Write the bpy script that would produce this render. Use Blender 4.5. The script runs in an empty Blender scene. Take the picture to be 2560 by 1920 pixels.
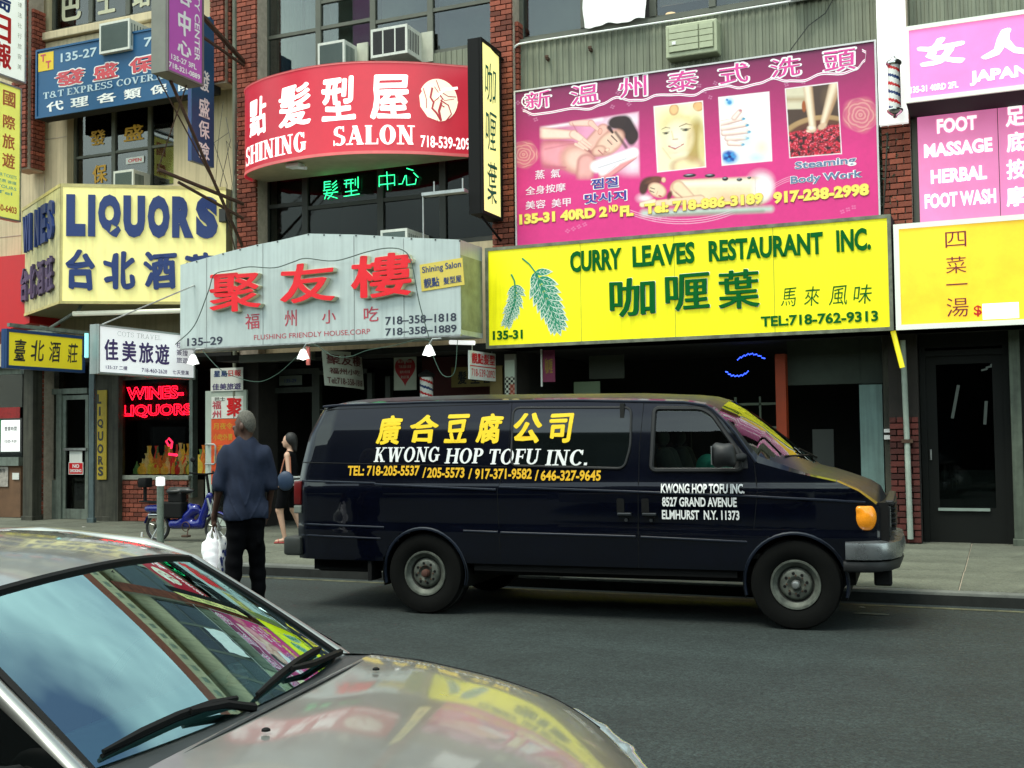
import bpy, bmesh, math, random
import numpy as np
from mathutils import Vector, Matrix
random.seed(7); np.random.seed(7)
SC = bpy.context.scene
COL = SC.collection
# ------------------------------------------------------------------ camera
cd = bpy.data.cameras.new('camera'); cam = bpy.data.objects.new('camera', cd); COL.objects.link(cam); SC.camera = cam
YAW, PITCH, ROLL = 0.4068, 0.0462, -0.0121
cy_, sy_ = math.cos(YAW), math.sin(YAW)
d0 = Vector((-sy_, cy_, 0)); r0 = Vector((cy_, sy_, 0)); u0 = Vector((0, 0, 1))
d1 = d0*math.cos(PITCH)+u0*math.sin(PITCH); u1 = -d0*math.sin(PITCH)+u0*math.cos(PITCH)
r2 = r0*math.cos(ROLL)+u1*math.sin(ROLL); u2 = -r0*math.sin(ROLL)+u1*math.cos(ROLL)
cam.matrix_world = Matrix(((r2.x, u2.x, -d1.x, 0), (r2.y, u2.y, -d1.y, 0), (r2.z, u2.z, -d1.z, 1.705), (0, 0, 0, 1)))
cd.sensor_width = 36; cd.lens = 36*2844/2560; cd.clip_start = .05; cd.clip_end = 800
# ------------------------------------------------------------------ light
SUN_EL, SUN_AZ = 62, 205      # azimuth: compass degrees clockwise from +Y of the side the light comes from
SKY_STRENGTH, SUN_STRENGTH, EXPOSURE = .09, 1.5, .78
w = bpy.data.worlds.new('World'); SC.world = w; w.use_nodes = True
nt = w.node_tree; nt.nodes.clear()
o_ = nt.nodes.new('ShaderNodeOutputWorld'); bg = nt.nodes.new('ShaderNodeBackground'); sky = nt.nodes.new('ShaderNodeTexSky')
sky.sky_type = 'NISHITA'; sky.sun_disc = False; sky.sun_elevation = math.radians(SUN_EL); sky.sun_rotation = math.radians(SUN_AZ)
sky.air_density = 1.3; sky.dust_density = 2.5; sky.ozone_density = 1.5
tc = nt.nodes.new('ShaderNodeTexCoord'); mp = nt.nodes.new('ShaderNodeMapping'); mp.inputs['Scale'].default_value = (1.1, 1.1, 2.0)
nz = nt.nodes.new('ShaderNodeTexNoise'); nz.inputs['Scale'].default_value = 1.15; nz.inputs['Detail'].default_value = 5; nz.inputs['Roughness'].default_value = .5
cr_ = nt.nodes.new('ShaderNodeValToRGB'); cr_.color_ramp.elements[0].position = .37; cr_.color_ramp.elements[1].position = .6
mx = nt.nodes.new('ShaderNodeMix'); mx.data_type = 'RGBA'; mx.inputs[7].default_value = (12.6, 15.4, 14.4, 1)
nt.links.new(tc.outputs['Generated'], mp.inputs[0]); nt.links.new(mp.outputs[0], nz.inputs['Vector']); nt.links.new(nz.outputs['Fac'], cr_.inputs[0])
nt.links.new(cr_.outputs[0], mx.inputs[0]); nt.links.new(sky.outputs[0], mx.inputs[6]); nt.links.new(mx.outputs[2], bg.inputs[0])
bg.inputs[1].default_value = SKY_STRENGTH; nt.links.new(bg.outputs[0], o_.inputs[0])
sl = bpy.data.lights.new('sun', 'SUN'); sun = bpy.data.objects.new('sun', sl); COL.objects.link(sun)
sl.energy = SUN_STRENGTH; sl.angle = math.radians(22); sl.color = (1, 1, .87)
az, el = math.radians(SUN_AZ), math.radians(SUN_EL)
sun.rotation_euler = Vector((math.sin(az)*math.cos(el), math.cos(az)*math.cos(el), math.sin(el))).to_track_quat('Z', 'Y').to_euler()
sun.location = (0, -5, 20)
SC.view_settings.view_transform = 'Standard'; SC.view_settings.look = 'None'; SC.view_settings.exposure = EXPOSURE
SC.view_settings.gamma = 1; SC.view_settings.use_curve_mapping = False
SC.render.engine = 'CYCLES'; SC.cycles.use_denoising = True; SC.cycles.max_bounces = 8; SC.cycles.transparent_max_bounces = 12
SC.cycles.caustics_reflective = False; SC.cycles.caustics_refractive = False; SC.cycles.sample_clamp_indirect = 6
# ------------------------------------------------------------------ materials
def S(r, g, b):
    return tuple((c/255/12.92 if c/255 <= .04045 else ((c/255+.055)/1.055)**2.4) for c in (r, g, b))
MC = {}
def mat(name, col, rough=.6, metal=0., var=.12, scale=3., emit=0., bump=0., coat=0., streak=0., rnd=0., spec=.5, dirt=None, ecol=None):
    if name in MC: return MC[name]
    m = bpy.data.materials.new(name); m.use_nodes = True; n = m.node_tree; p = n.nodes['Principled BSDF']; MC[name] = m
    L = n.links.new; c4 = (*col, 1)
    p.inputs['Roughness'].default_value = rough; p.inputs['Metallic'].default_value = metal; p.inputs['Specular IOR Level'].default_value = spec
    if coat: p.inputs['Coat Weight'].default_value = coat; p.inputs['Coat Roughness'].default_value = .03
    tcn = n.nodes.new('ShaderNodeTexCoord'); last = None
    rgb = n.nodes.new('ShaderNodeRGB'); rgb.outputs[0].default_value = c4; last = rgb.outputs[0]
    def mulfac(src, lo, hi, a=.3, b=.7):
        nonlocal last
        mr = n.nodes.new('ShaderNodeMapRange'); mr.inputs[1].default_value = a; mr.inputs[2].default_value = b
        mr.inputs[3].default_value = lo; mr.inputs[4].default_value = hi; L(src, mr.inputs[0])
        vm = n.nodes.new('ShaderNodeVectorMath'); vm.operation = 'SCALE'; L(last, vm.inputs[0]); L(mr.outputs[0], vm.inputs['Scale']); last = vm.outputs[0]
    if var:
        t = n.nodes.new('ShaderNodeTexNoise'); t.inputs['Scale'].default_value = scale; t.inputs['Detail'].default_value = 6; t.inputs['Roughness'].default_value = .65
        L(tcn.outputs['Object'], t.inputs['Vector']); mulfac(t.outputs['Fac'], 1-var, 1+var*.6)
        t2 = n.nodes.new('ShaderNodeMapRange'); t2.inputs[3].default_value = max(0, rough-.08); t2.inputs[4].default_value = min(1, rough+.12)
        L(t.outputs['Fac'], t2.inputs[0]); L(t2.outputs[0], p.inputs['Roughness'])
    if streak:
        mp = n.nodes.new('ShaderNodeMapping'); mp.inputs['Scale'].default_value = (14, 14, .7); L(tcn.outputs['Object'], mp.inputs[0])
        t = n.nodes.new('ShaderNodeTexNoise'); t.inputs['Scale'].default_value = 1; t.inputs['Detail'].default_value = 4; L(mp.outputs[0], t.inputs['Vector'])
        mulfac(t.outputs['Fac'], 1-streak, 1.0, .32, .55)
    if rnd:
        oi = n.nodes.new('ShaderNodeObjectInfo'); mulfac(oi.outputs['Random'], 1-rnd, 1+rnd*.7, 0, 1)
    L(last, p.inputs['Base Color'])
    if emit:
        if ecol: p.inputs['Emission Color'].default_value = (*ecol, 1)
        else: L(last, p.inputs['Emission Color'])
        p.inputs['Emission Strength'].default_value = emit
    if bump:
        t = n.nodes.new('ShaderNodeTexNoise'); t.inputs['Scale'].default_value = scale*9; t.inputs['Detail'].default_value = 5; L(tcn.outputs['Object'], t.inputs['Vector'])
        b = n.nodes.new('ShaderNodeBump'); b.inputs['Strength'].default_value = bump; b.inputs['Distance'].default_value = .01; L(t.outputs['Fac'], b.inputs['Height']); L(b.outputs[0], p.inputs['Normal'])
    return m
def asphalt_detail(m, amp=1.):      # fine aggregate speckle and long tyre-polished streaks
    n = m.node_tree; p = n.nodes['Principled BSDF']; L = n.links.new; src = p.inputs['Base Color'].links[0].from_socket; tcn = n.nodes.new('ShaderNodeTexCoord')
    mp = n.nodes.new('ShaderNodeMapping'); mp.inputs['Scale'].default_value = (.12, 1.6, 1); L(tcn.outputs['Object'], mp.inputs[0])
    for vec, sc, lo, hi, a, b in ((mp.outputs[0], 1.1, .88, 1.12, .35, .65), (tcn.outputs['Object'], 60, 1-.7*amp, 1+.9*amp, .3, .7), (tcn.outputs['Object'], 21, 1-.4*amp, 1+.45*amp, .3, .7)):
        t = n.nodes.new('ShaderNodeTexNoise'); t.inputs['Scale'].default_value = sc; t.inputs['Detail'].default_value = 3; L(vec, t.inputs['Vector'])
        mr = n.nodes.new('ShaderNodeMapRange'); mr.inputs[1].default_value = a; mr.inputs[2].default_value = b; mr.inputs[3].default_value = lo; mr.inputs[4].default_value = hi; L(t.outputs['Fac'], mr.inputs[0])
        vm = n.nodes.new('ShaderNodeVectorMath'); vm.operation = 'SCALE'; L(src, vm.inputs[0]); L(mr.outputs[0], vm.inputs['Scale']); src = vm.outputs[0]
    L(src, p.inputs['Base Color'])
def glass(name, tint=(.8, .85, .85), ior=1.5, rough=.01, base=0., refl=(1, 1, 1)):
    if name in MC: return MC[name]
    m = bpy.data.materials.new(name); m.use_nodes = True; n = m.node_tree; n.nodes.clear(); MC[name] = m
    o = n.nodes.new('ShaderNodeOutputMaterial'); t = n.nodes.new('ShaderNodeBsdfTransparent'); g = n.nodes.new('ShaderNodeBsdfGlossy')
    t.inputs[0].default_value = (*tint, 1); g.inputs['Roughness'].default_value = rough; g.inputs[0].default_value = (*refl, 1)
    fr = n.nodes.new('ShaderNodeFresnel'); fr.inputs[0].default_value = ior; mxs = n.nodes.new('ShaderNodeMixShader')
    ad = n.nodes.new('ShaderNodeMath'); ad.operation = 'ADD'; ad.use_clamp = True; ad.inputs[1].default_value = base
    n.links.new(fr.outputs[0], ad.inputs[0]); n.links.new(ad.outputs[0], mxs.inputs[0]); n.links.new(t.outputs[0], mxs.inputs[1]); n.links.new(g.outputs[0], mxs.inputs[2])
    n.links.new(mxs.outputs[0], o.inputs[0]); return m
def vcol(name, rough=.4, emit=0.):
    if name in MC: return MC[name]
    m = bpy.data.materials.new(name); m.use_nodes = True; n = m.node_tree; p = n.nodes['Principled BSDF']; MC[name] = m
    a = n.nodes.new('ShaderNodeVertexColor'); a.layer_name = 'Col'; n.links.new(a.outputs[0], p.inputs['Base Color']); p.inputs['Roughness'].default_value = rough
    if emit: n.links.new(a.outputs[0], p.inputs['Emission Color']); p.inputs['Emission Strength'].default_value = emit
    return m
# ------------------------------------------------------------------ mesh collector
class MB:
    def __init__(s, M=None): s.v = []; s.f = []; s.M = M
    def add(s, vs, fs):
        b = len(s.v)
        s.v += [tuple(s.M @ Vector(p)) if s.M else tuple(p) for p in vs]; s.f += [tuple(b+i for i in f) for f in fs]; return s
    def box(s, x0, x1, y0, y1, z0, z1):
        return s.add([(x0, y0, z0), (x1, y0, z0), (x1, y1, z0), (x0, y1, z0), (x0, y0, z1), (x1, y0, z1), (x1, y1, z1), (x0, y1, z1)],
                     [(0, 3, 2, 1), (4, 5, 6, 7), (0, 1, 5, 4), (1, 2, 6, 5), (2, 3, 7, 6), (3, 0, 4, 7)])
    def rbox(s, x0, x1, y0, y1, z0, z1, r=.01, seg=2):
        bm = bmesh.new(); bmesh.ops.create_cube(bm, size=1)
        for v in bm.verts: v.co = Vector(((x0+x1)/2+v.co.x*(x1-x0), (y0+y1)/2+v.co.y*(y1-y0), (z0+z1)/2+v.co.z*(z1-z0)))
        bmesh.ops.bevel(bm, geom=bm.edges[:], offset=r, segments=seg, affect='EDGES', profile=.5)
        bm.verts.ensure_lookup_table(); bm.verts.index_update()
        s.add([v.co[:] for v in bm.verts], [[v.index for v in f.verts] for f in bm.faces]); bm.free(); return s
    def pbox(s, P, a, b, c, e, w0, w1):      # box in a plane frame: u a..b, v c..e, depth w0..w1 (towards the street positive)
        q = [P.pt(u, v, w) for w in (w0, w1) for (u, v) in ((a, c), (b, c), (b, e), (a, e))]
        return s.add(q, [(0, 1, 2, 3), (7, 6, 5, 4), (0, 4, 5, 1), (1, 5, 6, 2), (2, 6, 7, 3), (3, 7, 4, 0)])
    def prism(s, P, poly, w0, w1):
        n = len(poly); q = [P.pt(u, v, w0) for u, v in poly]+[P.pt(u, v, w1) for u, v in poly]
        return s.add(q, [tuple(range(n))[::-1], tuple(range(n, 2*n))]+[(i, (i+1) % n, n+(i+1) % n, n+i) for i in range(n)])
    def tube(s, path, r, n=8, cap=True, sx=1., closed=False):
        P = [Vector(p) for p in path]; N = len(P); rs = r if hasattr(r, '__len__') else [r]*N; vs = []; prev = None
        for i, p in enumerate(P):
            t = ((P[(i+1) % N]-P[i-1]) if closed else (P[min(i+1, N-1)]-P[max(i-1, 0)])).normalized()
            a = prev if prev is not None else (Vector((0, 0, 1)) if abs(t.z) < .9 else Vector((1, 0, 0)))
            x = (a-t*a.dot(t)); x = x.normalized() if x.length > 1e-6 else t.orthogonal().normalized()
            y = t.cross(x); prev = x
            for k in range(n):
                an = 2*math.pi*k/n; vs.append(p+x*(math.cos(an)*rs[i]*sx)+y*(math.sin(an)*rs[i]))
        f = [(i*n+k, i*n+(k+1) % n, ((i+1) % N)*n+(k+1) % n, ((i+1) % N)*n+k) for i in range(N if closed else N-1) for k in range(n)]
        if cap and not closed: f += [tuple(range(n))[::-1], tuple(range((N-1)*n, N*n))]
        return s.add(vs, f)
    def lathe(s, prof, O, ax='z', n=24):      # prof: (radius, height along axis)
        vs = []
        for r, h in prof:
            for k in range(n):
                a = 2*math.pi*k/n; c, q = r*math.cos(a), r*math.sin(a)
                p = {'z': (c, q, h), 'y': (c, h, q), 'x': (h, c, q)}[ax]; vs.append((O[0]+p[0], O[1]+p[1], O[2]+p[2]))
        m = len(prof); return s.add(vs, [(i*n+k, i*n+(k+1) % n, (i+1)*n+(k+1) % n, (i+1)*n+k) for i in range(m-1) for k in range(n)])
    def grid(s, rows):
        R, Cn = len(rows), len(rows[0])
        return s.add([p for r in rows for p in r], [(i*Cn+j, i*Cn+j+1, (i+1)*Cn+j+1, (i+1)*Cn+j) for i in range(R-1) for j in range(Cn-1)])
class Pl:                                     # vertical plane frame
    def __init__(s, O, E): s.O = Vector((*O, 0)); s.e = (Vector((*E, 0))-s.O).normalized(); s.n = Vector((s.e.y, -s.e.x, 0))
    def pt(s, u, v, w=0.): p = s.O+s.e*u+s.n*w; return Vector((p.x, p.y, v))
def PY(Y): return Pl((0, Y), (1, Y))
def PX(X): return Pl((X, 0), (X, 1))
ROOTLOC = {}
def wloc(o):
    v = Vector((0, 0, 0))
    while o is not None: v += o.location; o = o.parent
    return v
def setp(o, label=None, cat=None, group=None, kind=None):
    for k, x in (('label', label), ('category', cat), ('group', group), ('kind', kind)):
        if x: o[k] = x
    return o
def thing(name, label, cat, loc=(0, 0, 0), rz=0., group=None, kind=None):
    o = bpy.data.objects.new(name, None); o.empty_display_size = .1; COL.objects.link(o); o.location = loc; o.rotation_euler = (0, 0, rz)
    return setp(o, label, cat, group, kind)
def link(name, me, parent): 
    o = bpy.data.objects.new(name, me); COL.objects.link(o); o.parent = parent; return o
def obj(name, mb, m, parent=None, smooth=False, local=False, label=None, cat=None, kind=None, group=None, origin=None, fix=False):
    me = bpy.data.meshes.new(name); v = np.array(mb.v, float)
    if parent is not None and not local: v = v-np.array(wloc(parent))
    if parent is None and origin is not None: v = v-np.array(origin)
    me.from_pydata(v.tolist(), [], mb.f); me.materials.append(m)
    if fix:
        bm = bmesh.new(); bm.from_mesh(me); bmesh.ops.recalc_face_normals(bm, faces=bm.faces); bm.to_mesh(me); bm.free()
    if smooth:
        me.shade_smooth(); 
        try: me.set_sharp_from_angle(angle=math.radians(smooth if smooth is not True else 40))
        except Exception: pass
    me.update(); o = link(name, me, parent)
    if parent is None and origin is not None: o.location = origin
    return setp(o, label, cat, group, kind)
# ------------------------------------------------------------------ text
def raw_text(s, bold=0., shear=0., depth=False, outline=0.):
    c = bpy.data.curves.new('t', 'FONT'); c.body = s; c.offset = bold; c.shear = shear; c.resolution_u = 3
    if depth: c.extrude = .5
    if outline: c.fill_mode = 'NONE'; c.bevel_depth = outline; c.bevel_resolution = 1
    o = bpy.data.objects.new('t', c); me = bpy.data.meshes.new_from_object(o)
    v = np.empty(len(me.vertices)*3); me.vertices.foreach_get('co', v); v = v.reshape(-1, 3); f = [tuple(p.vertices) for p in me.polygons]
    bpy.data.objects.remove(o); bpy.data.curves.remove(c); bpy.data.meshes.remove(me); return v, f
def wobble(v, a, sc=7.):
    if a:
        x, y = v[:, 0].copy(), v[:, 1].copy()
        v[:, 0] += a*(np.sin(y*sc+x*3.1)+.6*np.sin(y*sc*2.3+1.7)); v[:, 1] += a*(np.sin(x*sc+y*2.7+.8)+.6*np.sin(x*sc*2.1))
    return v
# small slab-serif face built from strokes, for the words the photo sets in serif capitals
def serif_mesh(s, W=.2, T=.09, SH=.07, SW=.36, shear=0.):
    V = []; F = []; zc = [0]
    def quad(ps):
        b = len(V); zc[0] += 1
        V.extend((p[0], p[1], zc[0]) for p in ps); F.append(tuple(range(b, b+len(ps))))
    def st(x, y0, y1, w=W, sb=1, stp=1):      # vertical stem with slabs
        quad([(x-w/2, y0), (x+w/2, y0), (x+w/2, y1), (x-w/2, y1)])
        if sb: quad([(x-SW/2, y0), (x+SW/2, y0), (x+SW/2, y0+SH), (x-SW/2, y0+SH)])
        if stp: quad([(x-SW/2, y1-SH), (x+SW/2, y1-SH), (x+SW/2, y1), (x-SW/2, y1)])
    def dg(x0, y0, x1, y1, w): quad([(x0-w/2, y0), (x0+w/2, y0), (x1+w/2, y1), (x1-w/2, y1)])
    def hz(x0, x1, y, t=T): quad([(x0, y-t/2), (x1, y-t/2), (x1, y+t/2), (x0, y+t/2)])
    def sl(x, y, up): quad([(x-SW/2, y), (x+SW/2, y), (x+SW/2, y+SH*up), (x-SW/2, y+SH*up)][::up])
    def arc(cx, cy, rx, ry, a0, a1, wx=W, wy=T, n=14):
        for i in range(n):
            q = []
            for a in (a0+(a1-a0)*i/n, a0+(a1-a0)*(i+1)/n):
                a = math.radians(a); q.append((math.cos(a), math.sin(a)))
            (c, d), (e, g) = q
            quad([(cx+rx*c, cy+ry*d), (cx+rx*e, cy+ry*g), (cx+(rx-wx)*e, cy+(ry-wy)*g), (cx+(rx-wx)*c, cy+(ry-wy)*d)])
    x = 0.; base = 0
    for ch in s:
        n0 = len(V); w = .8
        if ch == ' ': x += .42; continue
        if ch == 'K': st(.18, 0, 1); dg(.26, .42, .68, 1, T); dg(.66, 0, .38, .56, W); sl(.66, 0, 1); sl(.68, 1, -1); w = .88
        elif ch == 'W': dg(.38, 0, .16, 1, W); dg(.38, 0, .6, 1, T); dg(.82, 0, .6, 1, W); dg(.82, 0, 1.04, 1, T); sl(.16, 1, -1); sl(.6, 1, -1); sl(1.04, 1, -1); w = 1.22
        elif ch == 'V': dg(.42, 0, .16, 1, W); dg(.42, 0, .7, 1, T); sl(.16, 1, -1); sl(.7, 1, -1); w = .88
        elif ch == 'A': dg(.14, 0, .42, 1, T); dg(.7, 0, .42, 1, W); hz(.22, .6, .33); sl(.14, 0, 1); sl(.7, 0, 1); w = .88
        elif ch == 'X': dg(.66, 0, .16, 1, W); dg(.14, 0, .66, 1, T); sl(.16, 1, -1); sl(.66, 1, -1); sl(.66, 0, 1); sl(.14, 0, 1); w = .84
        elif ch == 'O': arc(.4, .5, .4, .52, 0, 360, W, T, 28); w = .82
        elif ch == 'Q': arc(.4, .5, .4, .52, 0, 360, W, T, 28); dg(.66, -.1, .4, .3, W*.7); w = .82
        elif ch == 'C': arc(.4, .5, .4, .52, 38, 322, W, T, 22); quad([(.62, .98), (.7, .98), (.7, .66), (.62, .72)]); w = .76
        elif ch == 'G': arc(.4, .5, .4, .52, 38, 330, W, T, 22); quad([(.62, .98), (.7, .98), (.7, .66), (.62, .72)]); st(.64, .08, .5, W, 0, 1); w = .82
        elif ch == 'N': st(.16, 0, 1, T); st(.7, 0, 1, T, 0, 1); dg(.68, 0, .16, 1, W*1.05); w = .88
        elif ch == 'H': st(.17, 0, 1); st(.71, 0, 1); hz(.2, .7, .52); w = .88
        elif ch == 'I': st(.18, 0, 1); w = .37
        elif ch == 'L': st(.18, 0, 1); hz(.1, .66, SH/2, SH); quad([(.58, 0), (.66, 0), (.66, .3), (.6, .3)]); w = .68
        elif ch == 'T': st(.36, 0, 1, W, 1, 0); hz(.02, .7, 1-T/2); quad([(.02, 1), (.1, 1), (.08, .7), (.02, .7)]); quad([(.62, 1), (.7, 1), (.7, .7), (.64, .7)]); w = .72
        elif ch == 'E': st(.18, 0, 1); hz(.1, .62, T/2); hz(.1, .62, 1-T/2); hz(.2, .5, .52); quad([(.55, 0), (.62, 0), (.64, .28), (.58, .28)]); quad([(.55, 1), (.62, 1), (.62, .74), (.57, .74)]); w = .66
        elif ch == 'F': st(.18, 0, 1); hz(.1, .62, 1-T/2); hz(.2, .5, .5); quad([(.55, 1), (.62, 1), (.62, .72), (.57, .72)]); quad([(.46, .36), (.52, .36), (.52, .64), (.46, .64)]); w = .64
        elif ch == 'P': st(.18, 0, 1); arc(.34, .72, .32, .28, -90, 90, W, T); hz(.18, .36, 1-T/2); hz(.18, .36, .44+T/2); w = .7
        elif ch == 'R': st(.18, 0, 1); arc(.34, .74, .3, .26, -90, 90, W, T); hz(.18, .36, 1-T/2); hz(.18, .36, .48+T/2); dg(.68, 0, .42, .5, W); sl(.7, 0, 1); w = .84
        elif ch == 'U': st(.17, .3, 1, W, 0, 1); st(.68, .3, 1, T, 0, 1); arc(.4, .3, .33, .32, 180, 360, W*.85, T); w = .86
        elif ch == 'S': arc(.33, .74, .3, .27, 40, 250, W*.8, T); arc(.33, .27, .32, .28, -140, 80, W*.8, T); quad([(.5, 1), (.58, 1), (.58, .7), (.52, .74)]); quad([(.02, 0), (.1, 0), (.08, .26), (.02, .3)]); dg(.5, .42, .16, .6, W*1.1); w = .66
        elif ch == 'D': st(.18, 0, 1); arc(.3, .5, .42, .5, -90, 90, W, T); hz(.1, .32, 1-T/2); hz(.1, .32, T/2); w = .76
        elif ch == '&': arc(.36, .76, .24, .26, 0, 360, W*.7, T, 18); arc(.34, .28, .34, .3, 0, 360, W*.8, T, 18); dg(.78, 0, .4, .5, W*.8); w = .86
        elif ch == '.': quad([(.03, 0), (.2, 0), (.2, .17), (.03, .17)]); w = .26
        for i in range(n0, len(V)): V[i] = (V[i][0]+x+V[i][1]*shear, V[i][1], V[i][2])
        x += w+.06
    return np.array(V, float), F
def put(parent, name, vf, box, m, PM, ext=0., off=.004, fit=True, rot=0, label=None, cuts=0., mirror=False):
    """place raw glyph mesh in the plane/mapping PM (object with .pt(u,v,w)), fitted to box (u0,v0,u1,v1)"""
    v, f = vf; v = v.copy()
    if rot: a = math.radians(rot); x, y = v[:, 0].copy(), v[:, 1].copy(); v[:, 0] = x*math.cos(a)-y*math.sin(a); v[:, 1] = x*math.sin(a)+y*math.cos(a)
    lo, hi = v.min(0), v.max(0); a, b, c, e = box
    u = a+(v[:, 0]-lo[0])/max(1e-6, hi[0]-lo[0])*(c-a); q = b+(v[:, 1]-lo[1])/max(1e-6, hi[1]-lo[1])*(e-b)
    zr = hi[2]-lo[2]
    if ext: ww = off+(v[:, 2]-lo[2])/max(zr, 1e-9)*ext
    elif zr > 2: ww = off+(v[:, 2]-lo[2])*.00012
    else: ww = np.full(len(u), off)
    if cuts:
        bm = bmesh.new(); vv = [bm.verts.new((u[i], q[i], ww[i])) for i in range(len(u))]
        for ff in f:
            try: bm.faces.new([vv[i] for i in ff])
            except ValueError: pass
        x = a+cuts
        while x < c: bmesh.ops.bisect_plane(bm, geom=bm.verts[:]+bm.edges[:]+bm.faces[:], plane_co=(x, 0, 0), plane_no=(1, 0, 0)); x += cuts
        y = b+cuts
        while y < e: bmesh.ops.bisect_plane(bm, geom=bm.verts[:]+bm.edges[:]+bm.faces[:], plane_co=(0, y, 0), plane_no=(0, 1, 0)); y += cuts
        bm.verts.index_update(); u = [p.co.x for p in bm.verts]; q = [p.co.y for p in bm.verts]; ww = [p.co.z for p in bm.verts]; f = [tuple(p.index for p in g.verts) for g in bm.faces]; bm.free()
    mb = MB(); mb.v = [tuple(PM.pt(u[i], q[i], ww[i])) for i in range(len(u))]; mb.f = f
    return obj(name, mb, m, parent, local=getattr(PM, 'local', False), label=label)
def text(parent, s, box, m, PM, bold=.02, ext=0., off=.004, shear=0., wob=0., rot=0, name='lettering', serif=False, label=None, cuts=0., outline=0., W=.2):
    if serif: vf = serif_mesh(s, W=W, shear=shear)
    else:
        cjk = bold > .01 and not outline and any(ord(c) > 0x2E7F for c in s)
        vf = raw_text(s, 0. if cjk else bold, shear, ext > 0 and not outline, outline); wobble(vf[0], wob)
        if cjk:      # thicken brush characters by stacking shifted copies, so that small counters stay open
            v0, f0 = vf; n0 = len(v0); vs = []; fs = []
            for i, (dx, dy) in enumerate([(0, 0), (1, 0), (-1, 0), (0, 1), (0, -1), (.7, .7), (-.7, .7), (.7, -.7), (-.7, -.7)]):
                q = v0.copy(); q[:, 0] += dx*bold*.8; q[:, 1] += dy*bold*.55; q[:, 2] += i*(.004 if ext > 0 else 1.); vs.append(q); fs += [tuple(j+i*n0 for j in p) for p in f0]
            vf = (np.vstack(vs), fs)
    return put(parent, name, vf, box, m, PM, ext, off, rot=rot, label=label, cuts=cuts)
# ------------------------------------------------------------------ painted print (vertex colours on a fine grid)
def canvas(parent, name, PM, box, nx, ny, fn, m, off=.003):
    a, b, c, e = box; U, V = np.meshgrid(np.linspace(a, c, nx), np.linspace(b, e, ny)); rgb = np.clip(fn(U, V), 0, 1)
    mb = MB(); O = np.array(PM.pt(a, b, off)); X = np.array(PM.pt(c, b, off))-O
    t = (U-a)/(c-a); pts = O[None, None]+t[..., None]*X[None, None]; pts[..., 2] = V
    idx = np.arange(nx*ny).reshape(ny, nx); F = np.stack([idx[:-1, :-1], idx[:-1, 1:], idx[1:, 1:], idx[1:, :-1]], -1).reshape(-1, 4)
    me = bpy.data.meshes.new(name); p = pts.reshape(-1, 3)-np.array(wloc(parent)); me.from_pydata(p.tolist(), [], F.tolist())
    ca = me.color_attributes.new('Col', 'FLOAT_COLOR', 'POINT'); ca.data.foreach_set('color', np.concatenate([rgb.reshape(-1, 3), np.ones((nx*ny, 1))], 1).ravel())
    me.materials.append(m); return link(name, me, parent)
def lay(img, mask, col, a=1.): mask = np.clip(mask, 0, 1)[..., None]*a; return img*(1-mask)+np.array(S(*col))*mask
def ell(U, V, x, y, rx, ry, rot=0., soft=.15):
    a = math.radians(rot); du, dv = U-x, V-y; p = (du*math.cos(a)+dv*math.sin(a))/rx; q = (-du*math.sin(a)+dv*math.cos(a))/ry
    return np.clip((1-np.sqrt(p*p+q*q))/soft, 0, 1)
def cap(U, V, x0, y0, x1, y1, r, r1=None, soft=.2):
    dx, dy = x1-x0, y1-y0; t = np.clip(((U-x0)*dx+(V-y0)*dy)/(dx*dx+dy*dy), 0, 1); r1 = r if r1 is None else r1
    R = r+(r1-r)*t; return np.clip((1-np.hypot(U-x0-t*dx, V-y0-t*dy)/R)/soft, 0, 1)
def rect(U, V, a, b, c, e, soft=.01): return np.clip(np.minimum(np.minimum(U-a, c-U), np.minimum(V-b, e-V))/soft, 0, 1)
def nse(U, V, s, seed=0):
    x, y = U*s+seed*13.7, V*s-seed*7.3; xi, yi = np.floor(x), np.floor(y); fx, fy = x-xi, y-yi; fx = fx*fx*(3-2*fx); fy = fy*fy*(3-2*fy)
    h = lambda i, j: (np.sin(i*127.1+j*311.7+seed)*43758.5453) % 1
    return (h(xi, yi)*(1-fx)+h(xi+1, yi)*fx)*(1-fy)+(h(xi, yi+1)*(1-fx)+h(xi+1, yi+1)*fx)*fy
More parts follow.
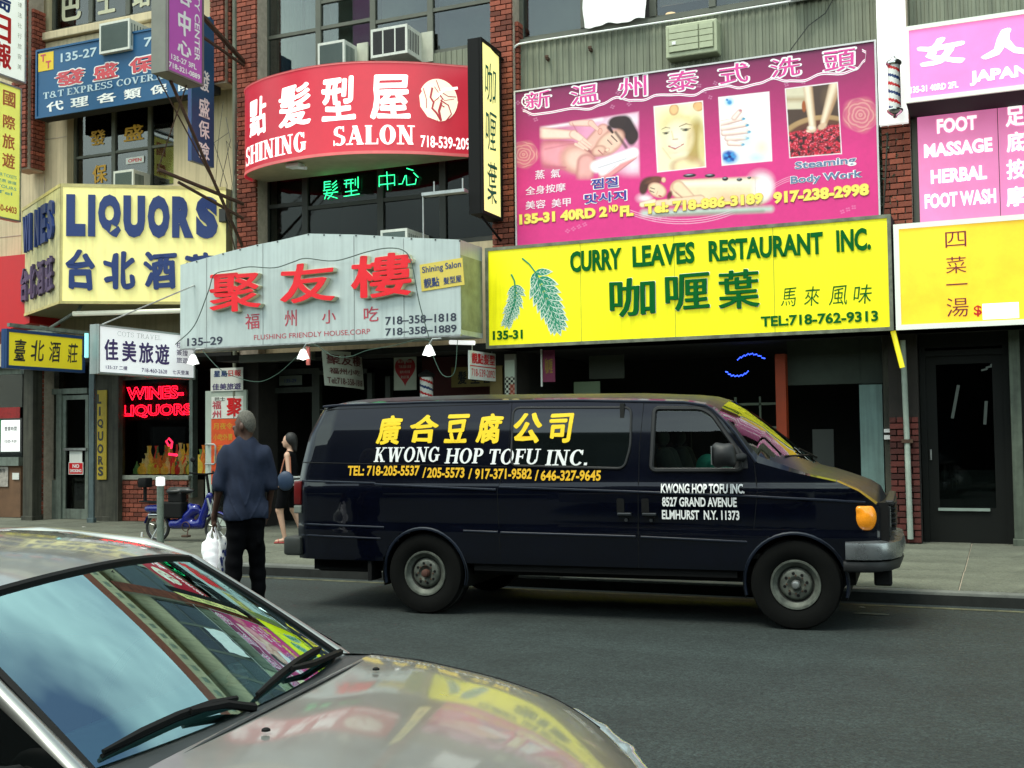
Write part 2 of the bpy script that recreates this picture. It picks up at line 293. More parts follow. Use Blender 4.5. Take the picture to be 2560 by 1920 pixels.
# ------------------------------------------------------------------ implicit surfaces (surface nets) for soft bodies
def smin(a, b, k):
    h = np.clip(.5+.5*(b-a)/k, 0, 1); return b*(1-h)+a*h-k*h*(1-h)
class Sdf:
    def __init__(s, lo, hi, h):
        s.lo = np.array(lo, float); s.h = h; n = np.ceil((np.array(hi)-s.lo)/h).astype(int)+1
        s.X, s.Y, s.Z = np.meshgrid(*[s.lo[i]+np.arange(n[i])*h for i in range(3)], indexing='ij'); s.d = np.full(s.X.shape, 9.)
    def cap(s, a, b, r0, r1=None, k=.03, flat=None):
        r1 = r0 if r1 is None else r1; a, b = np.array(a, float), np.array(b, float); ba = b-a
        px, py, pz = s.X-a[0], s.Y-a[1], s.Z-a[2]; t = np.clip((px*ba[0]+py*ba[1]+pz*ba[2])/max(1e-9, ba@ba), 0, 1)
        s.d = smin(s.d, np.sqrt((px-t*ba[0])**2+(py-t*ba[1])**2+(pz-t*ba[2])**2)-(r0+(r1-r0)*t), k); return s
    def ell(s, c, r, k=.03, rz=0., rx=0., sub=False):
        x, y, zz = s.X-c[0], s.Y-c[1], s.Z-c[2]
        if rz: a = math.radians(rz); x, y = x*math.cos(a)+y*math.sin(a), -x*math.sin(a)+y*math.cos(a)
        if rx: a = math.radians(rx); y, zz = y*math.cos(a)+zz*math.sin(a), -y*math.sin(a)+zz*math.cos(a)
        q = np.sqrt((x/r[0])**2+(y/r[1])**2+(zz/r[2])**2); g = np.sqrt((x/r[0]**2)**2+(y/r[1]**2)**2+(zz/r[2]**2)**2)+1e-9
        e = q*(q-1)/g
        s.d = -smin(-s.d, e, k) if sub else smin(s.d, e, k); return s
    def cutz(s, z0, above=True): s.d = np.maximum(s.d, (s.Z-z0) if above else (z0-s.Z)); return s
    def mesh(s):
        d = s.d; ins = d < 0; nx, ny, nz = d.shape
        c = np.zeros((nx-1, ny-1, nz-1), int)
        for i in (0, 1):
            for j in (0, 1):
                for k in (0, 1): c += ins[i:nx-1+i, j:ny-1+j, k:nz-1+k]
        act = (c > 0) & (c < 8); idx = -np.ones(act.shape, int); I = np.argwhere(act); idx[act] = np.arange(len(I))
        acc = np.zeros((len(I), 3)); cnt = np.zeros(len(I))
        for ax in range(3):
            o = [a for a in range(3) if a != ax]
            for p in (0, 1):
                for q in (0, 1):
                    A = I.copy(); A[:, o[0]] += p; A[:, o[1]] += q; B = A.copy(); B[:, ax] += 1
                    da, db = d[tuple(A.T)], d[tuple(B.T)]; m = (da < 0) != (db < 0); t = np.where(m, da/np.where(m, da-db, 1), 0)
                    P = A.astype(float); P[:, ax] += t; acc[m] += P[m]; cnt[m] += 1
        V = s.lo+acc/np.maximum(cnt, 1)[:, None]*s.h; F = []
        for ax in range(3):
            o1, o2 = [(1, 2), (2, 0), (0, 1)][ax]; sl = [slice(None)]*3; sl[ax] = slice(0, -1); A = d[tuple(sl)]; sl[ax] = slice(1, None); B = d[tuple(sl)]
            for E in np.argwhere((A < 0) != (B < 0)):
                if E[o1] == 0 or E[o2] == 0 or E[o1] >= d.shape[o1]-1 or E[o2] >= d.shape[o2]-1: continue
                q = []
                for (p, r_) in ((-1, -1), (0, -1), (0, 0), (-1, 0)):
                    K = E.copy(); K[o1] += p; K[o2] += r_; q.append(idx[tuple(K)])
                F.append(tuple(q) if A[tuple(E)] < 0 else tuple(q[::-1]))
        mb = MB(); mb.v = V.tolist(); mb.f = F; return mb
# ------------------------------------------------------------------ shared materials
M = dict(
 asphalt=mat('asphalt', (.0165, .023, .0215), .75, var=.28, scale=2.2, bump=.5),
 walk=mat('sidewalk concrete', (.115, .12, .09), .85, var=.3, scale=1.6, bump=.25, rnd=.08),
 kerb=mat('kerb stone', (.13, .135, .12), .8, var=.35, scale=4, bump=.3, rnd=.1),
 yline=mat('worn yellow paint', (.1, .1, .055), .8, var=.9, scale=5),
 brick=mat('brick', (.27, .068, .04), .85, var=.25, scale=16, bump=.3, rnd=.52),
 mortar=mat('mortar', (.46, .38, .3), .9, var=.25, scale=9, bump=.3),
 tan=mat('tan render', (.6, .5, .32), .85, var=.14, scale=1.2, streak=.22, bump=.12),
 siding=mat('ribbed siding', (.21, .225, .16), .6, var=.14, scale=2, streak=.3),
 wframe=mat('olive window frame', (.1, .105, .08), .5, var=.2),
 dframe=mat('worn aluminium', (.2, .235, .2), .45, .3, var=.3, scale=6, streak=.35),
 wood=mat('weathered timber', (.06, .058, .042), .8, var=.4, scale=5, streak=.5, bump=.2),
 pier=mat('dark pier', (.022, .018, .015), .9, var=.4, scale=6), black=mat('black', (.006, .006, .006), .7, var=0, spec=.2), rubber=mat('rubber', (.014, .014, .014), .75, var=.2),
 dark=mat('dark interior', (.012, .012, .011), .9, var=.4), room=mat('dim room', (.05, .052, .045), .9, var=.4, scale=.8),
 white=mat('white paint', (.72, .73, .68), .5, var=.1), lwhite=mat('lit white', (.8, .82, .8), .4, emit=.55, var=.04),
 steel=mat('steel', (.42, .43, .42), .35, .8, var=.3, scale=9), rust=mat('rusty iron', (.07, .035, .02), .8, var=.5, scale=12),
 pane=glass('window glass', (.55, .6, .58), 1.5, .02, .05), shop=glass('shop glass', (.6, .63, .62), 1.28, .02, .0),
 curtain=mat('curtain', (.6, .66, .62), .9, var=.25, scale=3), green=mat('sign green', (.001, .12, .02), .6, var=.1, spec=.1),
 navy=mat('sign navy', (.014, .04, .17), .35, var=.1), red=mat('sign red', (.62, .008, .012), .35, var=.08),
 wht=mat('letter white', (.84, .84, .82), .5, var=.03), ink=mat('ink', (.03, .032, .03), .6, var=.1))
asphalt_detail(M['asphalt']); asphalt_detail(M['walk'], .35)
GOLD = mat('gold film', (.6, .32, .02), .5, var=.1)
# ------------------------------------------------------------------ ground
def flat(name, x0, x1, y0, y1, z, m, kind='structure'):
    mb = MB(); mb.add([(x0, y0, z), (x1, y0, z), (x1, y1, z), (x0, y1, z)], [(0, 1, 2, 3)]); return obj(name, mb, m, kind=kind)
flat('ground', -160, 160, -120, 160, -.02, M['asphalt'])
flat('road', -70, 70, -.2, 12.0, 0, M['asphalt'])
sw = thing('sidewalk', 'grey concrete sidewalk in front of the shops', None, (0, 12.0, 0), kind='structure'); 
obj('sidewalk_base', MB().box(-70, 70, 12.18, 20, -.02, .118), M['mortar'], sw)
mb0 = MB().rbox(-.745, .745, -.8, .8, -.03, .012, .006, 1); sl_me = None
for i in range(-26, 8):
    for j, yc in enumerate((13.0, 14.62, 16.24, 17.86)):
        if sl_me is None: o = obj('slab', mb0, M['walk'], sw, local=True); sl_me = o.data
        else: o = link('slab', sl_me, sw)
        o.location = (i*1.5+.3+random.uniform(-.003, .003), yc-12.0, .118+random.uniform(-.003, .003))
kb = thing('kerb', 'pale stone kerb along the shop side', None, (0, 12.0, 0), kind='structure')
mb0 = MB().rbox(-1.195, 1.195, -.005, .17, -.1, .13, .018, 2); k_me = None
for i in range(-16, 6):
    if k_me is None: o = obj('kerb_stone', mb0, M['kerb'], kb, local=True, smooth=True); k_me = o.data
    else: o = link('kerb_stone', k_me, kb)
    o.location = (i*2.4-1.0, 0, random.uniform(-.004, .004))
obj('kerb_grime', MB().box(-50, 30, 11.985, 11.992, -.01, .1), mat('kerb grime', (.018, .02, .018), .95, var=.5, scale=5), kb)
flat('gutter_line', -70, 70, 11.72, 11.82, .004, M['yline'])
flat('near_sidewalk', -70, 70, -3.4, -.2, .12, M['walk'])
# loose litter and a drain cover on the road
for i, (x, y, rx_, ry_) in enumerate([(.02-1.2, 11.2, .22, .07), (-9.6, 12.6, .03, .03), (-11.4, 12.9, .03, .02), (-15.7, 16.3, .05, .04), (-13.9, 16.9, .04, .03), (-1.3, 11.55, .04, .02), (-2.4, 12.35, .03, .03)]):
    z0 = .125 if y > 12.2 else .004
    lb = ['pale worn patch of road paint near the kerb', 'white scrap of paper on the sidewalk by the van', 'small pale scrap on the sidewalk before the moped', 'white crumpled scrap at the foot of the grey post', 'crumpled paper scrap by the brick apron', 'small white scrap lying by the kerb', 'tiny pale scrap on the kerb edge'][i]
    mb = MB(); n = 9; mb.add([(x+rx_*math.cos(2*math.pi*k/n)*random.uniform(.7, 1), y+ry_*math.sin(2*math.pi*k/n)*random.uniform(.7, 1), z0+random.uniform(.003, .012 if i else .001)) for k in range(n)], [tuple(range(n))])
    obj('road_paint_patch' if i == 0 else 'paper_scrap', mb, M['walk'] if i == 0 else M['white'], label=lb, cat='road mark' if i == 0 else 'litter', origin=(x, y, z0))
# ------------------------------------------------------------------ bricks
BL, BC = .21, .089
brick_me = {}
def brick_mesh(L, D):
    k = (round(L, 3), round(D, 3))
    if k not in brick_me:
        o = obj('brick', MB().box(-L/2, L/2, -D, 0, -BC/2+.0085, BC/2-.0085), M['brick']); brick_me[k] = o.data; bpy.data.objects.remove(o)
    return brick_me[k]
def bricks(root, P, u0, u1, z0, z1, D=.06, upto=290):
    """lay rows of single bricks in plane P (front at w=0), returns count"""
    n = 0; nc = max(1, round((u1-u0)/BL)); L = (u1-u0)/nc; rl = wloc(root); ang = math.atan2(P.e.y, P.e.x); z = z0+BC/2; r = 0; rest = MB()
    while z < z1-BC*.4:
        cuts = [0] + ([L*(i+.5) for i in range(nc)] if r % 2 else [L*(i+1) for i in range(nc-1)]) + [u1-u0]
        for a, b in zip(cuts, cuts[1:]):
            if b-a < .03: continue
            if n < upto:
                o = link('brick', brick_mesh(b-a-.017, D), root); c = P.pt(u0+(a+b)/2, z, random.uniform(-.003, .003)); o.location = c-rl; o.rotation_euler = (0, random.uniform(-.006, .006), ang)
            else: rest.pbox(P, u0+a+.006, u0+b-.006, z-BC/2+.006, z+BC/2-.006, -D, 0)
            n += 1
        z += BC; r += 1
    if rest.v: obj('brickwork', rest, M['brick'], root, kind='stuff')
def pilaster(label, x0, x1, yf, zlo, zhi, ranges, side=None, depth=.5):
    t = thing('brick_pilaster', label, 'pilaster', ((x0+x1)/2, yf, zlo))
    zc_ = 3.15 if zlo < 1 and zhi > 5 else zlo
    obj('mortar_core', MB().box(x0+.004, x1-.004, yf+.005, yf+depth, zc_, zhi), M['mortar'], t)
    if zc_ > zlo: obj('pier_base', MB().box(x0+.004, x1-.004, yf+.006, yf+depth, zlo, zc_-.002), M['pier'], t)  # lower part of the pilaster in near-black
    for a, b in ranges: bricks(t, PY(yf), x0, x1, a, b)
    if side:
        for a, b in side: bricks(t, PX(x1), yf+.062, yf+depth, a, b, upto=120)
    return t
pilaster('short brick pier hanging above the blue express sign, by the drainpipe', -13.42, -13.1, 17.1, 8.35, 12.2, [(8.38, 12.1)], [(8.38, 10.9)], .34)
pilaster('brick pier at the far left, behind the white newspaper sign', -18.4, -18.0, 17.1, 7.25, 12.2, [(7.28, 12.1)], [(7.28, 10.6)], .4)
pilaster('tall brick pilaster between the blue express sign and the red salon sign', -12.79, -12.36, 17.08, .12, 12.2, [(4.7, 11.9)], None, .6)
pilaster('tall brick pilaster between the yellow blade sign and the pink massage billboard', -7.66, -7.26, 17.08, .12, 12.2, [(4.6, 11.9)], [(4.6, 8.6)], .5)
pr = pilaster('brick pilaster behind the barber pole banner at right', -1.49, -1.09, 17.05, .12, 12.2, [(4.55, 6.4), (.14, 1.95)], None, .5)
pilaster('narrow brick strip left of the liquor shop door', -18.33, -18.02, 17.6, .12, 3.9, [(.15, 3.3)], None, .4)
soot = mat('shaded brick', (.085, .018, .014), .9, var=.3, scale=16, rnd=.5)  # shade at the pilaster foot, put into a darker brick colour
for o in list(pr.children):
    if o.name.startswith('brick') and o.location.z < 2.2 and o.data in brick_me.values(): o.material_slots[0].link = 'OBJECT'; o.material_slots[0].material = soot
ap = thing('brick_apron', 'low brick wall under the liquor shop window, behind the moped', 'wall', (-15.38, 17.75, .12))
obj('mortar_core', MB().box(-16.28, -14.47, 17.766, 18.2, .12, .93), M['mortar'], ap); bricks(ap, PY(17.76), -16.28, -14.47, .13, .93)
# ------------------------------------------------------------------ windows
def window(root, x0, x1, z0, z1, Y, cols, rails, fw=.06, m=None, gm=None, name='window', backing=None, curt=()):
    m = m or M['wframe']; gm = gm or M['pane']; mb = MB(); xs = [x0]+cols+[x1]
    f = obj(name, mb.box(x0, x1, Y-.03, Y+.05, z1-fw, z1).box(x0, x1, Y-.03, Y+.05, z0, z0+fw), m, root)
    for i, x in enumerate(xs): obj('mullion', MB().box(x-fw*.6, x+fw*.6, Y-.045, Y+.04, z0+fw, z1-fw), m, f)
    for i in range(len(xs)-1):
        a, b = xs[i]+fw*.6, xs[i+1]-fw*.6; zs = sorted(rails[i] if isinstance(rails[i], (list, tuple)) else [rails[i]])
        for zr in zs: obj('rail', MB().box(a, b, Y-.035, Y+.03, zr-fw*.35, zr+fw*.35), m, f)
        zz = [z0+fw]+zs+[z1-fw]
        for j in range(len(zz)-1): obj('pane', MB().box(a, b, Y, Y+.008, zz[j]+(fw*.35 if j else 0), zz[j+1]-(fw*.35 if j < len(zz)-2 else 0)), gm, f)
    return f
def curtain(root, x0, x1, z0, z1, Y, m=None, waves=8, amp=.03):
    rows = [[(x0+(x1-x0)*i/60+ .01*math.sin(j), Y+amp*math.sin(i/60*waves*6.28+j*.15), z0+(z1-z0)*j/8) for i in range(61)] for j in range(9)]
    return obj('curtain', MB().grid(rows), m or M['curtain'], root, smooth=True)
def room(root, x0, x1, z0, z1, Y, D=3., m=None):
    mb = MB(); y1 = Y+D
    mb.add([(x0, Y, z0), (x1, Y, z0), (x1, y1, z0), (x0, y1, z0), (x0, Y, z1), (x1, Y, z1), (x1, y1, z1), (x0, y1, z1)], [(3, 2, 6, 7), (0, 1, 2, 3), (4, 7, 6, 5), (0, 3, 7, 4), (1, 5, 6, 2)])
    return obj('interior', mb, m or M['room'], root)
def ribs(root, x0, x1, z0, z1, Y, m=None, pitch=.105, name='siding'):
    rows = []; n = int((x1-x0)/pitch); xs = []
    for i in range(n+1):
        for dx, dy in ((0, 0), (.02, .0), (.03, -.016), (.075, -.016), (.085, 0)): xs.append((min(x0+i*pitch+dx, x1), Y+dy))
    mb = MB().grid([[(x, y, z) for x, y in xs] for z in (z0, z1)])
    return obj(name, mb, m or M['siding'], root)
# ---- left building
lb = thing('building', 'tan rendered building with liquor shop at street level', 'building', (-16, 17.6, .1))
W = MB()
W.box(-19.9, -17.45, 17.6, 17.9, 3.3, 9.9).box(-14.72, -12.82, 17.6, 17.9, 3.3, 12.2).box(-17.45, -14.72, 17.6, 17.9, 3.3, 6.7).box(-17.45, -14.72, 17.6, 17.9, 8.5, 9.95).box(-19.9, -17.96, 17.6, 17.9, 9.9, 12.2).box(-17.96, -14.72, 17.6, 17.9, 11.6, 12.2)
obj('wall', W, M['tan'], lb)
obj('sill', MB().rbox(-18.1, -14.6, 17.4, 17.62, 9.97, 10.14, .02).rbox(-18.1, -14.6, 17.5, 17.62, 9.8, 9.96, .02), M['tan'], lb)
obj('wall_joint', MB().box(-18.1, -17.46, 17.592, 17.601, 7.96, 7.975).box(-19.9, -17.4, 17.592, 17.601, 6.02, 6.035).box(-18.06, -18.045, 17.592, 17.601, 5.2, 7.2), M['mortar'], lb)
window(lb, -17.44, -14.73, 6.7, 8.48, 17.82, [-16.40, -15.47], [7.55, 7.56, 7.56], .075)
room(lb, -17.44, -14.73, 6.7, 8.5, 17.93, 2.5); curtain(lb, -15.35, -14.8, 6.75, 8.4, 18.1); curtain(lb, -16.3, -15.5, 6.75, 7.45, 18.15)
curtain(lb, -17.3, -16.5, 7.6, 8.4, 18.3); curtain(lb, -16.3, -15.55, 7.6, 8.4, 18.3)
window(lb, -17.95, -14.73, 10.2, 11.58, 17.72, [-16.92, -15.95], [11.9-.8, 11.1, 11.1], .09); room(lb, -17.95, -14.73, 10.2, 11.6, 17.95, 2.5); curtain(lb, -17.9, -14.8, 10.25, 11.5, 18.2)
P = PY(17.81)
for s, b in (('發', (-17.05, 7.76, -16.63, 8.08)), ('盛', (-16.16, 7.75, -15.65, 8.07)), ('保', (-16.97, 6.97, -16.59, 7.35))): text(lb, s, b, GOLD, P, .03, wob=.01, name='window_lettering')
obj('window_sticker', MB().pbox(P, -16.09, -15.63, 7.28, 7.41, .004, .01), M['white'], lb); text(lb, 'OPEN', (-16.03, 7.31, -15.69, 7.38), M['red'], P, .03, off=.012, name='window_lettering')
P = PY(17.71); CRM = mat('cream film', (.62, .6, .42), .6, var=.05)
for s, b in (('巴', (-17.72, 10.42, -17.2, 10.95)), ('士', (-16.78, 10.42, -16.27, 10.95)), ('站', (-15.86, 10.4, -15.4, 10.9))): text(lb, s, b, CRM, P, .05, name='window_lettering')
# liquor shop front
DF = M['dframe']
obj('shop_wall', MB().box(-19.9, -18.95, 17.95, 18.2, .12, .8).box(-17.12, -16.3, 17.9, 18.05, .12, 3.3), M['wood'], lb)
room(lb, -18.3, -12.9, .12, 3.3, 18.2, 3., M['dark'])
fr = MB().box(-18.3, -18.12, 17.8, 17.95, .12, 3.2).box(-17.9, -17.76, 17.8, 17.95, .12, 2.7).box(-18.12, -17.08, 17.8, 17.95, 2.69, 2.8).box(-18.12, -17.9, 17.82, 17.93, .12, .92)
obj('door_frame', fr, DF, lb)
dr = obj('door', MB().box(-17.76, -17.68, 17.84, 17.9, .14, 2.66).box(-17.16, -17.08, 17.84, 17.9, .14, 2.66).box(-17.68, -17.16, 17.84, 17.9, 2.57, 2.66).box(-17.68, -17.16, 17.84, 17.9, .14, .34), DF, lb)
obj('push_bar', MB().box(-17.7, -17.1, 17.8, 17.84, 1.53, 1.58), M['steel'], dr); obj('pane', MB().box(-17.68, -17.16, 17.865, 17.875, .34, 2.57), M['shop'], dr)
obj('transom_pane', MB().box(-18.1, -17.1, 17.86, 17.87, 2.82, 3.18), M['shop'], lb); obj('side_pane', MB().box(-18.1, -17.9, 17.86, 17.87, .95, 2.68), M['shop'], lb)
obj('kick_panel', MB().box(-17.67, -17.17, 18.0, 18.02, .3, 1.0), M['wood'], dr)
P = PY(17.85)
ns = thing('notice', 'red and white no smoking notice on the liquor shop door', 'sign', (-17.4, 17.84, 1.04))
obj('paper', MB().pbox(P, -17.58, -17.24, 1.29, 1.52, 0, .004), M['white'], ns); obj('board', MB().pbox(P, -17.6, -17.21, 1.04, 1.29, 0, .006), M['white'], ns); obj('field', MB().pbox(P, -17.585, -17.225, 1.055, 1.275, .006, .009), M['red'], ns)
text(ns, 'NO', (-17.49, 1.175, -17.31, 1.25), M['wht'], P, .03, off=.012); text(ns, 'SMOKING', (-17.56, 1.085, -17.25, 1.15), M['wht'], P, .03, off=.012)
# posts
def post(name, label, x0, x1, y0, y1, z1, m, cat='post'):
    t = thing(name, label, cat, ((x0+x1)/2, y0, .12)); obj('shaft', MB().rbox(x0, x1, y0, y1, .13, z1, .012), m, t); obj('foot', MB().rbox(x0-.02, x1+.02, y0-.02, y1+.02, .12, .22, .01), m, t); return t
post('timber_post', 'grey timber post left of the liquor shop brick strip', -18.28, -18.02, 17.3, 17.55, 3.25, M['wood'])
post('door_post', 'blue grey metal post right of the liquor shop door', -16.46, -16.33, 17.2, 17.25, 3.2, mat('blue grey paint', (.075, .11, .115), .5, var=.3, scale=7, streak=.4))
t = post('door_panel', 'weathered wooden panel carrying the vertical liquors sign', -16.64, -16.27, 17.62, 17.8, 3.2, M['wood']); obj('strip', MB().box(-16.26, -16.06, 17.58, 17.7, .13, 3.1), M['wood'], t)
# liquor window
obj('window_frame', MB().box(-16.32, -16.24, 17.84, 17.96, .97, 3.0).box(-14.5, -14.42, 17.8, 17.96, .6, 3.1).box(-16.24, -14.5, 17.86, 17.94, 2.93, 3.0), DF, lb)
obj('window_sill', MB().rbox(-16.34, -14.44, 17.7, 17.9, .945, 1.03, .01), mat('sill metal', (.35, .36, .3), .5, .3, var=.3, scale=8), lb)
obj('pane', MB().box(-16.24, -14.5, 17.9, 17.908, 1.03, 2.93), M['shop'], lb)
for i in range(64):       # bottles and gift packs standing in the window
    x = random.uniform(-16.15, -14.6); yy = random.choice((18.12, 18.3, 18.5)); h = random.uniform(.14, .28)+(.34 if yy > 18.4 else .14 if yy > 18.2 else 0); z0 = 1.04
    colr = random.choice([(.5, .3, .03), (.55, .42, .05), (.4, .12, .02), (.45, .03, .02), (.5, .4, .15), (.06, .14, .04), (.6, .35, .05)])
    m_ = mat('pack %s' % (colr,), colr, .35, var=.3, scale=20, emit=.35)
    cn = {(.5, .3, .03): 'mustard', (.55, .42, .05): 'yellow', (.4, .12, .02): 'rust brown', (.45, .03, .02): 'red', (.5, .4, .15): 'straw', (.06, .14, .04): 'green', (.6, .35, .05): 'orange'}[colr]
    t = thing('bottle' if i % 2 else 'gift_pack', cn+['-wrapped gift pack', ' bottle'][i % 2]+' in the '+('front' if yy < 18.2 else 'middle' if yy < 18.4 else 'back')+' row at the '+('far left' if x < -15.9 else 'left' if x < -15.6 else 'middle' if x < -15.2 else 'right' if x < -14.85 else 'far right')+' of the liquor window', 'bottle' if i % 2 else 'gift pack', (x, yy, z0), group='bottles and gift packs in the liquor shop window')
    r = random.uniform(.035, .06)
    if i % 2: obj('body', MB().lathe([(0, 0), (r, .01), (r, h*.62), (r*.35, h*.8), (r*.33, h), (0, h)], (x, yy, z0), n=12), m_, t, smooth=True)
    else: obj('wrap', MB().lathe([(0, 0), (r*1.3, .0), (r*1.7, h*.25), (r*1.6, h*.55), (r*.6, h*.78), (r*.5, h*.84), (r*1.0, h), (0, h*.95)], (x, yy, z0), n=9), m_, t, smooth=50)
# neon
NEON = mat('red neon', (.9, .02, .05), .4, emit=4.5, var=0, ecol=(1, .015, .06)); P = PY(17.97)
ne = thing('neon_sign', 'glowing red wines liquors neon sign in the liquor shop window', 'neon sign', (-15.4, 18, 2.2))
text(ne, 'WINES-', (-16.2, 2.535, -14.78, 2.79), NEON, P, .022, outline=.016, off=0); text(ne, 'LIQUORS', (-16.3, 2.17, -14.58, 2.43), NEON, P, .022, outline=.016, off=0)
obj('backing', MB().pbox(P, -16.24, -14.5, 2.12, 2.9, -.06, -.05), M['black'], ne)
t = thing('neon_bottle_sign', 'small red neon ornament among the bottles in the window', 'neon sign', (-15.1, 18.05, 1.35)); obj('tube', MB().tube([(-15.2, 18.05, 1.6), (-15.27, 18.05, 1.7), (-15.2, 18.05, 1.75), (-15.12, 18.05, 1.68), (-15.15, 18.05, 1.55)], .02).tube([(-15.2, 18.05, 1.44), (-15.0, 18.05, 1.42)], .025), NEON, t)
# ---- middle building
mbd = thing('building', 'grey windowed building over the friendly house canopy', 'building', (-10, 17.4, .1))
window(mbd, -12.4, -7.7, 8.34, 10.9, 17.42, [-11.25, -10.11, -8.96], [9.17, [9.18, 9.66], [9.11, 9.62], [9.14]], .09)
window(mbd, -12.4, -7.7, 5.0, 7.2, 17.42, [-11.55, -9.98, -8.75], [[6.0], [5.9], [5.9], [5.9]], .1, mat('dark frame', (.02, .022, .016), .5), M['shop'])
room(mbd, -12.4, -7.7, 8.3, 10.95, 17.5, 2.5); room(mbd, -12.4, -7.7, 5.0, 7.3, 17.5, 2.5, M['dark'])
ribs(mbd, -12.4, -7.7, 7.2, 8.36, 17.36); 
obj('wall', MB().box(-12.4, -7.7, 17.36, 17.7, 10.9, 12.2), M['tan'], mbd); obj('wall', MB().box(-12.4, -7.7, 17.3, 17.6, 3.1, 5.0), M['tan'], mbd)
curtain(mbd, -12.3, -11.75, 9.2, 10.8, 17.6, M['curtain'], 5, .05); curtain(mbd, -11.7, -11.3, 9.2, 10.8, 17.62, M['white'], 2, .05)
curtain(mbd, -12.3, -11.9, 8.4, 9.15, 17.75, mat('dark curtain', (.1, .11, .1), .9), 4, .06)
bl = mat('blind', (.45, .54, .49), .8, var=.2, scale=1.2)
obj('blind', MB().box(-11.15, -10.15, 17.62, 17.63, 8.6, 10.8).box(-10.05, -9.0, 17.62, 17.63, 9.12, 10.8).box(-8.9, -7.8, 17.62, 17.63, 8.45, 10.8), bl, mbd)
# salon neon, drawn as single tubes
GN = mat('green neon', (.02, .8, .2), .4, emit=1.6, var=0, ecol=(.03, .95, .3)); P = PY(17.36)
gs = thing('neon_sign', 'thin green neon characters in the dark window under the salon sign', 'neon sign', (-10.4, 17.36, 6.0))
def qz(x, y): return (-12.42+ (x-255)/1650*4.55, 6.36-(y-300)/156*.335 - (x-1000)*.00006)
def strokes(ss):
    mb = MB()
    for s_ in ss: mb.tube([P.pt(*qz(*p)) for p in s_], .0075, 5)
    return mb
G = {'髮': [[(725, 318), (775, 318)], [(727, 318), (727, 385)], [(727, 342), (772, 340)], [(727, 365), (772, 362)], [(718, 392), (780, 388)], [(820, 318), (785, 348)], [(822, 345), (788, 372)], [(826, 372), (790, 400)], [(722, 418), (830, 412)], [(748, 400), (728, 465)], [(790, 420), (752, 466)], [(740, 428), (825, 466)]],
     '型': [[(880, 322), (945, 318)], [(875, 350), (948, 348)], [(895, 322), (893, 385)], [(928, 320), (928, 390)], [(962, 315), (962, 370)], [(982, 300), (982, 395)], [(885, 418), (975, 412)], [(930, 395), (932, 450)], [(875, 455), (992, 445)]],
     '中': [[(1138, 400), (1138, 312), (1250, 312), (1250, 400)], [(1138, 384), (1250, 380)], [(1194, 280), (1200, 432)]],
     '心': [[(1280, 392), (1305, 392), (1328, 325)], [(1335, 325), (1338, 405), (1400, 402), (1405, 360)], [(1338, 268), (1385, 290)], [(1388, 310), (1420, 350)]]}
for k_, s_ in G.items(): obj('character', strokes(s_), GN, gs)
# bay two street level
DG = mat('dark green grey frame', (.032, .04, .032), .6, var=.3, streak=.3)
mf = MB().box(-13.0, -12.75, 17.6, 17.7, .12, 3.0).box(-11.56, -11.4, 17.6, 17.7, .12, 3.0).box(-12.75, -11.56, 17.6, 17.7, 2.9, 3.0).box(-12.75, -11.56, 17.6, 17.7, 2.56, 2.66).box(-10.4, -10.3, 17.6, 17.7, .12, 2.95).box(-10.03, -9.93, 17.6, 17.7, .12, 2.8).box(-11.4, -10.3, 17.6, 17.7, 2.87, 2.95)
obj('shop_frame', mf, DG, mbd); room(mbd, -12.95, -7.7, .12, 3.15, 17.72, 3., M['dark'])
obj('transom_sticker', MB().box(-12.3, -11.8, 17.64, 17.65, 2.7, 2.88), mat('dim paper', (.16, .19, .17), .8), mbd); text(mbd, '135-29', (-12.18, 2.75, -11.92, 2.82), M['navy'], PY(17.64), .02, name='lettering')
obj('shop_wall', MB().box(-9.3, -7.65, 17.62, 17.72, .12, 3.1), mat('maroon wall', (.05, .006, .007), .8), mbd)
# ---- right building
rb = thing('building', 'building with grey ribbed siding over the curry restaurant', 'building', (-4.4, 17.3, .1))
ribs(rb, -7.27, -1.48, 4.6, 8.24, 17.26); obj('ledge', MB().box(-7.27, -1.48, 17.2, 17.5, 8.24, 8.3), M['wframe'], rb)
ribs(rb, -1.1, 2.6, 4.6, 12, 17.26); obj('wall', MB().box(-7.27, 2.6, 17.36, 17.6, 10.6, 12.2), M['tan'], rb)
window(rb, -7.25, -1.5, 8.3, 10.6, 17.4, [-6.12, -4.95, -3.99, -2.8], [9.6, 9.6, [9.4], [9.4], [9.4]], .09); room(rb, -7.25, -1.5, 8.3, 10.6, 17.5, 2.5, M['dark'])
obj('blind', MB().box(-7.15, -6.2, 17.55, 17.56, 8.32, 10.5), bl, rb); obj('blind', MB().box(-4.9, -4.05, 17.6, 17.61, 8.62, 10.5), M['white'], rb)
obj('lattice', MB().box(-3.98+.05, -3.6, 17.6, 17.61, 8.32, 10.2), mat('green lattice', (.16, .24, .04), .7, var=.5, scale=25), rb)
dt = mat('teal grey paint', (.13, .21, .195), .6, var=.2, streak=.3); dw = mat('dull grey green wall', (.035, .046, .036), .8, var=.3)
obj('shop_wall', MB().box(-2.98, -1.9, 17.5, 17.6, 2.43, 3.1).box(-2.98, -1.62, 17.49, 17.5, 2.86, 3.1), dw, rb)
obj('lintel', MB().box(-1.9, -1.6, 17.45, 17.6, 2.42, 3.1), dw, rb)
obj('teal_jamb', MB().box(-1.92, -1.6, 17.3, 17.6, .12, 2.4), dt, rb); obj('orange_column', MB().box(-3.13, -2.98, 17.3, 17.5, .12, 2.9), mat('orange paint', (.3, .035, .004), .6, var=.2), rb)
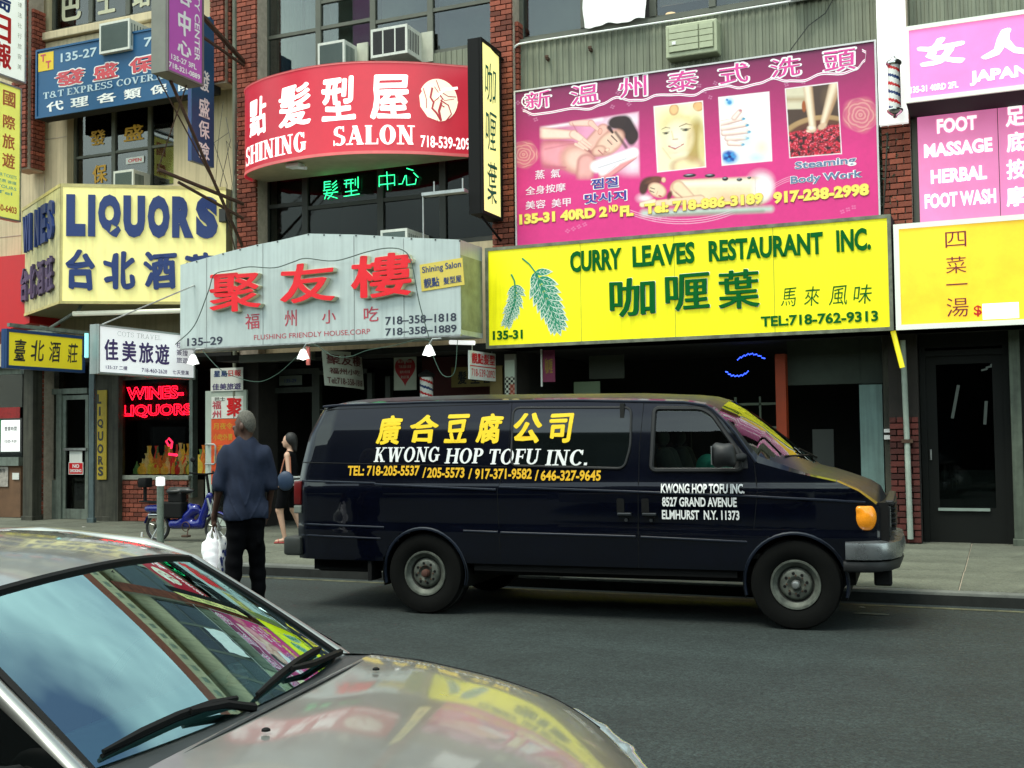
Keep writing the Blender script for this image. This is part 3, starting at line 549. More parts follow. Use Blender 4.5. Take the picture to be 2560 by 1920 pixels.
room(rb, -7.3, -1.6, .12, 3.12, 17.62, 3.2, M['dark']); obj('door_leaf', MB().box(-2.74, -2.42, 18.2, 18.24, .12, 1.76), mat('dim grey door', (.06, .065, .06), .7), rb)
obj('kitchen_shelf', MB().box(-3.98, -3.2, 18.3, 18.34, 2.16, 2.2).box(-3.98, -3.2, 18.3, 18.34, 1.78, 1.82).box(-3.98, -3.94, 18.3, 18.34, 1.4, 2.3).box(-3.58, -3.55, 18.3, 18.34, 1.4, 2.3).box(-3.24, -3.2, 18.3, 18.34, 1.4, 2.3), mat('dim shelf', (.12, .15, .1), .6), rb)
obj('wood_panel', MB().box(-1.58, -1.36, 17.25, 17.5, .12, 3.1), M['wood'], rb)
# bay four shop door
dm = mat('black door frame', (.006, .007, .006), .6, spec=.2)
obj('shop_frame', MB().box(-1.08, -1.0, 17.3, 17.42, .12, 3.1).box(.02, .1, 17.3, 17.42, .12, 3.1).box(-1.0, .02, 17.3, 17.42, 2.78, 2.86).box(-1.0, .02, 17.3, 17.42, 2.9, 3.1), dm, rb)
dr = obj('door', MB().box(-1.0, -.86, 17.34, 17.38, .13, 2.78).box(-.12, .02, 17.34, 17.38, .13, 2.78).box(-.86, -.12, 17.34, 17.38, .13, .62).box(-.86, -.12, 17.34, 17.38, 2.66, 2.78), dm, rb)
obj('pane', MB().box(-.86, -.12, 17.355, 17.365, .62, 2.66), M['shop'], dr); obj('kick_bar', MB().box(-.88, -.2, 17.3, 17.33, .58, .62), mat('bar', (.35, .42, .38), .4, .5), dr); obj('lower_panel', MB().box(-.86, -.12, 17.37, 17.375, .62, 1.15), mat('dim panel', (.02, .028, .025), .6, spec=.2), dr)
obj('door_handle', MB().tube([(-.96, 17.3, 1.3), (-.96, 17.3, 1.45)], .015), M['steel'], dr)
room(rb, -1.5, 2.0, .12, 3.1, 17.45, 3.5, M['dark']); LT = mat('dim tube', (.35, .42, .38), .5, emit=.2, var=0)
for i, (a, b) in enumerate([((-.28, 18.6, 2.62), (-.02, 18.6, 2.85)), ((-.7, 18.4, 1.9), (-.6, 18.4, 2.4)), ((-.25, 18.4, 1.8), (-.22, 18.4, 2.15))]):
    t = thing('ceiling_tube', ['short pale tube lights at top right of the dark shop door', 'slanted pale tube seen in the dark shop door glass', 'short upright pale tube deep in the dark shop doorway'][i], 'lamp', a); mb = MB()
    if i == 0:
        for k in range(4): q = k*.065; mb.tube([(a[0]+q, a[1], a[2]+q*.6), (a[0]+q+.09, a[1], a[2]+q*.6+.02)], .014, 6)
    else: mb.tube([a, b], .022, 6)
    obj('tube', mb, LT, t)
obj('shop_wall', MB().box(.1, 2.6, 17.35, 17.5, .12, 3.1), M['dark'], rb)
post('shop_post', 'pale metal post at the right edge beside the dark shop door', .1, .24, 17.1, 17.22, 3.1, mat('pale post', (.09, .11, .08), .6, var=.35, scale=6, streak=.4))
# soffits: undersides that join signs to the walls
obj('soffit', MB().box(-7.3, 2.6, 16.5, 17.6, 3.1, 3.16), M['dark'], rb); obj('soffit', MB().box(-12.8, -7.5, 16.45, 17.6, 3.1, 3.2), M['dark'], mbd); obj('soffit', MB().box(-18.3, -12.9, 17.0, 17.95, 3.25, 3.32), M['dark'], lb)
obj('canopy_panel', MB().box(-12.2, -10.7, 16.3, 16.4, 3.05, 3.18), mat('dull canopy', (.09, .1, .08), .7), mbd)
# parapet row above the picture, seen only in reflections
pp = thing('parapet', 'pale cornice and brown brick parapet above the upper windows', 'parapet', (-8, 17.2, 12.2))
obj('cornice', MB().box(-22, 6, 16.95, 17.6, 11.9, 12.6), M['tan'], pp); obj('parapet_wall', MB().box(-22, 6, 17.05, 17.6, 12.6, 13.3), M['brick'], pp)
dots = MB()
for i in range(60): x = -21.5+i*.45; dots.box(x, x+.2, 16.93, 16.96, 12.1, 12.35)
obj('dentil', dots, M['siding'], pp, kind='stuff')
# the other side of the street, behind the camera
ob = thing('building', 'dark brick row across the street, seen only in reflections', 'building', (0, -3.5, 0))
obj('wall', MB().box(-40, 40, -9, -3.5, -.01, 6.6), mat('dark far brick', (.012, .011, .01), .85, var=.3), ob)
g = MB()
for i in range(-12, 12):
    for zz in (.6, 4.2): g.box(i*3.1, i*3.1+1.9, -3.52, -3.47, zz, zz+1.7)
obj('pane', g, mat('far pane', (.03, .04, .05), .1, var=0), ob, kind='stuff')
fl = thing('building', 'plain brown facade continuing the shop row at far left', 'building', (-26, 17.6, 0)); obj('wall', MB().box(-40, -19.95, 17.6, 22, -.01, 12.2), mat('brown facade', (.15, .1, .07), .85, var=.3), fl)
fl = thing('building', 'plain grey facade continuing the shop row at far right', 'building', (8, 17.6, 0)); obj('wall', MB().box(2.65, 40, 17.3, 22, -.01, 12.2), M['siding'], fl)
# ---- far left shop, cut by the frame
ls = thing('shop_window', 'shop window with posters at the far left edge', 'shop front', (-19.4, 17.9, .12))
obj('lower_panel', MB().box(-19.9, -18.95, 17.88, 17.94, .14, 1.22), mat('brown board', (.16, .085, .045), .8, var=.3), ls); obj('ledge', MB().box(-19.9, -18.93, 17.8, 17.95, 1.22, 1.4), M['dframe'], ls)
obj('pane', MB().box(-19.9, -18.95, 17.9, 17.91, 1.4, 3.2), M['shop'], ls); obj('interior', MB().box(-19.9, -18.95, 18.0, 18.05, 1.4, 3.2), M['dark'], ls)
obj('frame', MB().box(-19.9, -18.95, 17.86, 17.95, 3.15, 3.3), M['dframe'], ls)
def sheet(name, label, cat, P, a, b, c, e, m, txt=(), th=.005):
    t = thing(name, label, cat, P.pt((a+b)/2, c)); obj('sheet', MB().pbox(P, a, b, c, e, 0, th), m, t)
    for s, bx, mm, *k in txt: text(t, s, bx, mm, P, k[0] if k else .02, off=th+.003)
    return t
P = PY(17.87)
sheet('poster', 'white lit menu sheet in the far left window, above the ledge', 'poster', P, -19.5, -18.97, 1.52, 2.18, M['lwhite'], [('營業時間', (-19.4, 1.95, -19.05, 2.05), M['ink']), ('10:00-9:00', (-19.4, 1.7, -19.05, 1.77), M['ink'])])
sheet('poster', 'green and yellow striped sheet at the very left edge', 'poster', P, -19.85, -19.53, 1.7, 2.2, mat('green sheet', (.02, .5, .12), .5, emit=.3, var=.5, scale=2), [])
sheet('poster', 'red fringed banner in the far left shop window', 'banner', P, -19.85, -18.97, 2.22, 2.45, mat('dull red', (.3, .015, .015), .6, var=.4, scale=15))
P = PY(17.86)
sheet('poster', 'small notice with faces on the brown board at lower left', 'poster', P, -19.6, -19.28, .78, 1.2, mat('photo sheet', (.4, .36, .32), .6, var=.5, scale=14), [('通告', (-19.55, 1.08, -19.35, 1.16), M['ink'])])
sheet('poster', 'small blank white card on the brown board', 'card', P, -19.16, -18.97, .93, 1.07, M['white'])
# ------------------------------------------------------------------ signs
def cabinet(label, P, a, b, c, e, D, body, face, fm=None, fw=.05, cat='sign', name='sign', w0=0.):
    t = thing(name, label, cat, P.pt((a+b)/2, c, w0-D/2))
    obj('cabinet', MB().pbox(P, a, b, c, e, w0-D, w0-.012), body, t)
    if face: obj('face', MB().pbox(P, a+fw*.5, b-fw*.5, c+fw*.5, e-fw*.5, w0-.012, w0), face, t)
    if fm:
        for q in ((a, b, c, c+fw), (a, b, e-fw, e), (a, a+fw, c+fw, e-fw), (b-fw, b, c+fw, e-fw)): obj('frame', MB().pbox(P, q[0], q[1], q[2], q[3], w0-.02, w0+.022), fm, t)
    return t
# ---- yellow curry restaurant sign
P = PY(16.4); YEL = mat('sign yellow', (.84, .79, .004), .35, var=.1, scale=1.5, emit=.24, streak=.13)  # unlit sign: its brightness is helped by emission in the face
cs = cabinet('long yellow curry leaves restaurant sign with green lettering and two leaves', P, -7.5, -1.34, 3.1, 4.71, .72, M['dark'], YEL, mat('grimy aluminium frame', (.2, .21, .15), .5, .4, var=.5, scale=7), .05)
G_ = M['green']
for u in (-5.9, -4.42, -2.96): obj('panel_joint', MB().pbox(P, u, u+.008, 3.15, 4.66, 0, .0035), mat('joint shade', (.42, .4, .02), .6), cs)
for s, b in (('CURRY', (-6.056, 4.215, -5.231, 4.545)), ('LEAVES', (-5.055, 4.225, -4.106, 4.55)), ('RESTAURANT', (-3.891, 4.225, -2.258, 4.545)), ('INC.', (-2.074, 4.23, -1.609, 4.55))): text(cs, s, b, G_, P, .035, ext=.02, wob=.008)
for s, b in (('咖', (-5.426, 3.49, -4.714, 4.07)), ('喱', (-4.556, 3.53, -3.891, 4.08)), ('葉', (-3.756, 3.52, -3.163, 4.085))):
    text(cs, s, (b[0]-.01, b[1]-.01, b[2]+.01, b[3]+.01), M['wht'], P, .026, off=.006, wob=.006, name='letter_back'); text(cs, s, b, G_, P, .018, ext=.03, off=.012, wob=.006, name='letter')
for s, b in (('馬', (-2.865, 3.51, -2.643, 3.778)), ('來', (-2.54, 3.5, -2.316, 3.776)), ('風', (-2.199, 3.49, -1.95, 3.766)), ('味', (-1.866, 3.49, -1.616, 3.758))): text(cs, s, b, G_, P, -.002, wob=.012, shear=.15)
text(cs, 'TEL:718-762-9313', (-3.154, 3.235, -1.541, 3.39), G_, P, .03, ext=.012); text(cs, '135-31', (-7.38, 3.235, -6.87, 3.38), G_, P, .03, ext=.012)
LG = mat('leaf print green', (.01, .28, .15), .5, var=.25, scale=30); LW = mat('leaf print white', (.75, .82, .72), .5, var=.05)
def frond(stem, pairs, L, wd, seed):
    rnd = random.Random(seed); path = stem; n = len(path)
    def at_(t): i = min(n-2, int(t*(n-1))); q = t*(n-1)-i; return (path[i][0]*(1-q)+path[i+1][0]*q, path[i][1]*(1-q)+path[i+1][1]*q)
    mbw, mbg, mbv = MB(), MB(), MB(); k = [0]
    def leaf(x, y, ang, l, w):
        c, s = math.cos(ang), math.sin(ang); k[0] += 1; z = .004+k[0]*.0003
        def tr(p, q, sc): return (x+(p*c-q*s)*l*sc, y+(p*s+q*c)*l*sc)
        prof = [(0, 0), (.18, w*.75), (.42, w), (.7, w*.7), (1, 0), (.7, -w*.7), (.42, -w), (.18, -w*.75)]
        for mb, sc, dz in ((mbw, 1.08, 0), (mbg, .97, .0001)):
            b_ = len(mb.v); mb.v += [tuple(P.pt(*tr(p-.03, q, sc), z+dz)) for p, q in prof]; mb.f.append(tuple(range(b_, b_+8)))
        for (p0, q0, p1, q1) in [(0, 0, .95, 0)]+[(pp, 0, pp+.16, sg*w*.62) for pp in (.2, .4, .6) for sg in (1, -1)]:
            a_, b2 = tr(p0, q0, 1), tr(p1, q1, 1); dx, dy = b2[0]-a_[0], b2[1]-a_[1]; ll = math.hypot(dx, dy)+1e-9; ox, oy = -dy/ll*.0035, dx/ll*.0035
            i0 = len(mbv.v); mbv.v += [tuple(P.pt(xx, yy, z+.00018)) for xx, yy in ((a_[0]-ox, a_[1]-oy), (b2[0]-ox, b2[1]-oy), (b2[0]+ox, b2[1]+oy), (a_[0]+ox, a_[1]+oy))]; mbv.f.append((i0, i0+1, i0+2, i0+3))
    for i in range(pairs, 0, -1):
        t = .22+.76*i/pairs; x, y = at_(t); x2, y2 = at_(min(1, t+.02)); d_ = math.atan2(y2-y, x2-x) if t < .99 else math.atan2(path[-1][1]-path[-2][1], path[-1][0]-path[-2][0])
        l = L*(.75+.5*math.sin(math.pi*min(1, t*.95)))*rnd.uniform(.9, 1.1)
        for sg in (1, -1): leaf(x, y, d_+sg*(1.05-.55*t), l, wd)
    leaf(*at_(.97), math.atan2(path[-1][1]-path[-2][1], path[-1][0]-path[-2][0]), L*.9, wd)
    t_ = MB().tube([P.pt(x, y, .0045+k[0]*.0003) for x, y in path], [.014-.01*i/(n-1) for i in range(n)], 5)
    return mbw, mbg, mbv, t_
for stem, pr, L, wd, sd in (([(-6.86, 4.5), (-6.74, 4.4), (-6.62, 4.24), (-6.53, 4.02), (-6.44, 3.8), (-6.36, 3.62), (-6.3, 3.45)], 9, .27, .2, 1), ([(-7.05, 4.26), (-7.0, 4.16), (-6.98, 4.0), (-7.0, 3.82), (-7.06, 3.66), (-7.12, 3.53)], 10, .17, .18, 2)):
    a_, b_, c_, d_ = frond(stem, pr, L, wd, sd); lf = obj('leaf_print', b_, LG, cs); obj('leaf_halo', a_, LW, lf); obj('leaf_vein', c_, LW, lf); obj('stem', d_, LG, lf)
# ---- silver canopy
P = PY(15.6); SIL = mat('silver sheet', (.56, .62, .6), .42, .35, var=.12, scale=1.0, streak=.12)
sv = thing('canopy_sign', 'silver metal canopy sign with three raised red characters', 'sign', (-10.2, 15.9, 3.27))
poly = [(-12.9, 3.27), (-7.56, 3.27), (-7.56, 4.73), (-8.4, 4.83), (-9.4, 4.96), (-10.3, 5.05), (-10.9, 4.98), (-11.3, 4.95), (-12.0, 4.86), (-12.55, 4.77), (-12.9, 4.72)]
obj('cabinet', MB().prism(P, poly, -.8, 0), SIL, sv)
sm = MB()
for u, zt in ((-12.35, 4.8), (-11.2, 4.95), (-9.45, 4.94), (-8.55, 4.83)): sm.pbox(P, u, u+.012, 3.28, zt, 0, .004)
obj('seam', sm, mat('seam grey', (.28, .3, .3), .5), sv); 
rv = MB()
for (a, b), (c, e) in zip(poly[2:], poly[3:]):
    n = max(1, int(abs(c-a)/.3))
    for i in range(n): rv.pbox(P, a+(c-a)*i/n-.012, a+(c-a)*i/n+.012, b+(e-b)*i/n-.03, b+(e-b)*i/n-.008, 0, .01)
obj('rivet', rv, M['ink'], sv, kind='stuff'); obj('bottom_lip', MB().pbox(P, -12.9, -7.56, 3.25, 3.275, -.02, .015), M['steel'], sv)
obj('side_stain', MB().pbox(PX(-7.56), 15.62, 16.38, 3.35, 4.5, 0, .004), mat('stained sheet', (.3, .33, .2), .5, .1, var=.4, scale=3), sv)
RL = mat('raised letter red', (.72, .006, .015), .35, var=.04, emit=.12); RS = mat('letter cream side', (.7, .68, .5), .5, var=.1)
for s, b in (('聚', (-12.212, 3.83, -11.153, 4.5)), ('友', (-10.792, 3.9, -9.727, 4.56)), ('樓', (-9.449, 3.9, -8.333, 4.61))):
    text(sv, s, b, RS, P, .036, ext=.10, off=.0, wob=.008, name='letter_return'); text(sv, s, (b[0]+.01, b[1]+.01, b[2]-.01, b[3]-.01), RL, P, .028, ext=.012, off=.1, wob=.008, name='letter')
DR = mat('faded red', (.5, .06, .09), .5, var=.2, scale=30)
for s, b in (('福', (-11.546, 3.54, -11.261, 3.8)), ('州', (-10.765, 3.55, -10.53, 3.82)), ('小', (-10.046, 3.56, -9.786, 3.78)), ('吃', (-9.27, 3.55, -9.0, 3.79))): text(sv, s, b, DR, P, .012, wob=.01)
text(sv, 'FLUSHING FRIENDLY HOUSE,CORP', (-11.372, 3.345, -9.155, 3.44), DR, P, .0); NV = mat('dark slate', (.03, .035, .06), .5)
text(sv, '718\u2013358\u20131818', (-8.877, 3.48, -7.634, 3.61), NV, P, .022); text(sv, '718\u2013358\u20131889', (-8.878, 3.31, -7.631, 3.43), NV, P, .022); text(sv, '135\u201329', (-12.75, 3.31, -12.01, 3.45), NV, P, .022)
class Rot:   # a plane frame turned in its own plane
    def __init__(s, P, u, v, deg): s.P, s.u, s.v, s.a = P, u, v, math.radians(deg)
    def pt(s, a, b, w=0.): return s.P.pt(s.u+a*math.cos(s.a)-b*math.sin(s.a), s.v+a*math.sin(s.a)+b*math.cos(s.a), w)
R1 = Rot(P, -7.87, 4.21, 4.5)
ss = thing('sheet_sign', 'small tilted yellow shining salon sheet stuck on the silver canopy', 'sign', P.pt(-7.87, 4.0, .01))
obj('sheet', MB().pbox(R1, -.37, .37, -.21, .21, .008, .016), mat('dull yellow sheet', (.72, .55, .1), .45, var=.06), ss)
text(ss, 'Shining Salon', (-.33, .04, .34, .17), M['navy'], R1, .015, off=.02); text(ss, '靚點', (-.32, -.17, -.05, -.02), M['navy'], R1, .03, off=.02); text(ss, '髮型屋', (.02, -.16, .33, -.05), M['navy'], R1, .02, off=.02)
# ---- massage billboard
P = PY(16.95)
def massage(U, V):
    # design space: x to the right 72..2140, y downwards, as the sheet was laid out
    X_ = np.interp(U, [-7.193, -6.741, -6.216, -5.399, -4.792, -4.061, -3.788, -3.055, -2.255, -1.527], [72, 215, 385, 665, 888, 1148, 1258, 1530, 1845, 2140])
    T_ = 235-(X_-60)*.1127; Y_ = T_+(7.345-V)*(943+(X_-60)*.0322)/2.53; Hh = (7.345-V)/2.53
    a = np.array(S(232, 50, 138)); b = np.array(S(122, 24, 80)); q = np.clip(1-Hh/.62, 0, 1)[..., None]; img = a*(1-q)+b*q
    def el(x, y, rx, ry, rot=0, soft=.25): return ell(X_, Y_, x, y, rx, ry, rot, soft)
    def cp(x0, y0, x1, y1, r, r1=None, soft=.35): return cap(X_, Y_, x0, y0, x1, y1, r, r1, soft)
    k = np.ones_like(U)
    def F(m_, col, al=1.):
        nonlocal img; img = lay(img, m_*k, col, al)
    def skin(m_, col, al=1.):      # printed skin: darker rim, mid tone, light core
        m_ = np.clip(m_, 0, 1); F(np.clip(m_*2.2, 0, 1), tuple(int(c*g) for c, g in zip(col, (.86, .74, .74))), al); F(np.clip(m_*1.5-.25, 0, 1), col, al); F(np.clip(m_*1.8-.8, 0, 1)*.8, tuple(min(255, int(c*1.07)+6) for c in col), al)
    nz1, nz2 = nse(U, V, 9, 2), nse(U, V, 26, 5)
    for cx, cy, r in ((118, 620, 92), (2045, 430, 112)):     # roses
        d_ = np.hypot(X_-cx, Y_-cy)/r; th = np.arctan2(Y_-cy, X_-cx); base = np.clip((1-d_+.06*np.sin(th*5+1))*4, 0, 1)
        F(base, (236, 140, 150), .55)
        for j, (rr, n_) in enumerate(((.86, 5), (.66, 5), (.47, 4), (.3, 3), (.15, 3))):
            e_ = d_-rr*(1+.13*np.abs(np.sin(th*n_/2+j*1.3))); F(base*np.clip(1-np.abs(e_+.03)/.055, 0, 1), (206, 84, 104), .45); F(base*np.clip(1-np.abs(e_+.09)/.07, 0, 1), (252, 206, 184), .5)
    for i in range(34):     # small blossoms
        x, y = 90+((i*.377) % 1)*2040, (1020+((i*.613) % 1)*110-((i*.377) % 1)*150) if i % 2 else (300+((i*.79) % 1)*120-((i*.377) % 1)*170)
        for p in range(4): F(el(x+9*math.cos(p*1.57+i), y+9*math.sin(p*1.57+i), 8, 6, 0, .7), (255, 190, 230), .35)
    # man being massaged
    sh = (X_-215)*.125; k = np.clip(np.minimum(np.minimum((X_-205)/30, (785-X_)/16), np.minimum((Y_-(455-sh)+12)/16, (790-Y_)/50)), 0, 1)
    F(np.ones_like(U)*np.clip((X_-215)/260, .35, 1)*np.clip((800-Y_)/180, 0, 1), (247, 170, 206), .9); F(el(700, 430, 210, 70, -7, .9), (255, 236, 246)); F(el(740, 700, 120, 110, 0, .9), (255, 230, 244)); F(cp(215, 462, 560, 418, 16, 20, .9), (255, 240, 248), .9)
    skin(el(330, 630, 220, 100, 8, .6), (238, 150, 165)); skin(el(420, 660, 120, 105, 30, .7), (250, 192, 180)); skin(cp(470, 680, 455, 800, 62, 58, .6), (238, 168, 164)); F(cp(215, 700, 350, 706, 22, 10, .9), (206, 96, 126), .7); F(cp(240, 590, 400, 560, 12, 6, .9), (216, 120, 136), .6)
    skin(cp(560, 775, 745, 645, 30, 24, .5), (230, 146, 150)); skin(cp(490, 575, 570, 480, 44, 40, .6), (238, 176, 164)); F(cp(480, 600, 520, 640, 14, 8, .8), (150, 70, 80), .7)
    skin(cp(215, 492, 400, 508, 44, 30, .6), (252, 206, 192)); skin(cp(400, 505, 455, 545, 30, 22, .5), (250, 200, 186)); skin(cp(395, 432, 500, 440, 26, 24, .6), (246, 192, 180)); skin(cp(500, 440, 540, 480, 20, 12, .5), (244, 186, 172))
    for x0, y0, x1, y1 in ((430, 560, 478, 600), (446, 550, 492, 588), (458, 538, 500, 574), (410, 566, 455, 596)): skin(cp(x0, y0, x1, y1, 11, 7, .5), (248, 196, 182))
    F(cp(230, 545, 400, 548, 7, 5, .9), (200, 104, 120), .7); F(cp(392, 436, 420, 492, 6, 5, .9), (196, 100, 108), .6)
    F(cp(530, 705, 745, 625, 46, 38, .4), (255, 252, 254)); F(cp(560, 745, 640, 690, 26, 22, .5), (255, 250, 253)); F(cp(540, 712, 700, 660, 7, 5, .9), (206, 184, 202), .8); F(cp(590, 740, 640, 700, 5, 4, .9), (210, 188, 204), .7)
    F(cp(690, 450, 735, 520, 62, 52, .3), (46, 24, 28)); F(el(650, 440, 62, 46, -12, .3), (50, 28, 30)); F(el(735, 540, 36, 52, 10, .4), (52, 28, 32))
    skin(el(606, 562, 112, 68, -42, .45), (244, 192, 172)); skin(el(545, 610, 50, 38, -20, .6), (238, 184, 166)); F(cp(604, 470, 622, 500, 18, 10, .6), (58, 32, 34)); F(cp(640, 500, 700, 590, 12, 16, .8), (70, 40, 40), .8); skin(el(552, 492, 15, 24, 10, .5), (230, 164, 150))
    F(cp(616, 520, 648, 556, 5, 4, .6), (56, 30, 32)); F(cp(594, 545, 618, 574, 4, 3.5, .6), (66, 34, 36)); F(el(612, 560, 22, 12, 48, .9), (216, 150, 140), .5); skin(el(592, 604, 17, 13, -30, .7), (250, 204, 184)); F(cp(576, 612, 590, 622, 4, 3, .8), (190, 110, 104), .9); F(cp(541, 606, 566, 632, 5, 4, .7), (186, 84, 92)); F(cp(530, 640, 600, 625, 16, 12, 1), (206, 142, 136), .5); F(el(640, 600, 34, 16, -40, 1), (222, 156, 146), .5)
    def pic(c, bgc):      # a picture with its white border, corners TL TR BR BL
        nonlocal img, k
        (x0, y0), (x1, y1), (x2, y2), (x3, y3) = c
        def inside(g): L_ = x0+(x3-x0)*np.clip((Y_-y0)/(y3-y0), 0, 1)-g; R_ = x1+(x2-x1)*np.clip((Y_-y1)/(y2-y1), 0, 1)+g; t = np.clip((X_-x0)/(x1-x0), 0, 1); return np.clip(np.minimum(np.minimum(X_-L_, R_-X_), np.minimum(Y_-(y0+(y1-y0)*t)+g, (y3+(y2-y3)*t)+g-Y_))/3, 0, 1)
        k = np.ones_like(U); F(inside(6), (255, 240, 246)); k = inside(0); F(k, bgc)
    pic(((872, 352), (1142, 327), (1153, 718), (886, 744)), (252, 246, 206))
    F(el(1010, 460, 150, 120, 0, .5), (244, 224, 164)); F(el(1100, 570, 60, 170, 6, .4), (196, 164, 92)); F(el(1135, 600, 30, 160, 0, .6), (236, 214, 150)); skin(el(984, 372, 30, 38, 10, .5), (238, 184, 128)); skin(el(1120, 356, 34, 34, 0, .5), (234, 176, 118)); F(el(1060, 385, 60, 34, 0, .7), (255, 240, 200))
    skin(el(1050, 715, 110, 70, 0, .7), (250, 224, 178)); F(el(1080, 668, 52, 50, 20, .9), (206, 164, 104), .8); F(el(1004, 548, 100, 138, 8, .3), (250, 226, 182)); F(el(996, 545, 88, 124, 8, .8), (255, 246, 222)); F(el(1068, 540, 22, 100, 8, 1), (232, 196, 142), .7)
    F(cp(912, 488, 935, 477, 3, 4, .8), (160, 128, 88)); F(cp(935, 477, 960, 482, 4, 3, .8), (160, 128, 88)); F(cp(1012, 474, 1050, 459, 4, 5, .8), (156, 122, 82)); F(cp(1050, 459, 1084, 468, 5, 2, .8), (156, 122, 82)); F(el(936, 513, 19, 8, -8, .5), (126, 112, 80)); F(el(938, 513, 8, 7, 0, .5), (56, 62, 50)); F(cp(916, 509, 956, 504, 2.5, 2, .6), (90, 66, 46)); F(el(1046, 496, 25, 9, -4, .5), (126, 112, 80)); F(el(1048, 496, 10, 9, 0, .5), (52, 58, 48)); F(cp(1020, 489, 1074, 488, 3, 2, .6), (84, 60, 42))
    F(cp(968, 500, 976, 542, 5, 7, 1), (236, 204, 152), .8); F(cp(974, 550, 1002, 549, 4, 4, .8), (206, 150, 110)); F(cp(950, 590, 985, 604, 5, 9, .5), (206, 116, 108)); F(cp(985, 604, 1034, 580, 9, 4, .5), (206, 116, 108)); F(cp(962, 592, 988, 599, 2, 4, .6), (255, 250, 246)); F(cp(988, 599, 1020, 585, 4, 2, .6), (255, 250, 246)); F(el(990, 632, 30, 7, 0, 1), (228, 188, 146), .6); F(el(1010, 640, 66, 22, -10, 1), (255, 246, 226), .6); F(cp(915, 600, 960, 665, 7, 8, 1), (230, 196, 146), .6)
    pic(((1245, 308), (1524, 284), (1532, 688), (1258, 710)), (255, 252, 254))
    F(el(1450, 420, 90, 130, 0, 1), (244, 240, 250), .8); F(el(1304, 334, 34, 34, 0, .8), (140, 204, 238)); F(el(1306, 338, 17, 18, 0, .6), (60, 150, 214)); F(el(1292, 322, 10, 8, 30, .5), (40, 120, 200)); F(el(1480, 610, 70, 90, 0, 1), (250, 226, 206), .9); F(el(1450, 670, 60, 40, 0, 1), (190, 224, 240), .7)
    for i, (x0, y0, x1, y1) in enumerate(((1252, 462, 1372, 436), (1262, 490, 1392, 474), (1270, 520, 1402, 514), (1290, 552, 1392, 552), (1302, 580, 1366, 588))): F(cp(x0, y0, x1, y1, 21, 15, .3), (214, 160, 152)); F(cp(x0, y0-3, x1, y1-3, 18, 12, .5), (252, 228, 218)); F(cp(x0, y0-7, x1-8, y1-7, 9, 6, .9), (255, 250, 247)); F(el(x1+10, y1+2, 13, 9, -12, .4), (96, 176, 208)); F(el(x1+13, y1, 5, 4, 0, .5), (30, 96, 160))
    F(cp(1330, 430, 1362, 392, 20, 17, .4), (226, 178, 168)); F(cp(1330, 428, 1360, 392, 15, 12, .7), (255, 238, 230)); F(el(1366, 388, 12, 9, 0, .5), (212, 132, 140))
    F(el(1300, 665, 62, 52, 0, .6), (60, 148, 220)); F(el(1296, 655, 44, 38, 0, .5), (24, 96, 190))
    for p in range(7): F(el(1300+24*math.cos(p*.9), 660+20*math.sin(p*.9), 17, 10, p*51, .5), (16, 70, 164) if p % 2 else (70, 160, 226), .9)
    F(el(1300, 660, 11, 10, 0, .4), (8, 40, 112)); F(el(1400, 560, 40, 70, 20, 1), (200, 232, 244), .5)
    pic(((1623, 268), (1917, 239), (1930, 652), (1640, 672)), (78, 54, 42))
    F(np.clip((1742-X_)/6, 0, 1)*np.clip((392-Y_)/8, 0, 1), (226, 212, 184)); F(np.clip((1742-X_)/6, 0, 1)*np.clip(1-np.abs(Y_-330)/26, 0, 1), (160, 120, 70), .6); F(el(1726, 372, 15, 40, 0, .3), (168, 84, 36)); F(np.clip(1-np.abs(X_-1768)/9, 0, 1)*np.clip((420-Y_)/8, 0, 1), (124, 70, 40)); F(el(1870, 330, 60, 90, 0, .8), (128, 100, 70), .6)
    F(el(1800, 545, 220, 120, -8, .06), (186, 146, 100)); F(el(1806, 556, 204, 106, -8, .1), (104, 58, 38)); F(el(1810, 570, 196, 96, -8, .2), (90, 30, 30)); pet = np.clip((Y_-(520-(X_-1640)*.16))/12, 0, 1)
    F(pet, (140, 12, 32)); n1 = nse(X_, Y_*1.3, .075, 3); n2 = nse(X_, Y_*1.2, .16, 8); n3 = nse(X_, Y_, .11, 12); F(pet*np.clip((n1-.5)*7, 0, 1), (226, 26, 60)); F(pet*np.clip((n3-.6)*7, 0, 1), (180, 10, 44)); F(pet*np.clip((n2-.7)*9, 0, 1), (252, 130, 150), .8); F(pet*np.clip((.32-n1)*8, 0, 1), (50, 4, 18)); F(pet*np.clip((.22-n2)*9, 0, 1), (30, 4, 10), .7)
    F(cp(1748, 240, 1772, 490, 32, 24, .35), (206, 164, 128)); F(cp(1744, 240, 1768, 490, 26, 19, .8), (255, 236, 210)); F(cp(1912, 236, 1836, 470, 42, 24, .35), (198, 152, 116)); F(cp(1902, 236, 1830, 470, 32, 18, .8), (250, 226, 198)); F(el(1766, 506, 33, 26, 10, .4), (238, 206, 176)); F(el(1764, 500, 24, 18, 0, .7), (255, 246, 230)); F(el(1826, 492, 34, 22, -30, .4), (228, 190, 158)); F(el(1745, 520, 16, 8, 20, .5), (250, 224, 200))
    # lying woman with stones
    k = np.ones_like(U); F(cp(800, 990, 1520, 972, 34, 30, .9), (206, 232, 216), .9); F(cp(860, 1005, 1480, 985, 18, 18, 1), (110, 140, 110), .55*1.); F(el(1470, 810, 92, 86, 0, .9), (255, 244, 250)); F(el(800, 900, 60, 40, 0, .9), (255, 232, 242), .9)
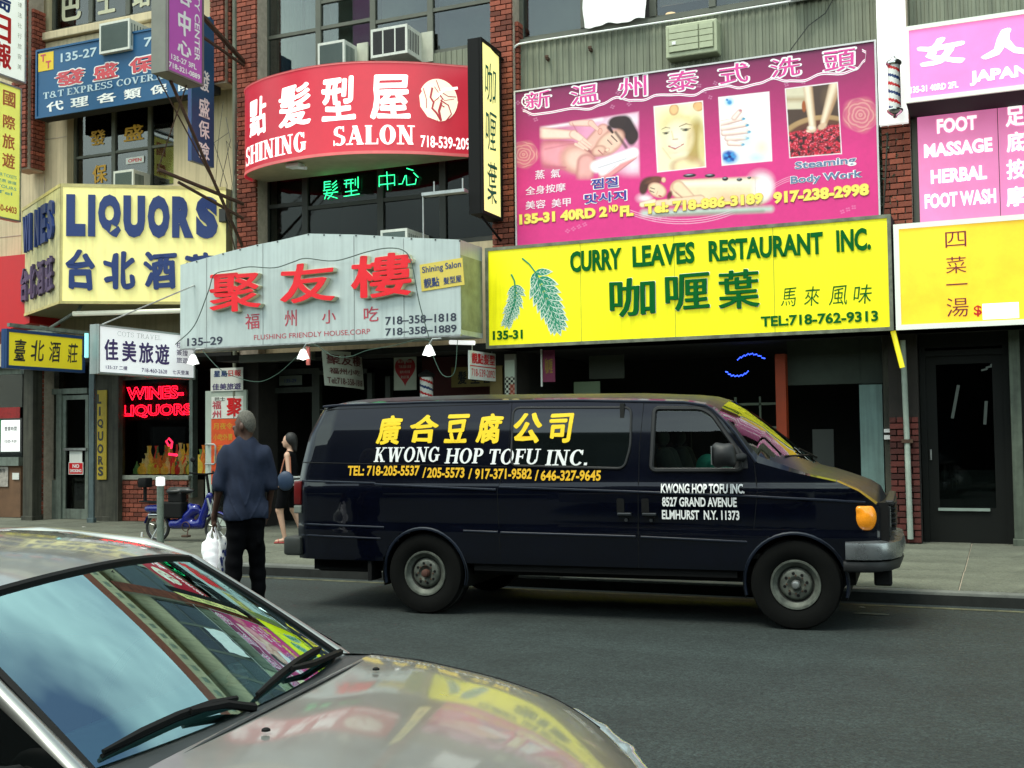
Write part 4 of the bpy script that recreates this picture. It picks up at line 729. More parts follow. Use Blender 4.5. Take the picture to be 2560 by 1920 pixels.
    skin(cp(1010, 848, 1440, 868, 62, 92, .35), (250, 212, 176)); F(cp(1020, 818, 1400, 812, 26, 40, .9), (255, 246, 228)); F(el(1300, 900, 150, 40, 0, .9), (246, 200, 158), .8); F(el(1482, 850, 74, 96, 0, .5), (255, 248, 250)); F(cp(1440, 790, 1440, 920, 6, 8, 1), (226, 196, 196), .6)
    skin(cp(1000, 836, 1068, 905, 42, 30, .5), (250, 208, 174)); skin(cp(800, 938, 1120, 912, 19, 32, .5), (248, 206, 174)); F(cp(812, 952, 1100, 944, 5, 6, 1), (206, 140, 116), .8); skin(cp(790, 938, 860, 918, 20, 16, .6), (252, 216, 188)); F(el(950, 884, 17, 34, 20, .5), (110, 44, 46)); F(cp(985, 868, 1020, 900, 5, 4, .9), (196, 130, 110), .8)
    F(el(842, 806, 70, 42, -8, .3), (98, 52, 40)); F(el(800, 838, 30, 50, 10, .35), (80, 40, 32)); F(el(880, 786, 40, 22, 0, .4), (120, 66, 48)); skin(el(880, 852, 62, 46, 32, .4), (248, 204, 172)); F(el(840, 800, 50, 12, -20, .9), (140, 84, 60), .6); skin(el(918, 792, 15, 19, 0, .5), (240, 188, 156)); F(el(812, 900, 48, 20, 0, .8), (255, 240, 244))
    F(cp(842, 838, 866, 846, 3.5, 3, .6), (76, 40, 32)); F(cp(838, 856, 862, 866, 4, 3, .6), (58, 28, 26)); F(cp(884, 858, 876, 878, 4, 5, 1), (226, 168, 138), .8); F(el(896, 888, 14, 6, 20, .5), (206, 66, 76)); F(el(864, 884, 16, 8, 20, 1), (240, 168, 150), .7)
    for cx, cy, rx, ry in ((1064, 768, 40, 12), (1180, 771, 36, 12), (1272, 790, 19, 13), (1352, 796, 17, 10), (1407, 786, 12, 7)): F(el(cx, cy+5, rx*1.1, ry*1.1, -3, .5), (186, 140, 120), .6); F(el(cx, cy, rx, ry, -3, .2), (26, 26, 32)); F(el(cx-rx*.1, cy-ry*.35, rx*.7, ry*.35, -3, .7), (214, 222, 230), .8)
    for g in (0, 13, 26):      # swooshes
        yy = 1055-g-((X_-1020)/330)**2*70; F(np.clip(1-np.abs(Y_-yy)/3.2, 0, 1)*np.clip((X_-640)/60, 0, 1)*np.clip((1330-X_)/60, 0, 1), (255, 226, 244), .85)
        yy = 905-g*.9-(1-((1720-X_)/250)**2)*110*np.clip((X_-1470)/30, 0, 1); F(np.clip(1-np.abs(Y_-yy)/3.2, 0, 1)*np.clip((X_-1480)/40, 0, 1)*np.clip((1680-X_)/60, 0, 1), (255, 226, 244), .6)
    k = np.ones_like(U); img = img*(1+.05*(nz1[..., None]-.5)+.05*(nz2[..., None]-.5)); return img
ms = cabinet('large pink massage billboard with photographs above the curry sign', P, -7.2, -1.52, 4.77, 7.36, .12, M['steel'], None, mat('thin pale frame', (.62, .6, .6), .4, .3), .025, name='billboard', cat='billboard')
canvas(ms, 'print', P, (-7.178, 4.79, -1.542, 7.338), 760, 346, massage, vcol('billboard print', .45, .0), off=.002)
MG = mat('billboard magenta', (.68, .05, .3), .4, var=.2, scale=6, emit=.1); WH = mat('billboard white', (.85, .83, .84), .4, var=.02, emit=.12)
for s, b in (('新', (-7.0, 7.03, -6.56, 7.3)), ('温', (-6.216, 7.0, -5.74, 7.3)), ('州', (-5.399, 7.0, -4.954, 7.32)), ('泰', (-4.612, 7.0, -4.149, 7.3)), ('式', (-3.81, 7.0, -3.369, 7.3)), ('洗', (-3.038, 7.0, -2.598, 7.28)), ('頭', (-2.255, 6.97, -1.806, 7.28))):
    text(ms, s, (b[0]-.03, b[1]-.025, b[2]+.03, b[3]+.025), WH, P, .06, off=.006, name='lettering', wob=.01); text(ms, s, b, MG, P, .012, off=.009, name='lettering', wob=.01)
vine = [(-7.05, 7.02), (-6.85, 6.93), (-6.6, 6.93), (-6.2, 6.95), (-5.9, 6.9), (-5.7, 6.95), (-5.45, 7.03), (-5.2, 6.95), (-5.0, 6.93), (-4.8, 6.98), (-4.5, 6.95), (-4.2, 6.9), (-4.0, 6.97), (-3.7, 6.98), (-3.5, 6.92), (-3.2, 6.95), (-3.0, 7.0), (-2.8, 6.93), (-2.55, 6.9), (-2.3, 6.97), (-2.0, 6.93), (-1.8, 6.97), (-1.68, 7.08), (-1.66, 7.2), (-1.73, 7.24)]
for dz, r in ((0, .028),):
    mb = MB(); pts = []
    for i in range(len(vine)-1):
        for j in range(5): t_ = j/5; t_ = t_*t_*(3-2*t_); pts.append((vine[i][0]*(1-j/5)+vine[i+1][0]*j/5, vine[i][1]*(1-t_)+vine[i+1][1]*t_))
    top = [P.pt(x, y+.02, .004) for x, y in pts]; bot = [P.pt(x, y-.02, .004) for x, y in pts]; obj('vine_print', mb.grid([bot, top]), WH, ms); obj('vine_print', MB().grid([[P.pt(x, y-.005, .0052) for x, y in pts], [P.pt(x, y+.005, .0052) for x, y in pts]]), MG, ms)
sp = [(-6.98+.1*(1-i/26)*math.cos(i*.42+1.5), 7.16+.1*(1-i/26)*math.sin(i*.42+1.5)) for i in range(26)]
obj('vine_print', MB().grid([[P.pt(-6.98+(x+6.98)*.86, 7.16+(y-7.16)*.86, .0062) for x, y in sp], [P.pt(-6.98+(x+6.98)*1.12, 7.16+(y-7.16)*1.12, .0062) for x, y in sp]]), WH, ms)
PW = mat('pale pink letter', (.85, .7, .78), .5, var=.02, emit=.1)
for s, b in (('蒸', (-6.848, 5.861, -6.679, 6.01)), ('氣', (-6.576, 5.855, -6.41, 6.0)), ('全身按摩', (-7.019, 5.62, -6.324, 5.76)), ('美容', (-7.023, 5.385, -6.671, 5.525)), ('美甲', (-6.569, 5.375, -6.239, 5.515))): text(ms, s, b, PW, P, .02, off=.006)
BV = mat('blue violet letter', (.05, .05, .35), .5, var=.03)
for s, b in (('찜질', (-5.885, 5.61, -5.441, 5.77)), ('맛사지', (-6.005, 5.385, -5.311, 5.54))): text(ms, s, (b[0]-.018, b[1]-.015, b[2]+.018, b[3]+.015), WH, P, .07, off=.006); text(ms, s, b, BV, P, .035, off=.01)
YL = mat('billboard yellow', (.85, .72, .12), .45, var=.02, emit=.12)
for s, b in (('135-31 40RD 2', (-7.139, 5.15, -5.62, 5.3)), ('ND', (-5.602, 5.22, -5.44, 5.31)), ('FL', (-5.423, 5.13, -5.19, 5.28)), ('Tel: 718-886-3189', (-5.022, 5.13, -3.179, 5.285)), ('917-238-2998', (-3.042, 5.11, -1.664, 5.27))): text(ms, s, (b[0], b[1]-.01, b[2], b[3]+.02), mat('yellow rim', (.75, .3, .1), .5), P, .075, off=.012); text(ms, s, (b[0]+.008, b[1]-.004, b[2]-.008, b[3]+.014), YL, P, .055, off=.016)
GB = mat('grey blue letter', (.14, .22, .38), .5, var=.05)
for s, b in (('Steaming', (-2.714, 5.56, -1.834, 5.71)), ('Body Work', (-2.782, 5.35, -1.755, 5.5))): text(ms, s, b, WH, P, .06, off=.005); text(ms, s, (b[0]+.008, b[1]+.006, b[2]-.008, b[3]-.006), GB, P, .02, off=.009)
# conduit round the billboard
t = thing('conduit', 'white conduit pipe running up and over the pink billboard', 'pipe', (-7.3, 17.1, 4.7))
c_ = [(-7.31, 17.12, 4.9), (-7.31, 17.12, 7.95)]+[(-7.31+.16*(1-math.cos(a)), 17.12, 7.98+.16*math.sin(a)+.06) for a in (.2, .6, 1.0, 1.4)]+[(-7.0, 17.12, 8.2), (-4.5, 17.15, 8.19), (-1.6, 17.15, 8.2)]
obj('pipe', MB().tube(c_, .018, 8), M['wht'], t, smooth=True)
for x in (-6.7, -5.95): b = thing('bolt_anchor', 'rusty bolt sticking out of the siding, '+('left of the pair' if x < -6.5 else 'right of the pair'), 'bolt', (x, 17.2, 7.93 if x < -6.5 else 7.97)); z_ = 7.93 if x < -6.5 else 7.97; obj('bolt', MB().box(x-.02, x+.02, 17.15, 17.24, z_-.05, z_).box(x-.03, x+.03, 17.14, 17.16, z_-.02, z_+.02), M['rust'], b)
# wall air unit over the billboard
t = thing('air_conditioner', 'flat cream air conditioner grille in the ribbed siding above the billboard', 'air conditioner', (-4.24, 17.1, 7.55)); CRE = mat('cream plastic', (.42, .45, .3), .5, var=.12, scale=5)
obj('housing', MB().rbox(-4.65, -3.84, 17.0, 17.3, 7.55, 8.07, .02), CRE, t)
CRD = mat('cream grille shade', (.22, .24, .15), .6)
obj('grille_recess', MB().box(-4.6, -3.89, 16.99, 17.0, 7.62, 8.02), CRD, t)
for i in range(4): obj('louvre', MB().rbox(-4.59, -4.13, 16.97, 16.992, 7.63+i*.098, 7.72+i*.098, .004, 1), CRE, t); obj('louvre', MB().rbox(-4.11, -3.9, 16.97, 16.992, 7.63+i*.098, 7.72+i*.098, .004, 1), CRE, t)
obj('badge', MB().box(-4.54, -4.48, 16.96, 16.972, 7.74, 7.79), M['wht'], t)
# white cloth hanging from the upper window
t = thing('hanging_cloth', 'white cloth hung out of the upper window above the billboard', 'cloth', (-5.5, 17.1, 8.27))
rows = [[(-6.04+(1.04*i/30)+.04*math.cos(j)*(.5-i/30), 17.12+.02*math.sin(i*.9+j*.3), 8.29+.9*j/8-.02*math.sin(i*.4)) for i in range(31)] for j in range(9)]
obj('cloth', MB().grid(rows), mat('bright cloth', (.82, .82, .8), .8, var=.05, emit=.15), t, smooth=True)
t = thing('window_lamp', 'small lit lamp glowing inside the dark upper window', 'lamp', (-4.8, 17.6, 8.4)); obj('bulb', MB().lathe([(0, -.06), (.05, -.05), (.11, 0), (.08, .06), (0, .08)], (-4.72, 17.6, 8.42), n=14), mat('warm bulb', (1, .6, .3), .5, emit=2.5, var=0), t, smooth=True)
t = thing('cable', 'thin black cable sagging down the ribbed siding toward the billboard corner', 'cable', (-2.6, 17.2, 7.5)); obj('cable', MB().tube([(-2.1, 17.2, 8.2), (-2.25, 17.19, 7.95), (-2.5, 17.19, 7.8), (-2.75, 17.19, 7.5), (-2.85, 17.19, 7.36)], .008, 5), M['ink'], t)
t = thing('clothes_rail', 'dark rail of small pots on the sill at the top right window', 'rack', (-2.5, 17.1, 8.28)); obj('rail', MB().box(-2.75, -2.1, 17.0, 17.18, 8.22, 8.26), M['ink'], t); obj('pot', MB().lathe([(.05, 0), (.08, .12), (0, .12)], (-2.5, 17.1, 8.26), n=10), mat('orange pot', (.4, .12, .03), .6), t)
# ---- red curved salon sign
ARC = np.array([(-12.42, 17.0), (-12.36, 16.7), (-12.1, 16.42), (-11.6, 16.17), (-11.05, 16.03), (-10.45, 15.97), (-9.85, 16.04), (-9.3, 16.24), (-8.75, 16.56), (-8.3, 16.93), (-7.9, 17.25)])
def crm(Pn, n=8):
    Q = np.vstack([2*Pn[0]-Pn[1], Pn, 2*Pn[-1]-Pn[-2]]); out = []
    for i in range(len(Pn)-1):
        a, b, c, d = Q[i:i+4]
        for j in range(n): t = j/n; out.append(.5*((2*b)+(-a+c)*t+(2*a-5*b+4*c-d)*t*t+(-a+3*b-3*c+d)*t**3))
    out.append(Pn[-1]); return np.array(out)
AC_ = crm(ARC); AL = np.r_[0, np.cumsum(np.hypot(*np.diff(AC_, axis=0).T))]
class Arc:
    def pt(s, u, v, w=0.):
        i = int(min(len(AC_)-2, max(0, np.searchsorted(AL, u)-1))); t = (u-AL[i])/(AL[i+1]-AL[i]); p = AC_[i]*(1-t)+AC_[i+1]*t
        i0, i1 = max(0, i-1), min(len(AC_)-1, i+2); e = AC_[i1]-AC_[i0]; e = e/np.hypot(*e); return Vector((p[0]+e[1]*w, p[1]-e[0]*w, v))
A_ = Arc(); ZB, ZT = 6.4, 7.95
sn = thing('curved_sign', 'curved red shining salon sign with white lettering and head emblem', 'sign', (-10.2, 16.6, ZB))
us = list(AL); Lmax = AL[-1]
obj('face', MB().grid([[A_.pt(u, zz, 0) for u in us] for zz in np.linspace(ZB, ZT, 6)]), mat('lit red film', (.62, .03, .055), .35, var=.12, scale=.8, emit=.2), sn, smooth=True)
def slabz(z0, z1, w, inset):
    mb = MB(); front = [A_.pt(u, z0, w-inset) for u in us]; ft = [A_.pt(u, z1, w-inset) for u in us]; n = len(us); back = [Vector((p.x, 17.3, p.z)) for p in front]; bt = [Vector((p.x, 17.3, p.z)) for p in ft]
    vs = front+ft+back+bt; f = [(i, i+1, n+i+1, n+i) for i in range(n-1)]+[(n+i, n+i+1, 3*n+i+1, 3*n+i) for i in range(n-1)]+[(2*n+i, 2*n+i+1, i+1, i) for i in range(n-1)]; mb.add(vs, f); return mb
obj('underside', slabz(ZB+.04, ZB+.07, 0, .03), mat('cream underside', (.5, .42, .27), .7, var=.2), sn); obj('top', slabz(ZT-.05, ZT-.02, 0, .02), M['steel'], sn)
obj('trim', MB().grid([[A_.pt(u, ZT+.0, w) for u in us] for w in (-.02, .02)]).grid([[A_.pt(u, zz, .012) for u in us] for zz in (ZT-.03, ZT)]).grid([[A_.pt(u, zz, .012) for u in us] for zz in (ZB, ZB+.05)]), mat('pale red trim', (.75, .16, .16), .4, emit=.15), sn)
t = thing('under_lamp', 'small white fitting under the red curved sign', 'lamp', (-11.0, 16.3, 6.36)); obj('housing', MB().box(-11.15, -10.9, 16.2, 16.4, 6.36, 6.42).tube([(-11.2, 16.3, 6.4), (-10.8, 16.3, 6.33)], .03, 8), M['wht'], t)
WL = mat('lit letter white', (.85, .84, .8), .4, emit=.7, var=0)
for s, b in (('點', (.80, 6.98, 1.36, 7.66)), ('髮', (1.682, 6.98, 2.393, 7.7)), ('型', (2.596, 6.98, 3.204, 7.72)), ('屋', (3.439, 6.97, 4.108, 7.73))): text(sn, s, b, WL, A_, .038, off=.006, wob=.014, cuts=.12)
text(sn, 'SHINING', (.62, 6.52, 2.3, 6.86), WL, A_, serif=True, off=.006, cuts=.12, W=.26); text(sn, 'SALON', (2.815, 6.55, 4.174, 6.88), WL, A_, serif=True, off=.006, cuts=.12, W=.26)
text(sn, '718-539-2092', (4.271, 6.52, 5.2, 6.72), WL, A_, .02, off=.006, cuts=.12)
em = MB()
def blob(pts, w): b = len(em.v); em.v.extend(tuple(A_.pt(4.576+x*.34, 7.33+y*.37, w)) for x, y in pts); em.f.append(tuple(range(b, b+len(pts))))
cir = [(math.cos(a), math.sin(a)) for a in np.linspace(0, 2*math.pi, 40, endpoint=False)]
blob([c for c in cir if c[0] < -.2 or True][0:1]+[(.97*x, .97*y) for x, y in cir if x > -.12 or y > .35], .008)
blob([(-.55, .75), (-.3, .6), (-.38, .1), (-.2, -.15), (-.3, -.4), (-.1, -.62), (-.05, -.95), (-.55, -.8), (-.9, -.35), (-.95, .15)], .0085)
obj('emblem', em, mat('emblem cream', (.85, .8, .62), .4, emit=.4, var=0), sn)
er = MB()
def ribbon(pts, r, w=.011):
    L_ = []; R_ = []
    for i, (x, y) in enumerate(pts):
        a = pts[max(0, i-1)]; b = pts[min(len(pts)-1, i+1)]; dx, dy = b[0]-a[0], b[1]-a[1]; q = math.hypot(dx, dy)+1e-9; ox, oy = -dy/q*r, dx/q*r
        L_.append(A_.pt(4.576+(x+ox)*.34, 7.33+(y+oy)*.37, w)); R_.append(A_.pt(4.576+(x-ox)*.34, 7.33+(y-oy)*.37, w))
    er.grid([L_, R_])
ribbon([(-.3, .55), (-.4, .1), (-.24, -.12), (-.32, -.4), (-.1, -.6), (.1, -.9)], .05); ribbon([(.0, .3), (.2, .1), (.1, -.2), (.3, -.3)], .03); ribbon([(-.1, .9), (.1, .4), (.5, .2), (.9, .2)], .02); ribbon([(.1, .0), (.5, -.2), (.65, -.6), (.4, -.9)], .03); ribbon([(-.2, .6), (.3, .0), (.8, .1)], .015); ribbon([(-.75, .5), (-.6, 0), (-.6, -.4)], .02); ribbon([(.15, -.1), (.02, -.5), (.12, -.95)], .06); ribbon([(-.25, -.1), (0, .1), (.05, .35)], .02)
obj('emblem_line', er, mat('emblem red', (.6, .05, .07), .4, emit=.12, var=0), sn)
er = MB(); ribbon([(-.1, .15), (.3, .5), (.98, .62)], .06, .013); obj('emblem_comb', er, WL, sn)
# ---- blade signs
P = PX(-7.46); vb = cabinet('tall narrow blade sign, yellow faces in a black frame with green characters', P, 16.19, 16.98, 5.24, 8.06, .22, M['black'], mat('cream yellow face', (.9, .82, .3), .4, emit=.5, var=.03), M['black'], .05, name='blade_sign', w0=.0)  # face turned away from the light, brightened with added emission
for s, b in (('咖', (16.36, 7.1, 16.8, 7.75)), ('喱', (16.36, 6.3, 16.8, 6.95)), ('葉', (16.4, 5.45, 16.8, 6.15))): text(vb, s, b, mat('dark sea green', (.01, .15, .1), .5), P, .0, wob=.02, shear=.1, off=.006)
obj('bracket', MB().box(-7.6, -7.5, 16.95, 17.3, 7.95, 8.0).box(-7.6, -7.5, 16.95, 17.3, 5.4, 5.45).tube([(-7.5, 16.3, 8.08), (-7.4, 17.2, 7.9)], .015).tube([(-7.55, 16.4, 5.22), (-7.5, 17.1, 4.9)], .02), M['black'], vb)
P = PX(-12.0); pb = cabinet('purple blade sign with white lettering in a grey box, top left', P, 14.18, 15.07, 7.56, 11.2, .31, mat('grey box', (.19, .19, .16), .6, var=.15), mat('sign purple', (.3, .06, .27), .4, var=.05, emit=.25), mat('brown grey rim', (.16, .13, .13), .5), .03, name='blade_sign', w0=0)
for s, b in (('中', (14.439, 8.25, 14.76, 8.67)), ('心', (14.426, 7.92, 14.77, 8.17)), ('容', (14.43, 8.76, 14.78, 9.1)), ('美', (14.43, 9.25, 14.78, 9.6))): text(pb, s, b, M['wht'], P, .045, off=.006, wob=.015)
text(pb, '135-27 3FL', (14.28, 7.78, 14.9, 7.87), M['wht'], P, .03, off=.006); text(pb, '718-321-0889', (14.225, 7.64, 14.99, 7.73), M['wht'], P, .03, off=.006); text(pb, 'BEAUTY CENTER', (14.85, 7.93, 14.98, 9.55), M['wht'], P, .02, off=.006, rot=-90)
arm = MB().tube([(-12.15, 15.05, 8.9), (-12.7, 17.3, 8.62)], .045, 6).tube([(-12.15, 15.05, 8.5), (-12.7, 17.3, 8.6)], .03, 6).tube([(-12.28, 14.6, 7.56), (-12.5, 16.0, 6.2), (-12.72, 17.3, 5.0)], .028, 6).tube([(-12.3, 14.3, 7.56), (-12.45, 16.2, 5.9), (-12.6, 17.0, 4.4)], .012, 5).tube([(-13.3, 15.5, 6.4), (-12.62, 17.1, 6.0)], .035, 6).tube([(-13.2, 15.9, 6.25), (-12.62, 17.1, 5.72)], .03, 6).tube([(-13.3, 15.5, 6.4), (-12.2, 14.9, 7.56)], .012, 5)
obj('bracket', arm, M['rust'], pb)
P = PX(-12.9); bb = cabinet('narrow dark blue blade sign with white characters beside the hanging brick pier', P, 15.89, 16.51, 6.6, 9.3, .08, M['navy'], mat('blade navy', (.012, .075, .17), .4, var=.1), None, 0, name='blade_sign')
for s, b in (('發', (16.08, 7.92, 16.38, 8.3)), ('盛', (16.08, 7.44, 16.38, 7.8)), ('保', (16.08, 7.06, 16.38, 7.38)), ('險', (16.08, 6.68, 16.38, 7.0))): text(bb, s, b, M['wht'], P, .03, off=.006, wob=.02)
P = PX(-17.0); wb = cabinet('white newspaper blade sign with red characters at top left corner', P, 14.9, 16.08, 8.56, 11.0, .12, M['steel'], mat('white sign face', (.8, .83, .74), .5, var=.06, emit=.3), M['steel'], .03, name='blade_sign')  # white face glows a little to offset its shaded side
for s, b, m_ in (('日', (15.35, 9.22, 15.724, 9.72), M['red']), ('報', (15.35, 8.72, 15.738, 9.2), M['red']), ('島', (15.35, 9.8, 15.72, 10.25), M['navy']), ('星', (15.35, 10.4, 15.72, 10.85), M['navy'])): text(wb, s, b, m_, P, .045, off=.006)
for i in range(7): text(wb, '美容旅行社法律'[i], (15.88, 8.8+i*.2, 15.98, 8.9+i*.2), mat('faint ink', (.4, .42, .36), .6), P, .0, off=.006)
yb = cabinet('yellow travel blade sign with faded red characters at the left edge', P, 14.9, 16.0, 5.88, 8.45, .1, M['steel'], mat('pale yellow face', (.85, .83, .16), .5, var=.1, emit=.22), M['steel'], .03, name='blade_sign', w0=-.02)  # emission added to the yellow face, which is turned into shade
FR_ = mat('faded orange red', (.6, .16, .06), .6, var=.2); P2 = PX(-17.02)
for s, b in (('國', (15.566, 8.03, 15.86, 8.32)), ('際', (15.57, 7.6, 15.86, 7.86)), ('旅', (15.56, 7.22, 15.85, 7.5)), ('遊', (15.56, 6.86, 15.86, 7.14)), ('350-6403', (15.4, 6.02, 15.91, 6.15))): text(yb, s, b, FR_, P2, .03, off=.006)
for i in range(4): text(yb, ['AIR TICKETS', '機票 簽證', 'TOURS', 'Tel'][i], (15.45, 6.68-i*.11, 15.9-.1*(i > 2), 6.74-i*.11), mat('faded teal', (.2, .5, .45), .6), P2, .01, off=.006)
P = PX(-15.0); ty = cabinet('small yellow sign in a blue frame with brush characters, lower left', P, 13.82, 15.56, 2.93, 3.58, .1, mat('blue frame', (.01, .05, .16), .4), mat('taibei yellow', (.8, .66, .02), .45, var=.05, emit=.15), mat('blue frame', (.01, .05, .16), .4), .05, name='blade_sign')
for s, b in (('臺', (13.98, 3.06, 14.25, 3.43)), ('北', (14.34, 3.08, 14.64, 3.44)), ('酒', (14.744, 3.08, 15.01, 3.44)), ('莊', (15.16, 3.09, 15.41, 3.44))): text(ty, s, b, M['ink'], P, .01, off=.006, wob=.02, shear=.12)
obj('bracket', MB().box(-15.06, -15.0, 13.9, 17.7, 3.62, 3.68).box(-15.06, -15.0, 15.5, 17.7, 3.2, 3.25), M['dframe'], ty)
P = PX(-13.0); ct = cabinet('white lit travel agency sign with purple characters under the yellow liquors box', P, 13.77, 16.1, 2.77, 3.55, .16, mat('aluminium rim', (.4, .44, .42), .4, .5), mat('lit white face', (.8, .82, .82), .4, emit=.33, var=.05, scale=.8), mat('aluminium rim', (.4, .44, .42), .4, .5), .03, name='blade_sign')
PU = mat('deep purple', (.06, .035, .16), .5)
text(ct, 'COTS TRAVEL', (14.196, 3.395, 15.214, 3.475), mat('washed grey', (.5, .52, .5), .5, emit=.1), P, serif=True, off=.006, W=.1)
for s, b in (('佳', (13.908, 2.99, 14.222, 3.34)), ('美', (14.302, 2.99, 14.638, 3.34)), ('旅', (14.694, 2.99, 15.044, 3.34)), ('遊', (15.083, 2.99, 15.437, 3.34)), ('135-27 二樓', (13.943, 2.85, 14.426, 2.92)), ('718-460-2628', (14.759, 2.84, 15.38, 2.91)), ('七天營業', (15.517, 2.84, 15.95, 2.92))): text(ct, s, b, PU, P, .04 if len(s) == 1 else .01, off=.006, wob=.012)
for i in range(3): text(ct, ['機票', '簽證', '旅遊'][i], (15.62, 3.3-i*.13, 15.92, 3.4-i*.13), PU, P, .01, off=.006)
obj('stay_rod', MB().tube([(-13.08, 13.95, 3.56), (-12.6, 15.6, 4.35), (-12.5, 16.9, 4.9)], .012, 6), M['steel'], ct)
t = thing('tube_light', 'pale cyan tube light hanging left of the white travel sign', 'lamp', (-13.3, 13.72, 3.1)); obj('tube', MB().tube([(-13.12, 13.66, 3.02), (-13.12, 13.66, 3.4)], .03, 8), mat('cyan tube', (.3, .8, .8), .4, emit=.5, var=0), t)
# ---- blue express sign
P = PY(17.0); ex = cabinet('blue insurance sign with outlined red characters at upper left', P, -17.68, -13.36, 8.2, 9.6, .3, M['dark'], mat('sign blue', (.006, .085, .21), .4, var=.1, scale=1.5), mat('sign blue', (.006, .085, .21), .4), .04)
SKY = mat('pale blue letter', (.5, .62, .68), .5); OR = mat('outlined red', (.6, .07, .09), .5, var=.08)
text(ex, '135-27', (-17.03, 9.26, -16.1, 9.44), SKY, P, .02, off=.006); text(ex, '718-353', (-14.93, 9.26, -13.6, 9.44), SKY, P, .02, off=.006)
for s, b in (('發', (-17.18, 8.77, -16.4, 9.08)), ('盛', (-16.18, 8.77, -15.56, 9.08)), ('保', (-15.28, 8.77, -14.69, 9.08)), ('險', (-14.3, 8.77, -13.7, 9.08))): text(ex, s, (b[0]-.03, b[1]-.025, b[2]+.03, b[3]+.025), M['wht'], P, .07, off=.006, wob=.02); text(ex, s, b, OR, P, .045, off=.01, wob=.02)
for s, b in (('T&T', (-17.486, 8.575, -16.938, 8.71)), ('EXPRESS', (-16.862, 8.575, -15.69, 8.71)), ('COVERAGE', (-15.6, 8.575, -14.1, 8.71))): text(ex, s, b, SKY, P, serif=True, off=.006)
for s, b in (('代', (-17.4, 8.3, -16.95, 8.5)), ('理', (-16.77, 8.3, -16.3, 8.5)), ('各', (-16.1, 8.3, -15.6, 8.49)), ('類', (-15.42, 8.29, -14.99, 8.49)), ('保', (-14.774, 8.3, -14.36, 8.48)), ('險', (-14.112, 8.28, -13.707, 8.46))): text(ex, s, b, M['wht'], P, .035, off=.006, wob=.015)
obj('emblem', MB().pbox(P, -17.62, -17.22, 9.15, 9.52, .0, .008), mat('emblem yellow', (.8, .55, .01), .4), ex); text(ex, 'T', (-17.56, 9.34, -17.42, 9.49), OR, P, .03, off=.012); text(ex, 'T', (-17.42, 9.19, -17.28, 9.34), OR, P, .03, off=.012)
# ---- liquors wedge box
LQ = thing('corner_sign', 'yellow two sided liquors box sign with raised blue letters', 'sign', (-15.5, 16.5, 4.2))
PM_, PW_ = Pl((-15.5, 15.5), (-13.05, 17.05)), Pl((-17.85, 16.85), (-15.5, 15.5)); LY = mat('liquors yellow', (.9, .8, .3), .45, var=.08, scale=2, emit=.2, streak=.08); LYs = mat('liquors side yellow', (.62, .56, .28), .5, var=.3, scale=4, streak=.3)
c_ = [(-17.85, 16.85), (-15.5, 15.5), (-13.05, 17.05), (-13.05, 17.6), (-17.85, 17.6)]; n = 5
obj('cabinet', MB().add([(x, y, 4.2) for x, y in c_]+[(x, y, 6.35) for x, y in c_], [(4, 3, 2, 1, 0), (5, 6, 7, 8, 9)]+[(i, (i+1) % n, n+(i+1) % n, n+i) for i in range(n)]), mat('liquors back', (.3, .27, .15), .6), LQ)
L1, L2 = (Vector((-13.05, 17.05))-Vector((-15.5, 15.5))).length, (Vector((-15.5, 15.5))-Vector((-17.85, 16.85))).length
obj('front_face', MB().pbox(PM_, .01, L1, 4.22, 6.33, .002, .02), LY, LQ); obj('side_face', MB().pbox(PW_, 0, L2-.01, 4.22, 6.33, .002, .02), LYs, LQ)
for P_, L_ in ((PM_, L1), (PW_, L2)): obj('rim', MB().pbox(P_, 0, L_, 6.31, 6.37, 0, .03).pbox(P_, 0, L_, 4.19, 4.24, 0, .03).pbox(P_, 0, .03, 4.24, 6.31, 0, .028), mat('rim yellow', (.6, .5, .2), .5, var=.3), LQ)
BL2 = mat('raised blue', (.006, .03, .17), .4, var=.12, scale=20)
for s, b in (('L', (.1, 5.41, .43, 6.17)), ('I', (.476, 5.41, .6, 6.17)), ('Q', (.65, 5.4, 1.045, 6.18)), ('U', (1.089, 5.4, 1.468, 6.17)), ('O', (1.515, 5.395, 1.9, 6.18)), ('R', (1.944, 5.41, 2.323, 6.17)), ('S', (2.365, 5.4, 2.758, 6.18))): text(LQ, s, b, BL2, PM_, .08, ext=.03, off=.03, name='letter')
for s, b in (('台', (.09, 4.42, .6, 5.17)), ('北', (.74, 4.45, 1.3, 5.15)), ('酒', (1.44, 4.45, 2.03, 5.15)), ('莊', (2.171, 4.45, 2.71, 5.15))): text(LQ, s, b, BL2, PM_, .055, ext=.03, off=.03, wob=.025, name='letter')
for i, s in enumerate('WINES'): text(LQ, s, (.3+i*.46-.06*(i > 1), 5.42, .3+i*.46+(.44 if s == 'W' else .12 if s == 'I' else .34)-.06*(i > 1), 6.14), BL2, PW_, .05, ext=.05, off=.03, name='letter')
for i, s in enumerate('台北酒莊'): text(LQ, s, (.15+i*.6, 4.45, .62+i*.6, 5.12), mat('dull purple', (.08, .05, .12), .5), PW_, .045, ext=.05, off=.03, wob=.02, name='letter')
t = thing('tube_light', 'long white fluorescent tube fixed beneath the yellow liquors box', 'lamp', (-14.5, 16.2, 4.05)); obj('tube', MB().tube([(-15.45, 15.75, 4.03), (-12.9, 16.9, 4.08)], .045, 10), mat('off tube white', (.6, .6, .48), .4, emit=.25, var=.1), t); obj('bracket', MB().tube([(-15.45, 15.75, 4.03), (-16.6, 16.3, 3.85)], .03).tube([(-15.4, 15.8, 4.05), (-15.4, 15.9, 4.2)], .03), M['dframe'], t)
